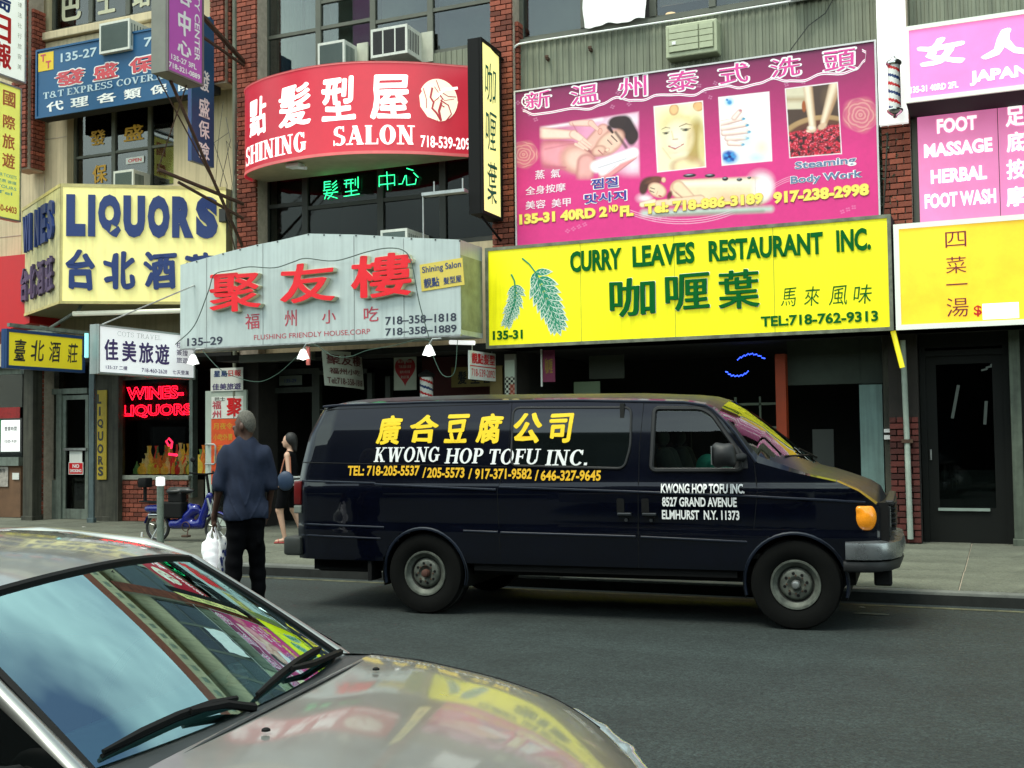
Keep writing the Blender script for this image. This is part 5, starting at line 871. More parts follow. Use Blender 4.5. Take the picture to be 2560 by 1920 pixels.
t = thing('lamp_arm', 'dull metal lamp arm under the left end of the liquors box', 'lamp', (-16.8, 16.4, 3.75)); obj('arm', MB().box(-17.2, -16.3, 16.35, 16.5, 3.78, 3.86).tube([(-16.3, 16.4, 3.8), (-17.1, 16.6, 3.95)], .03), M['dframe'], t)
t = thing('awning', 'plain bright red sign panel at the left edge under the liquors box', 'sign', (-18, 16.6, 3.7)); obj('panel', MB().add([(-19.2, 16.7, 3.75), (-17.5, 16.7, 4.05), (-17.5, 16.7, 5.42), (-19.2, 16.7, 5.42), (-19.2, 17.5, 3.75), (-17.5, 17.5, 4.05), (-17.5, 17.5, 5.42), (-19.2, 17.5, 5.42)], [(0, 1, 2, 3), (7, 6, 5, 4), (0, 4, 5, 1), (1, 5, 6, 2), (2, 6, 7, 3), (3, 7, 4, 0)]), mat('plain red', (.6, .01, .015), .4, var=.05), t)
# vertical liquors board
P = PY(17.61); vl = thing('board_sign', 'vertical yellow board reading liquors on the wooden panel', 'sign', (-16.49, 17.6, .95)); obj('board', MB().pbox(P, -16.61, -16.37, .95, 2.73, 0, .02), mat('mustard board', (.42, .3, .02), .6, var=.15, scale=5), vl)
for s, b in zip('LIQUORS', ((-16.605, 2.46, -16.5, 2.65), (-16.565, 2.22, -16.52, 2.4), (-16.6, 1.97, -16.45, 2.155), (-16.59, 1.72, -16.45, 1.906), (-16.6, 1.47, -16.445, 1.656), (-16.58, 1.246, -16.444, 1.42), (-16.58, 1.021, -16.443, 1.208))): text(vl, s, b, M['ink'], P, .04, off=.024)
# ---- four dishes sign, pink signs
P = PY(16.4); fs = cabinet('yellow lit four dishes one soup sign at right edge', P, -1.31, 1.9, 3.1, 4.56, .7, M['dark'], mat('lit yellow face', (.88, .55, .02), .4, emit=.42, var=.22, scale=.9), mat('white rim', (.75, .78, .68), .4, var=.05, emit=.15), .07)
MR = mat('maroon letter', (.2, .01, .03), .5)
for s, b in (('四', (-.646, 4.187, -.382, 4.4)), ('菜', (-.647, 3.834, -.392, 4.06)), ('湯', (-.654, 3.246, -.379, 3.5))): text(fs, s, b, MR, P, -.004, off=.006)
obj('lettering', MB().pbox(P, -.651, -.383, 3.675, 3.693, .004, .007), MR, fs); text(fs, '$', (-.315, 3.234, -.215, 3.384), M['red'], P, .02, off=.006); obj('price_patch', MB().pbox(P, -.207, .237, 3.19, 3.4, .002, .008), WL, fs)
P = PY(16.3); pk = cabinet('bright pink japanese salon sign with white characters at top right', P, -1.09, 1.9, 6.2, 7.26, .8, M['dark'], mat('lit pink face', (.9, .2, .5), .4, emit=.42, var=.12, scale=1.3), mat('white rim', (.75, .78, .68), .4, var=.05, emit=.15), .06)
for s, b in (('女', (-.932, 6.66, -.32, 7.05)), ('人', (-.131, 6.66, .5, 7.05)), ('屋', (.8, 6.66, 1.4, 7.05))): text(pk, s, b, WL, P, .07, off=.006, wob=.03)
text(pk, 'JAPANESE', (-.275, 6.33, .82, 6.53), WL, P, .045, off=.006); text(pk, '135-31 40RD 2FL', (-1.03, 6.33, -.42, 6.42), WL, P, .03, off=.006)
P = PY(17.1); pl_ = thing('window_signs', 'pink foot massage and herbal panels in a dark frame, right edge', 'sign', (0, 17.1, 4.7))
obj('frame', MB().pbox(P, -1.08, 2.0, 4.66, 6.42, -.1, -.01), M['wframe'], pl_)
for a, b in ((-1.0, .05), (.06, .6), (.61, 1.9)): obj('panel', MB().pbox(P, a, b, 4.68, 6.34, -.01, 0), mat('lit soft pink', (.86, .24, .5), .45, emit=.36, var=.12, scale=1.5), pl_)
for s, b in (('FOOT', (-.739, 5.93, -.214, 6.14)), ('MASSAGE', (-.92, 5.6, -.022, 5.8)), ('HERBAL', (-.84, 5.22, -.104, 5.42)), ('FOOT WASH', (-.93, 4.87, .004, 5.08)), ('足', (.157, 5.92, .399, 6.2)), ('底', (.158, 5.56, .399, 5.84)), ('按', (.147, 5.18, .388, 5.46)), ('摩', (.136, 4.8, .376, 5.08))): text(pl_, s, b, WL, P, .04, off=.006)
# ---- barber banner and pole
P = PY(16.9); bn = thing('banner', 'tall white lit panel behind the barber pole at right', 'sign', (-1.3, 16.95, 6.1)); obj('panel', MB().pbox(P, -1.5, -1.11, 6.1, 9.6, -.12, 0), mat('lit white panel', (.85, .86, .82), .4, emit=.5, var=.02), bn)
def barber(label, x, y, z0, z1, r, chrome):
    t = thing('barber_pole', label, 'barber pole', (x, y, z0)); H = z1-z0; n = 28; m = 40; cyl = [[], [], []]
    vs = [(x+r*math.cos(2*math.pi*k/n), y+r*math.sin(2*math.pi*k/n), z0+H*.16+H*.68*j/m) for j in range(m+1) for k in range(n)]
    for j in range(m):
        for k in range(n):
            ph = ((k/n)*1.0 + j/m*2.6) % 1; c = 0 if (ph < .18) else 1 if .5 < ph < .68 else 2; cyl[c].append((j*n+k, j*n+(k+1) % n, (j+1)*n+(k+1) % n, (j+1)*n+k))
    for nm, fs_, mm in (('red_stripe', cyl[0], M['red']), ('blue_stripe', cyl[1], M['navy']), ('white_stripe', cyl[2], M['wht'])): mb = MB(); mb.v = vs; mb.f = fs_; obj(nm, mb, mm, t)
    for nm, zz, sg in (('cap', z0+H*.84, 1), ('base', z0+H*.16, -1)): obj(nm, MB().lathe([(r*1.05, 0), (r*1.3, sg*.02), (r*1.3, sg*H*.05), (r*.95, sg*H*.09), (r*.4, sg*H*.12), (r*.35, sg*H*.14), (0, sg*H*.16)], (x, y, zz), n=20), chrome, t, smooth=True)
    return t
CH = mat('chrome', (.6, .6, .6), .12, 1, var=0)
barber('chrome capped barber pole mounted on the white panel at right', -1.27, 16.72, 6.12, 7.02, .085, CH)
barber('striped barber pole below the friendly house canopy, just above the van', -8.84, 16.9, 2.0, 2.85, .11, M['dark'])
t = thing('hanging_plant', 'dusty tangle of dead vine on the right brick pilaster', 'plant', (-1.5, 16.98, 4.75)); mb = MB()
for i in range(260): x, z_ = -1.56+random.random()**1.6*.3, 4.75+random.random()*1.25; a = random.random()*6.28; s_ = random.uniform(.015, .04); y = 16.98+random.random()*.06; mb.add([(x, y, z_), (x+s_*math.cos(a), y-.02, z_+s_*math.sin(a)), (x+s_*math.cos(a+1.2), y+.01, z_+s_*math.sin(a+1.2))], [(0, 1, 2)])
obj('foliage', mb, mat('dusty vine', (.06, .085, .055), .9, var=.4), t, kind='stuff'); obj('stem', MB().tube([(-1.5, 17.0, 4.7), (-1.45, 16.98, 5.3), (-1.4, 16.99, 6.0)], .012, 5), M['wood'], t)
t = thing('conduit', 'white standpipe in front of the right brick strip', 'pipe', (-1.24, 16.9, .12)); obj('pipe', MB().tube([(-1.27, 16.95, 3.0), (-1.25, 16.95, 1.6), (-1.24, 16.95, .2)], .04, 10), mat('pipe white', (.36, .42, .36), .5, var=.3, streak=.3), t, smooth=True); obj('clamp', MB().box(-1.32, -1.17, 16.9, 17.0, 1.55, 1.6), M['rust'], t)
t = thing('tube_light', 'short slanted yellow tube under the corner of the curry sign', 'lamp', (-1.3, 16.5, 2.6)); obj('tube', MB().tube([(-1.36, 16.5, 3.1), (-1.25, 16.5, 2.59)], .035, 8), mat('yellow tube', (.8, .7, .02), .4, emit=.35, var=0), t)
t = thing('meter_box', 'pair of tiny white lit boxes on the panel right of the teal jamb', 'fixture', (-1.55, 17.2, 1.5)); obj('box', MB().box(-1.58, -1.5, 17.2, 17.26, 1.6, 1.66).box(-1.58, -1.5, 17.2, 17.26, 1.7, 1.75), M['wht'], t)
# ---- clamp lamps and wires on the canopy
CL = mat('lamp glow', (1, 1, .95), .4, emit=2.2, var=0)
for i, (x, z_, lb) in enumerate(((-12.5, 3.05, 'left clip lamp glowing under the silver canopy by the white travel sign'), (-10.3, 3.05, 'middle clip lamp glowing under the silver canopy'), (-8.02, 3.02, 'right clip lamp under the silver canopy beside the looped wire'))):
    t = thing('clip_lamp', lb, 'lamp', (x, 15.5, z_), group='clip lamps under the silver canopy')
    obj('shade', MB().lathe([(.035, .1), (.05, .08), (.1, -.04), (.105, -.05)], (x-.03, 15.48, z_), n=16), mat('shade white', (.8, .82, .8), .4, emit=.7, var=0), t, smooth=True); obj('bulb', MB().lathe([(0, -.075), (.06, -.05), (.09, -.04), (0, -.035)], (x-.03, 15.48, z_), n=16), CL, t)
    obj('arm', MB().tube([(x-.03, 15.48, z_+.1), (x+.04, 15.47, z_+.19), (x+.14, 15.56, z_+.2)], .018, 6), M['steel'], t)
t = thing('cable', 'thin dark cable draped across the silver canopy over the red characters', 'cable', (-10, 15.4, 4)); ps = [(-12.89, 3.34), (-12.49, 3.64), (-12.2, 4.2), (-12.07, 4.48), (-11.7, 4.53), (-11.36, 4.56), (-10.87, 4.51), (-10.5, 4.58), (-10.26, 4.62), (-9.71, 4.54), (-9.12, 4.64), (-8.73, 4.67), (-8.45, 4.6), (-8.32, 4.38), (-8.2, 3.79), (-8.03, 3.22)]
cc = crm(np.array(ps), 5); obj('cable', MB().tube([(x, 15.46, z_) for x, z_ in cc], .009, 5), mat('cable grey green', (.07, .1, .085), .5), t)
t = thing('cable', 'pale green cable hanging in loops below the silver canopy', 'cable', (-10, 15.5, 3)); ps = [(-12.37, 3.22), (-11.95, 2.86), (-11.31, 2.66), (-10.88, 2.76), (-10.43, 3.07), (-10.15, 3.22), (-9.83, 3.04), (-9.5, 3.0), (-9.16, 3.09), (-8.72, 3.14), (-8.11, 3.22), (-8.01, 2.98), (-7.84, 2.66), (-7.64, 2.69), (-7.58, 3.18)]
cc = crm(np.array(ps), 6); obj('cable', MB().tube([(x, 15.52, z_) for x, z_ in cc], .006, 5), mat('cable pale green', (.05, .1, .075), .5), t)
t = thing('drain_pipe', 'thin grey green drainpipe left of the salon brick pilaster', 'pipe', (-12.83, 17.0, .12)); obj('pipe', MB().tube([(-12.83, 17.02, .13), (-12.83, 17.02, 12)], .04, 8), mat('pipe green grey', (.17, .18, .13), .6, var=.3, streak=.3), t, smooth=True)
t = thing('cable', 'loose black wires dangling from the wall above the liquors box', 'cable', (-13.1, 17.0, 5.4)); mb = MB()
for k in range(5): x = -13.15+k*.06; mb.tube([(x, 17.1, 8.0-.3*k), (x+.25*math.sin(k*2.1), 16.95, 7.2), (x-.1*math.cos(k), 17.0, 6.4), (-13.0, 17.0, 5.9-k*.1)], .006, 4)
mb.rbox(-13.1, -12.95, 16.9, 17.05, 5.7, 5.95, .01); obj('cable', mb, M['ink'], t)
# ---- hanging small signs under canopies
P = PX(-7.6); hs = thing('hanging_sign', 'small white hanging sign with red characters between the two canopies', 'sign', (-7.6, 16.5, 2.61)); obj('board', MB().pbox(P, 15.99, 16.97, 2.61, 3.06, -.03, 0), M['white'], hs); text(hs, '靚點髮型', (16.05, 2.86, 16.93, 3.03), M['red'], P, .03, off=.006); text(hs, '718-539-2092', (16.04, 2.66, 16.92, 2.78), M['red'], P, .0, off=.006); obj('line', MB().pbox(P, 16.0, 16.96, 2.815, 2.83, .002, .005), M['red'], hs); obj('hook', MB().tube([(-7.61, 16.1, 3.06), (-7.61, 16.1, 3.2)], .008).tube([(-7.61, 16.85, 3.06), (-7.61, 16.85, 3.2)], .008), M['steel'], hs)
t = thing('tube_light', 'short white tube between the silver canopy and the curry sign', 'lamp', (-7.7, 16.0, 3.17)); obj('tube', MB().tube([(-7.95, 16.0, 3.2), (-7.52, 16.0, 3.17)], .035, 8), M['lwhite'], t)
hb = thing('hanging_banner', 'curled grey white banner hanging under the silver canopy beside the middle lamp', 'banner', (-10.2, 16, 2.6))
class Cv:
    def pt(s, u, v, w=0.): yb_ = 15.75+u*1.15; return Vector((-10.15+.12*math.sin(u*2.6)+w-.02*(3.1-v), yb_+.18*(3.1-v), v-.05*u*(3.1-v)*1.5))
CV = Cv(); obj('cloth', MB().grid([[CV.pt(u, v) for u in np.linspace(0, 1, 14)] for v in np.linspace(2.58, 3.15, 8)]), mat('banner cloth', (.36, .38, .32), .8, var=.2), hb, smooth=True)
text(hb, '聚友樓', (.06, 2.93, .9, 3.1), mat('maroon print', (.09, .02, .02), .7), CV, .03, off=.012, cuts=.1); text(hb, '福州小吃', (.1, 2.78, .85, 2.88), mat('maroon print', (.09, .02, .02), .7), CV, .01, off=.012, cuts=.1); text(hb, 'Tel:718-358-1818', (.05, 2.62, .9, 2.72), mat('maroon print', (.09, .02, .02), .7), CV, .01, off=.012, cuts=.1)
obj('ribbon', MB().box(-10.32, -10.26, 15.55, 15.58, 2.9, 3.2), mat('red ribbon', (.5, .12, .1), .7), hb)
P = PY(17.3); ht = sheet('poster', 'white card with a red heart under the silver canopy', 'sign', P, -9.68, -9.24, 2.53, 3.16, mat('card', (.42, .45, .38), .7))
hp = [(16*math.sin(a)**3/16*.2-9.46, (13*math.cos(a)-5*math.cos(2*a)-2*math.cos(3*a)-math.cos(4*a))/17*.28+2.87) for a in np.linspace(0, 2*math.pi, 40, endpoint=False)]
obj('heart', MB().prism(P, hp, .005, .009), mat('heart red', (.33, .01, .015), .6), ht)
for i, s in enumerate(('聚友樓餐館', '718-358-1818', '福州小吃外賣', '歡迎訂餐')): text(ht, s, (-9.6+.02*i, 3.0-i*.09, -9.32-.02*i, 3.05-i*.09), mat('pale heart ink', (.5, .35, .3), .6), P, .02, off=.013)
sheet('poster', 'dim mustard salon panel behind the small hanging sign', 'sign', P, -8.57, -7.73, 2.55, 2.89, mat('dim mustard', (.13, .1, .02), .7), [(c, (-8.45+i*.24, 2.6, -8.28+i*.24, 2.82), M['dark'], .04) for i, c in enumerate('髮型屋')])
def check(U, V):
    c = ((np.floor(U/.041)+np.floor(V/.041)) % 2); img = np.where(c[..., None] > .5, np.array(S(200, 205, 190)), np.array(S(22, 24, 22)))
    up = (V > 2.68)[..., None]; img = np.where(up, np.array(S(190, 205, 190)), img); img = lay(img, ((V < 2.56) & (U > -7.36)).astype(float), (170, 60, 30), .7); return img
kc = thing('checkered_column', 'narrow column with black and white checks left of the curry doorway', 'column', (-7.35, 17.0, .12)); obj('shaft', MB().box(-7.45, -7.26, 16.99, 17.04, .12, 3.05), mat('column pale', (.3, .32, .28), .7), kc); canvas(kc, 'print', PY(16.985), (-7.44, 2.3, -7.27, 2.95), 34, 130, check, vcol('check print', .5, 0))
obj('board', MB().box(-7.72, -7.5, 17.0, 17.04, 1.9, 2.87), mat('dim tan board', (.14, .1, .03), .7), kc)
P = PY(16.9); sheet('poster', 'dark magenta hanging strip under the curry sign', 'banner', P, -6.74, -6.53, 2.57, 3.08, mat('dull magenta', (.2, .02, .07), .6, var=.4), [('咖喱', (-6.7, 2.7, -6.57, 2.95), mat('dull gold', (.3, .2, .02), .6))]); 
obj('pole_edge', MB().pbox(P, -6.77, -6.745, 2.5, 3.12, 0, .02), M['white'], bpy.data.objects[[o.name for o in bpy.data.objects if o.get('label') == 'dark magenta hanging strip under the curry sign'][0]])
sheet('poster', 'dim green notice board above the van roof under the curry sign', 'board', PY(17.4), -6.4, -5.95, 2.3, 2.58, mat('dim green board', (.1, .14, .08), .7))
sheet('poster', 'small dim sheet hanging in the dark curry shop front', 'poster', PY(17.45), -6.15, -5.55, 2.62, 3.0, mat('very dim sheet', (.03, .035, .025), .8))
for i, (lb, pts) in enumerate((('upper arc of tiny blue lights in the curry shop window', [(-3.78, 2.87), (-3.68, 2.92), (-3.57, 2.945), (-3.46, 2.92), (-3.36, 2.86)]), ('lower arc of tiny blue lights in the curry shop window', [(-3.97, 2.69), (-3.9, 2.63), (-3.81, 2.61), (-3.71, 2.62), (-3.62, 2.67)]))):
    t = thing('light_string', lb, 'lights', (pts[2][0], 17.7, pts[2][1])); cc = crm(np.array(pts), 5); mb = MB()
    for k, (x, z_) in enumerate(cc): mb.lathe([(0, -.011), (.011, 0), (0, .011)], (x, 17.7+.004*(k % 2), z_+.008*(k % 3-1)), n=6)
    obj('bulb', mb, mat('blue led', (.05, .1, 1), .4, emit=3.2, var=0, ecol=(.03, .08, 1)), t)
# ---- newspaper rack / door leaf with posters
P = PY(17.0); dp = thing('open_door', 'white framed glass door leaf covered with chinese posters', 'door', (-13.1, 17.0, .12)); WD = mat('pale door frame', (.42, .48, .42), .5, var=.1)
obj('frame', MB().pbox(P, -13.47, -13.335, .14, 2.61, -.04, .01).pbox(P, -12.62, -12.56, .14, 2.61, -.04, .01).pbox(P, -13.335, -12.62, 2.5, 2.61, -.04, .008).pbox(P, -13.335, -12.62, .14, .3, -.04, .008), WD, dp)
obj('glass', MB().pbox(P, -13.335, -12.62, .3, 2.5, -.02, -.015), M['shop'], dp); obj('handle', MB().tube([P.pt(-13.4, 1.27, .0), P.pt(-13.4, 1.27, .09), P.pt(-13.2, 1.27, .1), P.pt(-13.17, 1.3, .1), P.pt(-13.17, 1.6, .1), P.pt(-13.2, 1.63, .1), P.pt(-13.4, 1.63, .09), P.pt(-13.4, 1.63, 0)], .018, 8), M['steel'], dp, smooth=True)
sheet('poster', 'white newspaper board with blue and red characters over the poster door', 'sign', PY(16.98), -13.34, -12.62, 2.6, 3.02, M['white'], [('星島', (-13.27, 2.86, -12.96, 2.98), M['navy'], .04), ('日報', (-12.94, 2.86, -12.66, 2.98), M['red'], .03), ('佳美旅遊', (-13.3, 2.62, -12.66, 2.74), PU, .03)])
sheet('poster', 'pale sheet with red characters on the open glass door', 'poster', PY(16.99), -13.33, -12.62, 2.1, 2.5, M['white'], [('巴士', (-13.25, 2.42, -13.02, 2.49), M['ink']), ('福', (-13.31, 2.27, -13.11, 2.42), DR, .03), ('州', (-13.31, 2.11, -13.11, 2.25), DR, .03), ('聚', (-12.99, 2.13, -12.64, 2.47), M['red'], .05)])
sheet('poster', 'orange red menu poster with yellow writing on the open glass door', 'poster', PY(16.985), -13.33, -12.75, .9, 2.09, mat('orange red sheet', (.62, .07, .01), .5, var=.3, scale=3, emit=.05), [(s, (-13.28, 1.9-i*.2, -12.85, 2.02-i*.2), GOLD, .02) for i, s in enumerate(('月夜令', '小吃外賣', '一流美食', '歡迎光臨'))])
# ---- air conditioners in windows
def ac(label, x0, x1, y0, y1, z0, z1, kind, group='window air conditioners on the upper facade'):
    t = thing('air_conditioner', label, 'air conditioner', ((x0+x1)/2, (y0+y1)/2, z0), group=group); Wt = mat('ac white', (.66, .67, .6), .5, var=.1, scale=8, streak=.12)
    obj('housing', MB().rbox(x0, x1, y0+.02, y1, z0, z1, .015), Wt, t); w_, h_ = x1-x0, z1-z0; co = mat('coil green grey', (.075, .11, .1), .5, var=.2, scale=30) if kind != 'dark' else mat('coil black', (.02, .018, .018), .5, var=.3, scale=30)
    obj('coil', MB().box(x0+.04, x1-.04, y0+.005, y0+.022, z0+.05, z1-.05), co, t)
    fr_ = MB().box(x0, x1, y0, y0+.03, z1-.045, z1).box(x0, x1, y0, y0+.03, z0, z0+.045).box(x0, x0+.04, y0, y0+.03, z0+.045, z1-.045).box(x1-.04, x1, y0, y0+.03, z0+.045, z1-.045)
    if kind == 'dark':
        for k in (1, 2): fr_.box(x0+w_*k/3-.012, x0+w_*k/3+.012, y0-.002, y0+.02, z0+.045, z1-.045)
    obj('bezel', fr_, Wt, t); fins = MB()
    for k in range(int((h_-.1)/.018)): fins.box(x0+.04, x1-.04, y0, y0+.006, z0+.052+k*.018, z0+.056+k*.018)
    obj('grille', fins, mat('fin grey', (.2, .24, .22), .4, .4) if kind != 'dark' else mat('fin dark', (.06, .06, .06), .4, .4), t)
    sd = MB()
    for k in range(7): sd.box(x1, x1+.006, y0+.05+k*(y1-y0-.3)/7, y0+.07+k*(y1-y0-.3)/7, z0+.08, z1-.08)
    obj('side_vent', sd, co, t); return t
ac('window air conditioner with green coil, left of the pair above the red sign', -10.95, -10.4, 16.9, 17.5, 8.22, 8.7, 'g'); ac('window air conditioner with dark barred grille, right of the pair above the red sign', -9.81, -9.1, 16.8, 17.5, 8.24, 8.74, 'dark')
ac('boxy white air conditioner hanging over the blue insurance sign', -15.95, -15.2, 16.9, 17.75, 9.24, 9.84, 'g'); ac('grey air conditioner in the left window just above the yellow liquors box', -15.95, -15.45, 17.3, 17.85, 6.55, 7.02, 'g')
ac('air conditioner top peeking over the silver canopy', -9.53, -9.02, 16.6, 17.4, 4.78, 5.2, 'g'); ac('low air conditioner edge left of the one peeking over the canopy', -10.6, -10.1, 16.7, 17.4, 4.75, 5.14, 'g')
for x in (-10.4, -9.1): obj('side_panel', MB().box(x+.0, x+.22, 17.32, 17.36, 8.22, 8.75), mat('accordion panel', (.5, .5, .4), .6, var=.2), mbd)
t = thing('metal_frame', 'thin white metal frame with a small tray standing on the canopy at right', 'frame', (-8.0, 15.9, 4.8)); obj('frame', MB().tube([(-8.35, 15.9, 4.75), (-8.35, 15.9, 5.55)], .012).box(-8.35, -7.6, 15.85, 16.0, 5.53, 5.58).tube([(-8.15, 15.9, 5.58), (-8.15, 15.9, 5.75)], .012).tube([(-7.65, 15.9, 5.58), (-7.65, 15.9, 5.75)], .012), M['steel'], t)
# ------------------------------------------------------------------ van
VAN = (-5.258, 10.818); vr = .07
van = thing('van', 'dark blue delivery van with yellow and white company lettering', 'van', (VAN[0], VAN[1], 0), vr)
ipl = lambda x, xs, ys: float(np.interp(x, xs, ys))
NAVY = mat('van paint navy', (.0005, .0012, .0055), .3, .0, var=.25, scale=2.5, coat=.85, spec=.1); BK = mat('van black trim', (.01, .01, .011), .5, var=.15)
GL = mat('privacy glass', (.004, .006, .006), .03, 0, var=0, spec=.8)
def v_edge(x): return ipl(x, [-1.43, -1, 0, 1.5, 2.55, 2.74, 2.83, 3.0, 3.2, 3.48, 3.88, 4.05, 4.17, 4.28], [2.02, 2.055, 2.065, 2.05, 2.01, 1.975, 1.92, 1.735, 1.45, 1.37, 1.28, 1.2, 1.1, 1.0])
def v_cen(x): return ipl(x, [-1.43, -1.2, -.6, .3, 2, 2.55, 2.72, 2.85, 3.0, 3.17, 3.45, 3.64, 3.8, 3.98, 4.12, 4.2, 4.28], [2.07, 2.115, 2.14, 2.145, 2.12, 2.09, 2.07, 2.03, 1.94, 1.81, 1.59, 1.41, 1.37, 1.31, 1.26, 1.21, 1.03])
def v_w(z): return ipl(z, [.4, .55, .72, .8, .86, 1.1, 1.22, 1.27, 1.45, 1.65, 1.85, 1.97, 2.06], [.95, .975, .99, 1.0, .99, 1.0, 1.003, .985, .965, .935, .9, .872, .85])
def v_g(x): return ipl(x, [-1.43, -1.33, -1.1, 3.3, 3.7, 3.95, 4.1, 4.2, 4.28], [.9, .97, 1, 1, .985, .96, .93, .88, .76])
def lean(z): return ipl(z, [.4, 1.1, 1.28, 1.47, 1.75, 1.97, 2.06, 2.2], [0, 0, .01, .04, .1, .21, .27, .3])
def vy(x, z): return v_w(z)*v_g(x)
xs = list(np.arange(-1.43, -1.1, .04))+list(np.arange(-1.1, 2.6, .06))+list(np.arange(2.6, 4.28, .02))+[4.28]
NS, NT = 40, 16; rings = []
for x in xs:
    ze, zc = v_edge(x), v_cen(x); zb = .5 if x < 3.95 else .5+(x-3.95)*.3; r = []
    lw = max(0, 1-(x+1.43)/.55)
    for k in range(NS+1): z_ = zb+(ze-zb)*k/NS; r.append((x+lean(z_)*lw, vy(x, z_), z_))
    w_ = vy(x, ze)
    for k in range(1, NT+1): s_ = k/NT; z_ = ze+(max(zc, ze)-ze)*math.sin(s_*math.pi/2)**.75; r.append((x+lean(z_)*lw, w_*(1-s_), z_))
    rings.append(r)
def in_poly(x, y, P_):
    c = False; n = len(P_); j = n-1
    for i in range(n):
        if (P_[i][1] > y) != (P_[j][1] > y) and x < (P_[j][0]-P_[i][0])*(y-P_[i][1])/(P_[j][1]-P_[i][1])+P_[i][0]: c = not c
        j = i
    return c
def rpoly(P_, r, n=5):     # rounded polygon
    out = []
    for i in range(len(P_)):
        a, b, c = (np.array(P_[i-1]), np.array(P_[i]), np.array(P_[(i+1) % len(P_)])); u_ = (a-b)/np.hypot(*(a-b)); w_ = (c-b)/np.hypot(*(c-b)); p, q = b+u_*r, b+w_*r
        for k in range(n+1): t = k/n; out.append(tuple((1-t)**2*p+2*t*(1-t)*b+t*t*q))
    return out
FW = rpoly([(2.25, 1.385), (3.07, 1.385), (3.03, 1.56), (2.8, 1.885), (2.7, 1.94), (2.27, 1.95)], .05)
AR, AF = (.0, .395, .43), (3.505, .395, .44)
body, wsg, topm, hoodm = MB(), MB(), MB(), MB()
for side in (-1, 1):
    b0 = len(body.v); R_ = len(rings[0])
    pts = [(p[0], side*p[1], p[2]) for r in rings for p in r]; body.v += pts; wsg_f = []
    for i in range(len(rings)-1):
        for k in range(R_-1):
            q = [i*R_+k, (i+1)*R_+k, (i+1)*R_+k+1, i*R_+k+1]; c = np.mean([pts[j] for j in q], 0)
            if k < NS and (math.hypot(c[0]-AR[0], c[2]-AR[1]) < AR[2] or math.hypot(c[0]-AF[0], c[2]-AF[1]) < AF[2]): continue
            if k < NS and in_poly(c[0], c[2], FW): continue
            f = [b0+j for j in q]; f = f if side < 0 else f[::-1]
            xb = 3.62-.36*(abs(c[1])/.93)**2; xh = 2.86+.0*abs(c[1])
            if k >= NS+1 and xh < c[0] < xb and abs(c[1]) < vy(c[0], v_edge(c[0]))-.05: wsg_f.append(f)
            elif k >= NS+1 and c[0] > 3.3: hoodm.f.append(tuple(f))
            elif k >= NS+1 and c[0] < 2.9: topm.f.append(tuple(f))
            else: body.f.append(tuple(f))
    wsg.f += wsg_f
wsg.v = topm.v = hoodm.v = body.v
def compact(mb):
    used = sorted({i for f in mb.f for i in f}); mp_ = {o: n for n, o in enumerate(used)}; r = MB(); r.v = [mb.v[i] for i in used]; r.f = [tuple(mp_[i] for i in f) for f in mb.f]; return r
# front and rear closing faces
R_ = len(rings[0])
for ring, sg in ((rings[0], -1), (rings[-1], 1)):
    rows = [[(p[0], -p[1], p[2]) for p in ring], [(p[0]+(.02 if sg > 0 else -.01), 0, p[2]) for p in ring], [(p[0], p[1], p[2]) for p in ring]]
    g = MB().grid(rows); b = len(body.v); body.v += g.v; body.f += [tuple(b+i for i in (f if sg > 0 else f[::-1])) for f in g.f]
vb_ = obj('body', compact(body), NAVY, van, smooth=35, local=True); 
DUST = mat('dusty navy top', (.008, .012, .02), .34, .0, var=.4, scale=6, spec=.22)
topm.v = list(topm.v); obj('roof', compact(topm), DUST, van, smooth=35, local=True); obj('hood', compact(hoodm), DUST, van, smooth=35, local=True)
obj('windshield', compact(wsg), glass('windshield glass', (.62, .72, .6), 1.55, .01, .03), van, smooth=True, local=True)
class VP:      # map (x,z) onto the near side of the van body
    local = True
    def __init__(s, side=-1): s.s = side
    def pt(s, u, v, w=0.):
        lw = max(0, 1-(u+1.43)/.55); return Vector((u, s.s*(vy(min(max(u, -1.43), 4.28), v)+w), v))
VS = VP(); VF = VP(1)
def patch(P_, poly, w0, w1, step=.08):      # polygon panel conformed to the body side
    bm = bmesh.new(); vs = [bm.verts.new((x, z_, 0)) for x, z_ in poly]; bm.faces.new(vs); xa, xb = min(p[0] for p in poly), max(p[0] for p in poly); za, zb = min(p[1] for p in poly), max(p[1] for p in poly)
    x = xa+step
    while x < xb: bmesh.ops.bisect_plane(bm, geom=bm.verts[:]+bm.edges[:]+bm.faces[:], plane_co=(x, 0, 0), plane_no=(1, 0, 0)); x += step
    y = za+step
    while y < zb: bmesh.ops.bisect_plane(bm, geom=bm.verts[:]+bm.edges[:]+bm.faces[:], plane_co=(0, y, 0), plane_no=(0, 1, 0)); y += step
    mb = MB(); bm.verts.index_update(); mb.v = [tuple(P_.pt(v.co.x, v.co.y, w1)) for v in bm.verts]; mb.f = [tuple(v.index for v in f.verts) for f in bm.faces]; bm.free(); return mb
def ringtube(P_, poly, w, r): return MB().tube([P_.pt(x, z_, w) for x, z_ in poly], r, 6, closed=True)
SW_ = rpoly([(.9, 1.43), (2.0, 1.40), (2.055, 1.6), (2.055, 1.96), (.9, 1.98)], .07)
o = obj('side_window', patch(VS, SW_, 0, .004), GL, van, smooth=True, local=True); obj('gasket', ringtube(VS, SW_, .004, .012), BK, o, local=True, smooth=True); 
obj('light_band', MB(), BK, o) if False else None
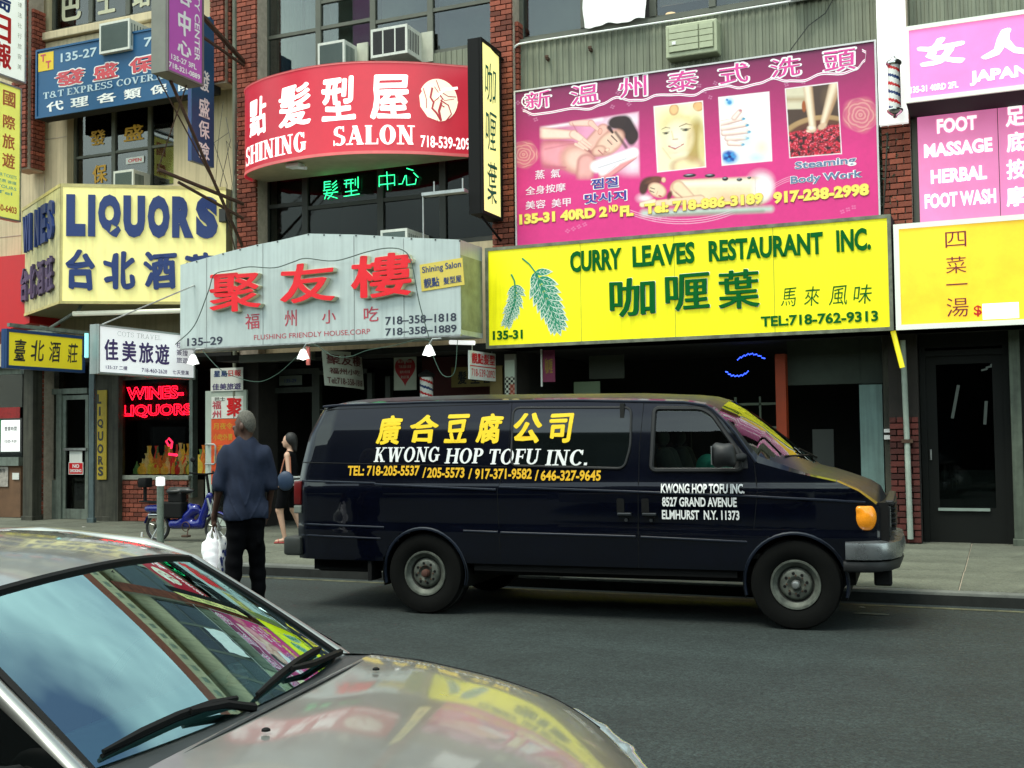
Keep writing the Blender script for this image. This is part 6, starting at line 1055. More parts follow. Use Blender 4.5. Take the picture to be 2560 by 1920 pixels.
for side, P_ in ((-1, VS), (1, VF)):
    o = obj('front_window', patch(P_, FW, 0, -.01), glass('front side glass', (.5, .56, .5), 1.5, .01, .02), van, smooth=True, local=True); obj('gasket', ringtube(P_, FW, .0, .022), BK, o, local=True, smooth=True)
bm_ = MB().tube([VS.pt(x, z_, -.02) for x, z_ in ((2.29, 1.92), (2.68, 1.915), (2.79, 1.855), (3.0, 1.58))], .011, 6); obj('window_channel', bm_, mat('channel', (.25, .26, .2), .5), o, local=True)
def strip(P_, pts, r, w=.002, n=6):
    pp_ = []
    for (x0, z0), (x1, z1) in zip(pts, pts[1:]):
        m = max(1, int(math.hypot(x1-x0, z1-z0)/.1)); pp_ += [P_.pt(x0+(x1-x0)*i/m, z0+(z1-z0)*i/m, w) for i in range(m)]
    pp_.append(P_.pt(*pts[-1], w)); return MB().tube(pp_, r, n)
for pts in ([(.88, 2.04), (.87, 1.5), (.77, 1.2), (.79, .52)], [(2.17, 2.0), (2.14, 1.6), (2.12, .5)], [(3.17, 1.46), (3.2, 1.2), (3.16, .86)], [(2.17, 2.0), (2.7, 1.98), (2.84, 1.9), (3.17, 1.46)], [(-1.2, 2.0), (.85, 2.02)], [(-1.38, 1.47), (.86, 1.42)]): obj('panel_seam', strip(VS, pts, .0045, -.0015, 4), M['black'], van, local=True)
NB = mat('van moulding', (.004, .008, .02), .42, .0, var=.1, coat=.15)
for pts, r in (([(-1.36, 1.283), (-.53, 1.262)], .011), ([(-.5, 1.25), (.755, 1.203)], .011), ([(.79, 1.228), (2.1, 1.19), (3.1, 1.157), (3.8, 1.125), (4.1, 1.105)], .011), ([(-1.36, .85), (-.42, .83)], .01), ([(.42, .81), (.77, .803)], .01), ([(.8, .8), (2.1, .785)], .01), ([(2.15, .783), (3.1, .755)], .01), ([(-1.36, .74), (-.46, .72)], .009), ([(-.5, 1.25), (-.53, 1.262)], .01)): obj('moulding', strip(VS, pts, r, 0), NB, van, local=True, smooth=True)
gut = MB()
for P_ in (VS, VF):
    pts = [P_.pt(x, v_edge(x)-.012, .004) for x in np.arange(-1.16, 2.75, .1)]+[P_.pt(x, v_edge(x)-.01, .004) for x in (2.8, 2.9, 3.0, 3.1, 3.19)]; gut.tube(pts, .013, 6)
obj('rain_gutter', gut, NB, van, local=True, smooth=True)
und = MB().box(-1.3, 4.0, -.8, .8, .38, .52).box(.5, 3.0, -.93, .93, .43, .52); obj('underbody', und, M['black'], van, local=True)
for (ax_, az_, ar_) in (AR, AF):
    lp = MB().tube([VS.pt(ax_+ar_*math.cos(a), az_+ar_*math.sin(a), -.004) for a in np.linspace(-.25, math.pi+.25, 26)], .016, 6); obj('wheel_arch', lp, NB, van, local=True, smooth=True)
    wl = MB(); n = 20; wl.grid([[(ax_+(ar_+.01)*math.cos(a), yy, az_+(ar_+.01)*math.sin(a)) for a in np.linspace(-.3, math.pi+.3, n)] for yy in (-.99, -.5, .5, .99)]); obj('wheel_well', wl, M['black'], van, local=True)
RIM = mat('steel rim grey', (.11, .12, .1), .5, .3, var=.5, scale=14); RIMD = mat('rim dark', (.025, .025, .022), .6, .2)
TY = mat('tyre', (.004, .0042, .0038), .9, var=.3, scale=10, spec=.15)
def wheel(root, x, y, z_, sgn, R=.39, rr=.205, W_=.23, hub=M['rust'], wash=0.):
    w_ = MB(); s = sgn     # y outward = s
    t = obj('wheel', MB().lathe([(rr, s*-.03), (rr+.02, 0), (R-.06, s*.012), (R-.015, 0), (R, s*-.04), (R, s*-W_+.02), (R-.03, s*-W_), (rr, s*-W_)], (x, y, z_), 'y', 40), TY, root, smooth=50, local=True)
    obj('tread', MB().lathe([(R+.001, s*-.06+0), (R+.003, s*-.08), (R+.003, s*-.1), (R+.001, s*-.12)], (x, y, z_), 'y', 40), M['rubber'], t, local=True)
    obj('rim', MB().lathe([(rr+.012, s*-.01), (rr+.008, s*.006), (rr-.008, s*.004), (rr-.02, s*-.02), (rr-.045, s*-.035), (rr-.06, s*-.06), (rr-.075, s*-.03), (rr-.09, s*-.022), (rr-.13, s*-.02), (rr-.15, s*-.045), (.0, s*-.05)], (x, y, z_), 'y', 36), RIM, t, smooth=50, local=True)
    h = MB()
    for k in range(8): a = 2*math.pi*k/8+.2; h.lathe([(0, s*-.018), (.014, s*-.018), (.014, s*-.024)], (x+(rr-.108)*math.cos(a), y, z_+(rr-.108)*math.sin(a)), 'y', 8)
    obj('rim_hole', h, M['black'], t, local=True); g_ = MB().lathe([(rr-.062, s*-.0585), (rr-.046, s*-.036)], (x, y, z_), 'y', 36); obj('rim_groove', g_, RIMD, t, local=True)
    obj('hub', MB().lathe([(.04, s*-.045), (.038, s*0), (.03, s*.018), (.02, s*.022), (0, s*.022)], (x, y, z_), 'y', 16), hub, t, smooth=True, local=True); nb = MB()
    for k in range(8): a = 2*math.pi*k/8; nb.lathe([(0, s*-.015), (.009, s*-.015), (.009, s*-.05)], (x+.078*math.cos(a), y, z_+.078*math.sin(a)), 'y', 6)
    obj('lug_nut', nb, M['rust'], t, local=True); return t
wheel(van, 0, -.965, .39, -1, hub=mat('rust hub', (.08, .03, .02), .7, var=.3)); wheel(van, 3.505, -.965, .39, -1, hub=M['steel']); wheel(van, 0, .965, .39, 1); wheel(van, 3.505, .965, .39, 1)
YW = mat('vinyl yellow', (.9, .62, .01), .4, var=.04, emit=.06); YO = mat('vinyl amber', (.85, .48, .02), .4, var=.06, emit=.04); WV = mat('vinyl white', (.85, .85, .83), .4, var=.04, emit=.04)
for s, b in (('廣', (-.53, 1.64, -.25, 1.93)), ('合', (-.17, 1.65, .14, 1.93)), ('豆', (.2, 1.65, .46, 1.93)), ('腐', (.53, 1.64, .81, 1.93)), ('公', (.91, 1.64, 1.2, 1.93)), ('司', (1.27, 1.64, 1.51, 1.92))): text(van, s, b, YW, VS, .05, off=.008, wob=.018, shear=.14, cuts=.09)
for s, a, c in (('KWONG', -.54, .17), ('HOP', .22, .62), ('TOFU', .68, 1.2), ('INC.', 1.24, 1.65)): sl_ = -.022; text(van, s, (a, 1.468+sl_*(a+.54), c, 1.617+sl_*(a+.54)), WV, VS, serif=True, off=.008, shear=.12, cuts=.09)
for s, a, c in (('TEL: 718-205-5537', -.82, -.04), ('/', -.01, .04-.01), ('205-5573', .04, .43), ('/', .47, .51), ('917-371-9582', .54, 1.11), ('/', 1.14, 1.18), ('646-327-9645', 1.2, 1.78)): k_ = -.0235*(a+.82); text(van, s, (a, 1.335+k_, c, 1.435+k_), YO, VS, .03, off=.007, cuts=.09, shear=.05)
for s, b in (('KWONG HOP TOFU INC.', (2.345, 1.18, 3.09, 1.265)), ('8527 GRAND AVENUE', (2.355, 1.06, 3.02, 1.145)), ('ELMHURST  N.Y. 11373', (2.35, .945, 3.04, 1.03))): text(van, s, b, WV, VS, .03, off=.016 if '8527' not in s else .018, cuts=.09)
for x in (2.0, 2.23): obj('door_handle', MB().rbox(x-.06, x+.07, -1.03, -1.0, .975, 1.0, .006).tube([(x+.02, -1.012, .935), (x+.02, -1.02, .935)], .016, 10), mat('dark handle', (.05, .055, .06), .3, .6), van, local=True); obj('handle_recess', patch(VS, rpoly([(x-.07, .99), (x+.0, .99), (x+.0, 1.13), (x-.07, 1.13)], .02), 0, .003), M['black'], van, local=True)
mi = Sdf((2.78, -1.36, 1.36), (3.16, -.9, 1.68), .012).cap((2.88, -1.15, 1.46), (2.88, -1.15, 1.58), .05, k=.04).cap((3.0, -1.15, 1.46), (2.99, -1.15, 1.58), .045, k=.04).ell((2.93, -1.16, 1.52), (.09, .07, .1), .03).cap((3.0, -1.1, 1.49), (3.08, -.97, 1.5), .03, .035, .03)
mo = obj('mirror', mi.mesh(), BK, van, smooth=True, local=True); obj('mirror_glass', MB().rbox(2.835, 2.842, -1.22, -1.09, 1.44, 1.6, .003), M['steel'], mo, local=True)
obj('mirror_triangle', patch(VS, [(3.0, 1.4), (3.12, 1.4), (3.11, 1.5), (3.03, 1.6)], 0, .006), BK, van, local=True)
AM = mat('amber lens', (.9, .3, .01), .25, var=.12, scale=30, emit=.12, coat=.5)
mk = Sdf((3.95, -1.0, .8), (4.32, -.6, 1.15), .01).ell((4.09, -.86, .98), (.1, .11, .14), .01).cap((4.05, -.93, 1.05), (4.2, -.78, 1.05), .03, k=.03); mk.cutz(1.075).cutz(.865, False); obj('marker_light', mk.mesh(), AM, van, smooth=True, local=True)
obj('headlight', MB().rbox(4.2, 4.3, -.78, -.52, .86, 1.06, .02), mat('headlight', (.5, .52, .5), .15, .3), van, local=True, smooth=True); obj('headlight', MB().rbox(4.2, 4.3, .52, .78, .86, 1.06, .02), mat('headlight', (.5, .52, .5), .15, .3), van, local=True)
gr = MB()
for k in range(6): gr.rbox(4.27, 4.34, -.52, .52, .84+k*.045, .86+k*.045, .005, 1)
gr.rbox(4.26, 4.33, -.82, .82, 1.07, 1.12, .015).rbox(4.24, 4.3, -.84, -.78, .8, 1.07, .01); obj('grille', gr, BK, van, local=True)
obj('grille_back', MB().box(4.2, 4.285, -.85, .85, .72, 1.1), M['black'], van, local=True)
def bumper(pts, z0, z1, th, m, nm):
    rows = []
    for (x, y), nx in pts: rows.append([(x-th*nx[0], y-th*nx[1], z1), (x, y, z1-.02), (x+.015*nx[0], y+.015*nx[1], (z0+z1)/2), (x, y, z0+.02), (x-th*nx[0], y-th*nx[1], z0)])
    return obj(nm, MB().grid(rows), m, van, local=True, smooth=50, fix=True)
fb = [((3.93, -1.0), (0, -1)), ((4.1, -1.0), (.1, -1)), ((4.22, -.96), (.5, -.8)), ((4.31, -.86), (.85, -.5)), ((4.38, -.6), (1, -.1)), ((4.4, 0), (1, 0)), ((4.38, .6), (1, .1)), ((4.31, .86), (.85, .5)), ((4.22, .96), (.5, .8)), ((4.0, 1.0), (0, 1))]
bumper(fb, .6, .78, .1, mat('bumper chrome grey', (.3, .31, .32), .25, .8, var=.25, scale=5), 'front_bumper'); bumper([((x-.02, y*.98), n_) for (x, y), n_ in fb], .5, .62, .1, BK, 'bumper_valance')
obj('tow_hook', MB().rbox(4.15, 4.3, -.8, -.7, .38, .52, .02), M['black'], van, local=True)
obj('rear_bumper', MB().rbox(-1.56, -1.36, -.98, .98, .53, .72, .03), mat('dull bumper', (.06, .065, .06), .45, .5, var=.3), van, local=True, smooth=True)
obj('mud_flap', MB().box(-.62, -.58, -.95, -.72, .3, .55).rbox(-1.28, -.62, -.8, .8, .36, .52, .04), M['black'], van, local=True)
tl = obj('tail_light', MB().rbox(-1.445, -1.36, -.965, -.85, 1.04, 1.28, .015), mat('tail red', (.12, .004, .004), .3, var=.1, coat=.3), van, local=True, smooth=True); obj('reverse_lens', MB().rbox(-1.445, -1.36, -.963, -.85, .955, 1.035, .01), mat('lens clear', (.2, .22, .19), .3), tl, local=True)
SEAT = mat('grey seat cloth', (.05, .055, .055), .9, var=.2); TEAL = mat('teal cloth', (.03, .3, .24), .75, var=.35, scale=9, bump=.2)
it = obj('cabin_interior', MB().box(1.95, 1.99, -.9, .9, .6, 2.0).box(1.99, 3.3, -.9, .9, .6, .64).box(3.1, 3.5, -.86, .86, .9, 1.3), M['dark'], van, local=True)
obj('dashboard', MB().rbox(3.08, 3.55, -.82, .82, 1.15, 1.37, .05), mat('dash grey', (.045, .05, .045), .7), van, local=True, smooth=True); obj('steering_wheel', MB().tube([(3.0+.06*math.sin(a), .42+.19*math.cos(a), 1.42+.17*math.sin(a)) for a in np.linspace(0, 6.28, 20, endpoint=False)], .015, 6, closed=True), M['black'], van, local=True)
for y in (-.42, .42):
    st_ = Sdf((2.05, y-.34, .8), (2.95, y+.34, 1.9), .025).ell((2.6, y, 1.02), (.3, .27, .1), .06).cap((2.42, y-.14, 1.05), (2.28, y-.12, 1.5), .1, .09, .08).cap((2.42, y+.14, 1.05), (2.28, y+.12, 1.5), .1, .09, .08).ell((2.24, y, 1.68), (.07, .14, .09), .03); obj('seat', st_.mesh(), SEAT, van, smooth=True, local=True)
def conv(x, y, z_=0): return Vector((VAN[0]+x*math.cos(vr)-y*math.sin(vr), VAN[1]+x*math.sin(vr)+y*math.cos(vr), z_))
tb = thing('cloth_bundle', 'teal green cloth bundle behind the van side window', 'bundle', tuple(conv(2.72, -.42, 1.1)), vr)
bd = Sdf((-.3, -.3, -.12), (.3, .3, .5), .018).ell((0, 0, .1), (.17, .2, .2), .05).ell((-.05, 0, .3), (.11, .14, .12), .06).ell((.1, .05, .25), (.08, .1, .14), .05).ell((.02, -.14, .2), (.05, .06, .16), .04); obj('cloth', bd.mesh(), TEAL, tb, smooth=True, local=True)
obj('wiper', MB().tube([(3.5, -.3, 1.56), (3.62, .2, 1.47), (3.6, .3, 1.46)], .01, 5).tube([(3.42, -.75, 1.5), (3.58, -.25, 1.5)], .01, 5), M['black'], van, local=True)
ppr = thing('dashboard_papers', 'red white and green papers lying inside the van windshield', 'papers', tuple(conv(3.4, -.5, 1.38)), vr); obj('paper', MB().rbox(-.12, .05, -.1, .1, .0, .02, .004), M['red'], ppr, local=True); obj('paper', MB().rbox(.0, .14, -.15, .05, .02, .04, .004), mat('mint paper', (.3, .6, .45), .6), ppr, local=True)
# ------------------------------------------------------------------ near sedan
SH = math.radians(9)
car = thing('parked_car', 'silver beige sedan in the foreground with signs reflected in its hood', 'car', (-2.095, 2.815, 0), SH)
CP = mat('car paint champagne', (.36, .365, .34), .3, .6, var=.08, scale=5, coat=1.0)
CP.node_tree.nodes['Principled BSDF'].inputs['Coat Roughness'].default_value = .065
def c_w(s): return ipl(s, [-3.3, -2.9, -1.5, 0, .5, .8, .95, 1.08, 1.2, 1.27], [.6, .8, .86, .86, .84, .79, .735, .64, .46, .26])
def c_zc(s): return ipl(s, [.05, .3, .6, .85, 1.0, 1.12, 1.2, 1.27], [.962, .953, .915, .86, .80, .73, .66, .58])
def c_zs(s): return ipl(s, [.05, .3, .6, .8, .93, 1.05, 1.15, 1.27], [.935, .915, .865, .815, .75, .68, .62, .56])
hood, fend = [], []
SS = [.1, .14, .2, .3, .4, .5, .6, .7, .78, .85, .91, .96, 1.01, 1.06, 1.11, 1.16, 1.2, 1.24, 1.27]
def prof(s):
    w_, zc, zs = c_w(s), c_zc(s), c_zs(s)
    return [(0, zc), (.12*w_, zc-.001), (.3*w_, zc-(zc-zs)*.1), (.5*w_, zc-(zc-zs)*.27), (.66*w_, zc-(zc-zs)*.45), (.78*w_, zc-(zc-zs)*.65), (.86*w_, zc-(zc-zs)*.84)], [(.866*w_, zc-(zc-zs)*.86), (.92*w_, zs-.005), (.97*w_, zs-.045), (w_+.0, zs-.11), (w_+.012, zs-.22), (w_+.01, .42), (w_-.01, .25)]
BOW = lambda s, q: s+.065*(1-q*q)*max(0, 1-(s-.1)/.45)
hm = MB()
for sd in (-1, 1):
    g = MB().grid([[(BOW(s, t/c_w(s)), sd*t, z_) for t, z_ in prof(s)[0]] for s in SS]); g.f = [f if sd < 0 else f[::-1] for f in g.f]; b = len(hm.v); hm.v += g.v; hm.f += [tuple(b+i for i in f) for f in g.f]
fm_ = MB()
for sd in (-1, 1):
    g = MB().grid([[(BOW(s, min(1, t/c_w(max(s, .1)))) if s >= .1 else s, sd*t, z_) for t, z_ in prof(max(s, .1))[1]] for s in [-.35, -.2, -.05]+SS]); g.f = [f if sd < 0 else f[::-1] for f in g.f]
    b = len(fm_.v); fm_.v += g.v; fm_.f += [tuple(b+i for i in f) for f in g.f]
def subs(o, lv=2): md = o.modifiers.new('s', 'SUBSURF'); md.levels = lv; md.render_levels = lv
ho = obj('hood', hm, CP, car, smooth=True, local=True, fix=True); bm = bmesh.new(); bm.from_mesh(ho.data); bmesh.ops.remove_doubles(bm, verts=bm.verts, dist=.0005); bmesh.ops.recalc_face_normals(bm, faces=bm.faces); bm.to_mesh(ho.data); bm.free(); ho.data.shade_smooth(); subs(ho)
fe = obj('fender', fm_, CP, car, smooth=True, local=True, fix=True); fe.data.shade_smooth(); subs(fe)
sm_ = MB()
for sd in (-1, 1):
    sm_ = MB(); sm_.tube([(BOW(s, .863), sd*.863*c_w(s), c_zc(s)-(c_zc(s)-c_zs(s))*.85+.001) for s in SS[:12]], .0028, 4)
    obj('shut_line', sm_, M['black'], car, local=True)
fcap = MB().grid([[(1.27+.05*math.sin(math.pi*i/8), -.28+.07*i, z_) for i in range(9)] for z_ in (.25, .4, .56)]); obj('front_bumper', fcap, CP, car, smooth=True, local=True, fix=True)
for sd in (-1, 1):
    hl = Sdf((.7, min(sd*.3, sd*.86), .5), (1.3, max(sd*.3, sd*.86), .85), .012); pts = [(.84, .78, .76), (.94, .73, .72), (1.04, .62, .69), (1.12, .46, .665)]
    for (a, b, c), (d, e, f) in zip(pts, pts[1:]): hl.cap((a, sd*b, c-.035), (d, sd*e, f-.035), .045, .045, .02)
    h_ = obj('headlight', hl.mesh(), mat('sedan headlight', (.2, .24, .25), .08, .1, coat=1), car, smooth=True, local=True)
for t_, lb in ((-.26, 0), (.26, 0)): obj('washer_nozzle', MB().lathe([(.012, 0), (.011, .005), (.006, .008), (0, .008)], (.27, t_*1.5, .955), n=10), M['black'], car, smooth=True, local=True)
# glasshouse
def ws(u, v):      # windshield: u -1..1 across, v 0..1 base to header
    hw = .72+(.62-.72)*v; s0 = .13*(1-u*u)-.01; s1 = -.53+.07*(1-u*u); z0 = .935+.02*(1-u*u); z1 = 1.272+.045*(1-u*u)
    s_ = s0+(s1-s0)*v; z_ = z0+(z1-z0)*v+.008*math.sin(math.pi*v); return (s_, u*hw, z_)
obj('windshield', MB().grid([[ws(u, v) for u in np.linspace(-1, 1, 25)] for v in np.linspace(0, 1, 15)]), glass('sedan windshield', (.55, .75, .74), 1.9, .008, .3, (.64, .93, .94)), car, smooth=True, local=True)
bord = MB().tube([ws(u, 1.015) for u in np.linspace(-1.0, 1.0, 20)], .014, 6).tube([ws(-1.012, v) for v in np.linspace(-.02, 1.02, 14)], .013, 6).tube([ws(1.012, v) for v in np.linspace(-.02, 1.02, 14)], .013, 6); obj('windshield_trim', bord, M['black'], car, smooth=True, local=True)
def roofp(u, k): 
    s_ = -.545+.07*(1-u*u)*(1-min(1, k*3))-k*1.75; z_ = ipl(k, [0, .08, .25, .5, .75, 1], [1.30, 1.335, 1.375, 1.385, 1.35, 1.27])+.045*(1-u*u)-.01; return (s_, u*.625, z_)
ro = obj('roof', MB().grid([[roofp(u, k) for u in np.linspace(-1, 1, 17)] for k in (0, .03, .08, .15, .25, .4, .55, .7, .85, 1)]), CP, car, smooth=True, local=True, fix=True)
pl = MB()
for sd in (-1, 1):
    a = [Vector(ws(sd*1.03, v)) for v in (-.25, 0, .3, .6, .9, 1.0)]; path = a+[Vector((s_, sd*.66, z_)) for s_, z_ in ((-.75, 1.325), (-1.2, 1.36), (-1.8, 1.335), (-2.2, 1.26), (-2.6, 1.1))]
    path = [Vector((p.x, p.y+sd*(.02), p.z-.012)) for p in path]; pl.tube(path, [.032, .03, .025, .022, .024, .028, .032, .035, .035, .035, .035], 10)
obj('pillar', pl, CP, car, smooth=True, local=True)
SGL = mat('dark side glass', (.004, .005, .005), .04, var=0, spec=.6)
for sd in (-1, 1): obj('side_window', MB().add([(-.02, sd*.80, .95), (-.62, sd*.69, 1.30), (-1.9, sd*.70, 1.3), (-2.3, sd*.83, .95)], [(0, 1, 2, 3)]), SGL, car, local=True); obj('door', MB().grid([[(s_, sd*(.83+dy), z_) for s_ in (-.35+.15, -1.1, -2.2, -3.2)] for z_, dy in ((.97, -.01), (.93, .01), (.7, .035), (.4, .03), (.22, .0))]), CP, car, smooth=True, local=True, fix=True)
ro2 = MB().grid([[(s_, t_, z_) for t_ in np.linspace(-.8, .8, 9)] for s_, z_ in ((-2.3, 1.24), (-2.75, 1.02), (-3.2, .96), (-3.4, .7), (-3.4, .3))]); obj('trunk', ro2, CP, car, smooth=True, local=True, fix=True)
mr = Sdf((-.45, -1.12, .85), (.05, -.78, 1.12), .014).ell((-.2, -.97, .985), (.07, .11, .065), .02).cap((-.17, -.9, .95), (-.14, -.82, .94), .025, k=.03); obj('mirror', mr.mesh(), M['black'], car, smooth=True, local=True)
obj('cowl', MB().grid([[(.13*(1-u*u)-.03, u*.74, .925+.02*(1-u*u)) for u in np.linspace(-1, 1, 17)], [(.13*(1-u*u)*.55+.12, u*.77, .93+.035*(1-u*u)) for u in np.linspace(-1, 1, 17)]]), mat('cowl plastic', (.04, .045, .047), .35, var=.2), car, smooth=True, local=True)
def wip(p0, p1, p2, nm='wiper'):
    b = MB().tube([p1, ((Vector(p1)+Vector(p2))/2+Vector((0, 0, .012))), p2], .009, 6).tube([Vector(p1)+Vector((0, 0, -.012)), Vector(p2)+Vector((0, 0, -.012))], .006, 5); b.tube([p0, ((Vector(p0)+Vector(p1))*.5+Vector((0, 0, .02))), (Vector(p1)+Vector(p2))/2+Vector((0, 0, .01))], .008, 6); return obj(nm, b, M['black'], car, smooth=True, local=True)
wl_ = lambda px: px
def W2(x, y, z_): d_ = Vector((x-car.location.x, y-car.location.y)); c, s = math.cos(SH), math.sin(SH); return (d_.x*c+d_.y*s, -d_.x*s+d_.y*c, z_)
def wsp(u, v, h=.016): return Vector(ws(u, v))+Vector((.35*h, 0, .94*h))
def wip2(us, arm):
    obj('wiper', MB().tube([wsp(u, v) for u, v in us], [.006]+[.012]*(len(us)-2)+[.008], 6).tube([wsp(u, v, .004) for u, v in us], .006, 5).tube(arm, [.008, .012, .013], 6), M['black'], car, smooth=True, local=True)
wip2([(-.95, .035), (-.78, .06), (-.6, .075), (-.42, .07), (-.28, .05)], [wsp(-.55, .06, .026), wsp(-.38, .03, .026), wsp(-.26, -.03, .02)])
wip2([(-.16, .03), (.1, .07), (.35, .09), (.6, .09), (.76, .08)], [wsp(.2, .06, .026), wsp(.4, .03, .026), wsp(.95, -.02, .02)])
# interior
IN = mat('teal grey cabin', (.2, .33, .32), .8, var=.2, scale=3)
obj('dashboard', MB().grid([[(.08*(1-u*u)-.02-k*.42, u*.7, .93+.012*(1-u*u)-.05*k+.03*math.sin(k*3.1)) for u in np.linspace(-1, 1, 15)] for k in (0, .15, .35, .6, .8, 1)]).grid([[(-.44, u*.7, .87-.3*k) for u in (-1, 0, 1)] for k in (0, 1)]), IN, car, smooth=True, local=True)
obj('steering_wheel', MB().tube([(-.6+.07*math.sin(a), .36+.18*math.cos(a), .87+.17*math.sin(a)) for a in np.linspace(0, 6.28, 22, endpoint=False)], .016, 6, closed=True), M['black'], car, local=True)
obj('cabin_floor', MB().box(-2.5, -.4, -.72, .72, .3, .34).box(-2.5, -2.4, -.72, .72, .3, 1.0), M['dark'], car, local=True)
for t_ in (-.36, .36): obj('seat', Sdf((-1.4, t_-.3, .3), (-.6, t_+.3, 1.22), .03).ell((-1.0, t_, .5), (.26, .24, .1), .05).cap((-1.18, t_-.1, .55), (-1.26, t_-.08, .95), .1, .09, .08).cap((-1.18, t_+.1, .55), (-1.26, t_+.08, .95), .1, .09, .08).ell((-1.27, t_, 1.1), (.05, .12, .08), .03).mesh(), IN, car, smooth=True, local=True)
rmr = obj('rear_view_mirror', Sdf((-.56, -.2, 1.14), (-.4, .2, 1.32), .01).cap((-.47, -.1, 1.2), (-.49, .1, 1.2), .028, k=.01).cap((-.48, 0, 1.22), (-.44, .0, 1.3), .01, k=.01).mesh(), M['black'], car, smooth=True, local=True)
dbt = thing('dashboard_ornament', 'small pale ribbed pot standing on the sedan dashboard behind the glass', 'ornament', tuple(car.matrix_basis @ Vector((0, 0, 0))), 0)
dbt.location = (-2.2, 2.93, .94); obj('pot', MB().lathe([(.0, 0), (.03, 0), (.034, .012), (.028, .016), (.034, .03), (.027, .036), (.03, .048), (.012, .056), (.012, .07), (0, .072)], (0, 0, 0), n=16), mat('pale pot', (.7, .68, .6), .4), dbt, smooth=True, local=True)
stk = thing('windshield_sticker', 'small white sticker low on the far side of the sedan windshield', 'sticker', tuple(Matrix.Translation(car.location) @ Matrix.Rotation(SH, 4, 'Z') @ Vector(ws(.8, .12))), SH); p0 = Vector(ws(.8, .12)); stq = [Vector(ws(u, v))-p0+Vector((-.004, 0, -.004)) for u, v in ((.76, .08), (.84, .08), (.84, .17), (.76, .17))]; obj('sheet', MB().add(stq, [(0, 1, 2, 3)]), M['wht'], stk, local=True)
for x_, y_, s_ in ((.78, -.8, -1), (.78, .8, 1), (-2.3, -.8, -1), (-2.3, .8, 1)): wheel(car, x_, y_, .31, s_, R=.31, rr=.2, W_=.2, hub=M['steel'])
# ------------------------------------------------------------------ people
SKD = mat('dark skin', (.085, .038, .024), .5, var=.1, scale=12); SKL = mat('light skin', (.55, .33, .23), .5, var=.06)
man = thing('person', 'man in grey blue t-shirt and black trousers seen from behind, carrying plastic bags', 'person', (-6.33, 8.55, 0), math.radians(36))
# local frame: +y is away from the camera (he faces +y), x to the right
H = 1.0
b = Sdf((-.55, -.3, -.02), (.5, .42, 2.02), .0105)
b.ell((0, .01, 1.845), (.118, .108, .122), .02).ell((-.06, .04, 1.775), (.075, .065, .07), .03).cap((0, -.01, 1.66), (0, .0, 1.76), .085, .08, .03)   # head, jaw, neck
b.ell((-.135, .055, 1.815), (.022, .016, .024), .012).ell((-.11, .05, 1.865), (.02, .05, .012), .01).ell((-.118, .05, 1.775), (.02, .026, .009), .008)
b.ell((-.045, -.098, 1.82), (.028, .014, .036), .008, rz=-20).ell((.06, .1, 1.82), (.026, .012, .032), .008)
b.cap((-.2, 0, 1.55), (.2, 0, 1.55), .085, k=.06).ell((0, 0, 1.38), (.19, .125, .26), .08).ell((0, 0, 1.08), (.175, .13, .2), .08)
for sx, kx in ((-1, -.1), (1, .1)):
    ky, ay = (.0, -.17) if sx < 0 else (.11, .1)
    b.cap((sx*.1, 0, .95), (sx*.14, ky, .52), .1, .07, .05).cap((sx*.14, ky, .52), (sx*.15, ay, .1), .065, .045, .03).cap((sx*.15, ay-.02, .05), (sx*.16, ay+.13, .04), .045, .035, .03)
b.cap((-.24, 0, 1.53), (-.31, -.02, 1.26), .062, .05, .05).cap((-.31, -.02, 1.26), (-.37, .09, 1.02), .047, .032, .025)      # left arm
b.cap((-.37, .09, 1.02), (-.375, .11, .95), .036, .034, .02)
for k in range(4): y = .075+k*.024; b.cap((-.372, y, .95), (-.385, y+.005, .9), .013, .0115, .006).cap((-.385, y+.005, .9), (-.365, y+.004, .872), .0115, .0105, .004)
b.cap((-.36, .08, .975), (-.345, .07, .92), .014, .011, .008)
b.cap((.24, 0, 1.53), (.3, .01, 1.27), .062, .05, .05).cap((.3, .01, 1.27), (.27, .14, 1.06), .047, .033, .025).cap((.27, .14, 1.06), (.255, .17, .99), .035, .03, .02)
for k in range(4): y = .14+k*.022; b.cap((.252, y, .98), (.245, y+.01, .925), .0125, .0105, .006)
obj('body', b.mesh(), SKD, man, smooth=True, local=True)
hr = Sdf((-.15, -.15, 1.74), (.15, .15, 2.0), .0085).ell((.004, .004, 1.852), (.122, .112, .124), .01); hr.d = np.maximum(hr.d, (1.87-hr.Z)-(hr.X+.05)*1.1); obj('hair', hr.mesh(), mat('short grey hair', (.13, .12, .1), .95, var=.5, scale=60, bump=.4), man, smooth=True, local=True)
sh = Sdf((-.42, -.26, .94), (.42, .28, 1.76), .0115)
sh.cap((-.2, -.0, 1.56), (0, -.01, 1.6), .085, k=.07).cap((0, -.01, 1.6), (.2, 0, 1.56), .085, k=.07).cap((-.06, -.01, 1.66), (.06, -.01, 1.66), .07, k=.05).ell((0, -.0, 1.4), (.235, .165, .3), .1).ell((0, .0, 1.12), (.235, .17, .26), .1).cap((-.235, 0, 1.565), (-.31, -.02, 1.3), .086, .085, .06).cap((.235, 0, 1.565), (.31, .01, 1.3), .086, .085, .06).cap((-.2, 0, 1.02), (.2, 0, 1.02), .135, k=.08)
x_ = sh.X; zz = sh.Z; sh.d += .005*np.sin(zz*26+x_*14+np.sin(x_*18)*1.5)-.009*np.clip(1-np.abs(np.sin(zz*13-np.abs(x_)*22+1.2*np.sin(zz*7)))/.28, 0, 1)*np.clip((1.5-zz)*3, 0, 1)+.003*np.sin(x_*60+zz*16)
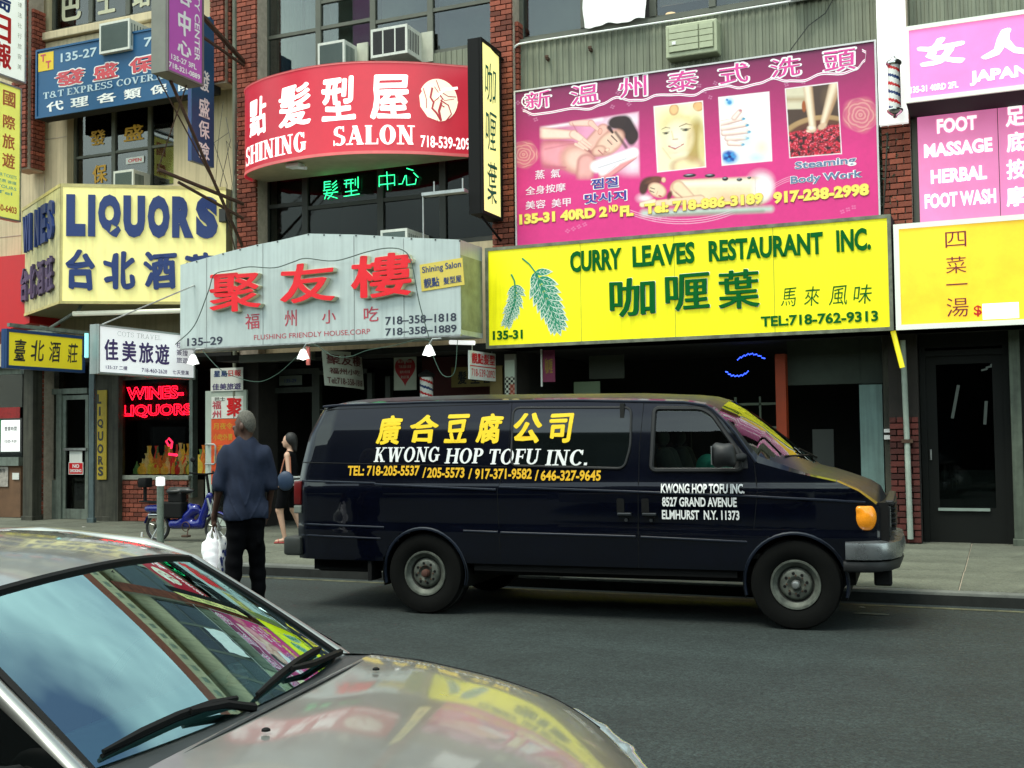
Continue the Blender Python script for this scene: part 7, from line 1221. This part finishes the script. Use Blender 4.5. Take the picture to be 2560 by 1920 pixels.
sh.d = np.maximum(sh.d, .99+.012*np.sin(x_*12)-zz); sh.d = np.maximum(sh.d, -(np.hypot(sh.X, sh.Y-.01)-.073+np.maximum(0, 1.66-zz)*3)); 
arm_ = np.where(np.abs(x_) > .27, 1.245-zz, -9); sh.d = np.maximum(sh.d, arm_)
obj('t_shirt', sh.mesh(), mat('grey blue shirt', (.021, .028, .052), .9, var=.2, scale=8, bump=.25, spec=.2), man, smooth=True, local=True)
tr = Sdf((-.32, -.32, .0), (.34, .26, 1.1), .0125); tr.cap((-.1, 0, 1.0), (.1, 0, 1.0), .125, k=.08)
for sx in (-1, 1): ky, ay = (.0, -.17) if sx < 0 else (.11, .1); tr.cap((sx*.1, 0, .93), (sx*.145, ky, .5), .12, .095, .05).cap((sx*.145, ky, .5), (sx*.155, ay, .1), .09, .08, .03)
tr.cap((.17, -.06, .92), (.17, -.07, .8), .05, k=.04); tr.d += .006*np.sin(tr.Z*22+tr.X*10)+.004*np.sin(tr.Z*50); tr.cutz(.08, False); obj('trousers', tr.mesh(), mat('black trousers', (.003, .003, .004), .95, var=.3, spec=.08), man, smooth=True, local=True)
for sx, ay in ((-1, -.17), (1, .1)): obj('shoe', Sdf((sx*.15-.1, ay-.13, -.0), (sx*.15+.1, ay+.25, .14), .01).cap((sx*.15, ay-.03, .05), (sx*.16, ay+.15, .04), .055, .045, .02).cutz(.002, False).mesh(), M['black'], man, smooth=True, local=True)
man.scale = (.75, .95, 1)
# bags
bg_ = thing('plastic_bag', 'bright white plastic bag hanging from the left hand of the man', 'bag', (-6.33, 8.55, .0), math.radians(36))
s_ = Sdf((-.56, .0, .42), (-.24, .26, .95), .0095).ell((-.405, .12, .6), (.07, .06, .13), .04).ell((-.42, .12, .7), (.105, .06, .12), .05).cap((-.48, .12, .74), (-.4, .11, .9), .028, .013, .02).cap((-.35, .12, .74), (-.372, .11, .9), .028, .013, .02).ell((-.385, .12, .52), (.045, .05, .06), .04)
s_.d += .005*np.sin(s_.X*60+s_.Z*30)+.003*np.sin(s_.Z*80+s_.Y*50); obj('bag', s_.mesh(), mat('bright white plastic', (.86, .88, .88), .35, var=.04, emit=.3), bg_, smooth=True, local=True)  # bag's brightness is put in as emission
bg2 = thing('plastic_bag', 'white plastic bag with blue print behind the brighter bag', 'bag', (-6.33, 8.55, .0), math.radians(36)); s_ = Sdf((-.4, .14, .44), (-.14, .36, .92), .0095).ell((-.27, .24, .58), (.075, .05, .12), .04).ell((-.27, .24, .72), (.08, .05, .1), .05).cap((-.3, .22, .8), (-.35, .16, .9), .022, .012, .02); s_.d += .005*np.sin(s_.X*70+s_.Z*36)
o = obj('bag', s_.mesh(), mat('white plastic', (.85, .86, .85), .35, var=.06), bg2, smooth=True, local=True)
pr_ = MB()
for k in range(16): x, z_ = -.3+random.random()*.08, .5+random.random()*.26; r = random.uniform(.008, .02); a0 = random.random()*6; dz = (z_-.62)/.16; yb2 = .236-.05*math.sqrt(max(.05, 1-min(1, (x+.27)**2/.006+0*dz)))-.008; pr_.add([(x+r*math.cos(a0+i*1.05)*random.uniform(.5, 1.2), yb2, z_+r*1.3*math.sin(a0+i*1.05)) for i in range(6)], [tuple(range(6))])
obj('print', pr_, mat('bag print blue', (.02, .04, .2), .5), bg2, local=True); bg_.scale = bg2.scale = (.75, .95, 1)
# woman by the doorway
wo = thing('person', 'woman in black top and knee shorts with white striped hem, walking behind the van', 'person', (-10.02, 14.65, .13), math.radians(108)); HT = 1.62
b = Sdf((-.36, -.3, -.01), (.36, .36, 1.74), .0115)
b.ell((0, .02, 1.55), (.07, .088, .105), .02).ell((-.0, .06, 1.49), (.045, .05, .05), .02).ell((0, .115, 1.53), (.012, .016, .018), .008).cap((0, 0, 1.38), (0, .01, 1.48), .042, .04, .02).cap((-.13, 0, 1.34), (.13, 0, 1.34), .05, k=.05).ell((0, 0, 1.18), (.13, .09, .2), .05).ell((0, 0, .93), (.155, .11, .13), .05)
b.cap((-.1, .06, .88), (-.09, .14, .5), .085, .058, .04).cap((-.09, .14, .5), (-.09, .06, .09), .055, .03, .02).cap((-.09, .05, .05), (-.09, .19, .03), .033, .025, .02)
b.cap((.1, -.02, .88), (.09, -.03, .5), .085, .058, .04).cap((.09, -.03, .5), (.09, -.17, .12), .055, .03, .02).cap((.09, -.18, .07), (.09, -.06, .03), .033, .025, .02)
b.cap((-.16, 0, 1.32), (-.21, -.04, 1.08), .038, .033, .03).cap((-.21, -.04, 1.08), (-.18, .1, .92), .03, .022, .015).cap((.16, 0, 1.32), (.2, .0, 1.08), .038, .033, .03).cap((.2, .0, 1.08), (.19, .12, .9), .03, .022, .015)
for sx in (-.18, .19):
    for k in range(4): b.cap((sx, .1+k*.016, .9), (sx, .115+k*.016, .85), .009, .008, .004)
obj('body', b.mesh(), SKL, wo, smooth=True, local=True)
cl = Sdf((-.3, -.22, .5), (.3, .28, 1.42), .012).cap((-.12, 0, 1.33), (.12, 0, 1.33), .062, k=.05).ell((0, 0, 1.17), (.15, .11, .22), .06).ell((0, 0, .95), (.175, .13, .16), .06); cl.cap((-.1, .05, .86), (-.09, .12, .56), .1, .085, .04).cap((.1, -.02, .86), (.09, -.04, .56), .1, .085, .04); cl.d = np.maximum(cl.d, .53-cl.Z); obj('clothes', cl.mesh(), mat('black cotton', (.004, .004, .005), .95, spec=.1), wo, smooth=True, local=True)
obj('stripe', MB().lathe([(.178, 0), (.184, .01), (.184, .022), (.178, .03)], (0, 0, .93), n=26).lathe([(.18, 0), (.185, .01), (.185, .022), (.18, .03)], (0, 0, .875), n=26).lathe([(.178, 0), (.183, .01), (.183, .022), (.178, .03)], (0, 0, .985), n=26), mat('stripe white', (.7, .7, .68), .8), wo, smooth=True, local=True)
hr = Sdf((-.13, -.16, 1.3), (.13, .14, 1.72), .011).ell((0, -.015, 1.575), (.083, .1, .11), .02).cap((0, -.07, 1.52), (0, -.08, 1.42), .05, .035, .03); hr.d = np.maximum(hr.d, np.minimum(hr.Y-.055, 1.62-hr.Z)); obj('hair', hr.mesh(), mat('black hair', (.008, .007, .007), .6), wo, smooth=True, local=True)
for sx, y0, z0 in ((-.09, .12, .0), (.09, -.12, .0)): obj('sandal', MB().rbox(sx-.04, sx+.04, y0-.1, y0+.1, z0+.0, z0+.022, .008).tube([(sx-.04, y0+.03, z0+.02), (sx, y0+.04, z0+.065), (sx+.04, y0+.03, z0+.02)], .009, 6), mat('sandal strap', (.3, .03, .03), .6), wo, local=True)
hbg = thing('shoulder_bag', 'dark blue shoulder bag on the back of the woman in black', 'bag', (-10.02, 14.65, .13), math.radians(108)); obj('bag', Sdf((-.36, -.2, .72), (-.12, .2, 1.2), .014).ell((-.24, .0, .95), (.06, .13, .15), .03).mesh(), mat('blue leather', (.012, .03, .07), .5), hbg, smooth=True, local=True); obj('strap', MB().tube([(-.24, .08, 1.05), (-.2, .04, 1.25), (-.13, 0, 1.405), (-.17, -.05, 1.3), (-.24, -.08, 1.05)], .011, 5), mat('strap brown', (.3, .1, .05), .6), hbg, local=True)
# ------------------------------------------------------------------ bollard, moped
bo = thing('bollard', 'grey steel post with bright white cap in front of the blue moped', 'bollard', (-11.27, 13.2, .13)); obj('post', MB().lathe([(.052, 0), (.05, .02), (.05, .92)], (-11.27, 13.2, .13), n=18), mat('galvanised post', (.2, .24, .2), .5, .4, var=.35, scale=12), bo, smooth=True); obj('cap', MB().lathe([(.05, .92), (.064, .93), (.064, 1.03), (.05, 1.05), (0, 1.055)], (-11.27, 13.2, .13), n=18), M['lwhite'], bo, smooth=True); obj('base', MB().lathe([(.0, 0), (.09, .0), (.09, .012), (.05, .014)], (-11.27, 13.2, .13), n=18), M['rust'], bo)
mp = thing('moped', 'bright blue electric moped parked against the low brick wall', 'moped', (-12.3, 14.35, .13), math.radians(2)); BLU = mat('moped blue', (.002, .008, .17), .25, .1, var=.08, coat=.8)
def mwheel(x):
    w_ = obj('wheel', MB().tube([(x+.205*math.cos(a), 0, .215+.205*math.sin(a)) for a in np.linspace(0, 6.28, 36, endpoint=False)], .026, 8, closed=True), M['rubber'], mp, smooth=True, local=True); s_ = MB().tube([(x+.175*math.cos(a), 0, .215+.175*math.sin(a)) for a in np.linspace(0, 6.28, 30, endpoint=False)], .008, 5, closed=True)
    for k in range(7): a = k*.9; s_.tube([(x+.03*math.cos(a), .0, .215+.03*math.sin(a)), (x+.17*math.cos(a+.1), 0, .215+.17*math.sin(a+.1))], .007, 4)
    obj('spoke', s_, M['steel'], w_, local=True); obj('hub', MB().lathe([(.05, -.05), (.06, 0), (.05, .05)], (x, 0, .215), 'y', 16), M['steel'], w_, smooth=True, local=True)
mwheel(.0); mwheel(1.12)
S_ = Sdf((-.3, -.16, .15), (1.2, .16, .85), .016).cap((-.18, 0, .5), (.15, 0, .5), .05, .06, .05).ell((-.02, 0, .5), (.24, .07, .06), .04).cap((.3, 0, .27), (.82, 0, .27), .08, .07, .05).cap((.5, 0, .34), (.72, 0, .5), .075, .085, .06).cap((.82, 0, .3), (.98, 0, .72), .07, .05, .05).cap((.72, 0, .5), (.62, 0, .55), .06, .05, .04); obj('fairing', S_.mesh(), BLU, mp, smooth=True, local=True)
obj('mudguard', MB().tube([(.0+.25*math.cos(a), 0, .215+.25*math.sin(a)) for a in np.linspace(.4, 2.9, 14)], .035, 8, sx=.4), BLU, mp, smooth=True, local=True); obj('mudguard', MB().tube([(1.12+.25*math.cos(a), 0, .215+.25*math.sin(a)) for a in np.linspace(.5, 2.4, 12)], .035, 8, sx=.4), BLU, mp, smooth=True, local=True)
obj('seat', Sdf((.15, -.16, .62), (.75, .16, .95), .014).cap((.28, 0, .79), (.58, 0, .8), .07, .05, .05).ell((.34, 0, .78), (.16, .12, .05), .03).ell((.55, 0, .79), (.14, .07, .04), .03).mesh(), mat('moped seat', (.012, .013, .013), .4, var=.2), mp, smooth=True, local=True)
obj('seat_post', MB().tube([(.42, 0, .75), (.46, 0, .35)], .03, 8).rbox(.16, .52, -.1, .1, .36, .62, .03).rbox(.24, .5, -.08, .08, .6, .78, .03), M['black'], mp, local=True)
rk = obj('rack', MB().tube([(-.3, -.08, .62), (.2, -.08, .6)], .012, 6).tube([(-.3, .08, .62), (.2, .08, .6)], .012, 6).tube([(-.3, -.08, .62), (-.3, .08, .62)], .012, 6).tube([(-.25, 0, .62), (-.25, 0, .84)], .03, 6), M['black'], mp, local=True); obj('tail_box', MB().rbox(-.33, -.17, -.09, .09, .84, .99, .02), M['black'], mp, smooth=True, local=True); obj('plate', MB().rbox(.3, .46, -.09, -.08, .46, .56, .004), M['wht'], mp, local=True)
obj('handlebar', MB().tube([(.98, 0, .7), (.92, 0, 1.05)], .022, 8).tube([(.82, -.3, 1.08), (.92, -.2, 1.06), (.93, 0, 1.05), (.92, .2, 1.06), (.82, .3, 1.08)], .014, 8), M['black'], mp, smooth=True, local=True); obj('mirror', Sdf((.78, -.38, 1.15), (1.0, -.22, 1.38), .01).ell((.89, -.3, 1.28), (.05, .02, .04), .01).cap((.89, -.3, 1.25), (.9, -.25, 1.08+.08), .008, k=.01).mesh(), M['black'], mp, smooth=True, local=True)
obj('fork', MB().tube([(.97, -.05, .68), (1.12, -.06, .215)], .018, 6).tube([(.97, .05, .68), (1.12, .06, .215)], .018, 6), M['steel'], mp, local=True)
obj('pedal', MB().tube([(.62, -.06, .22), (.66, -.13, .12)], .01, 6).rbox(.61, .73, -.22, -.13, .085, .12, .008).lathe([(.07, -.1), (.08, -.09), (.07, -.08)], (.6, 0, .24), 'y', 16), M['rust'], mp, local=True); obj('stand', MB().tube([(.05, -.08, .2), (-.02, -.16, .0)], .012, 6).tube([(.05, .08, .2), (-.02, .16, .0)], .012, 6), M['steel'], mp, local=True)
obj('chrome_cover', MB().rbox(-.12, .16, -.1, -.07, .36, .43, .012), CH, mp, smooth=True, local=True)
pk_ = thing('bicycle_stand', 'thin white stub rod standing by the foot of the steel post', 'rod', (-11.75, 13.35, .13)); obj('rod', MB().tube([(-11.75, 13.35, .13), (-11.74, 13.35, .36)], .014, 6), M['wht'], pk_)
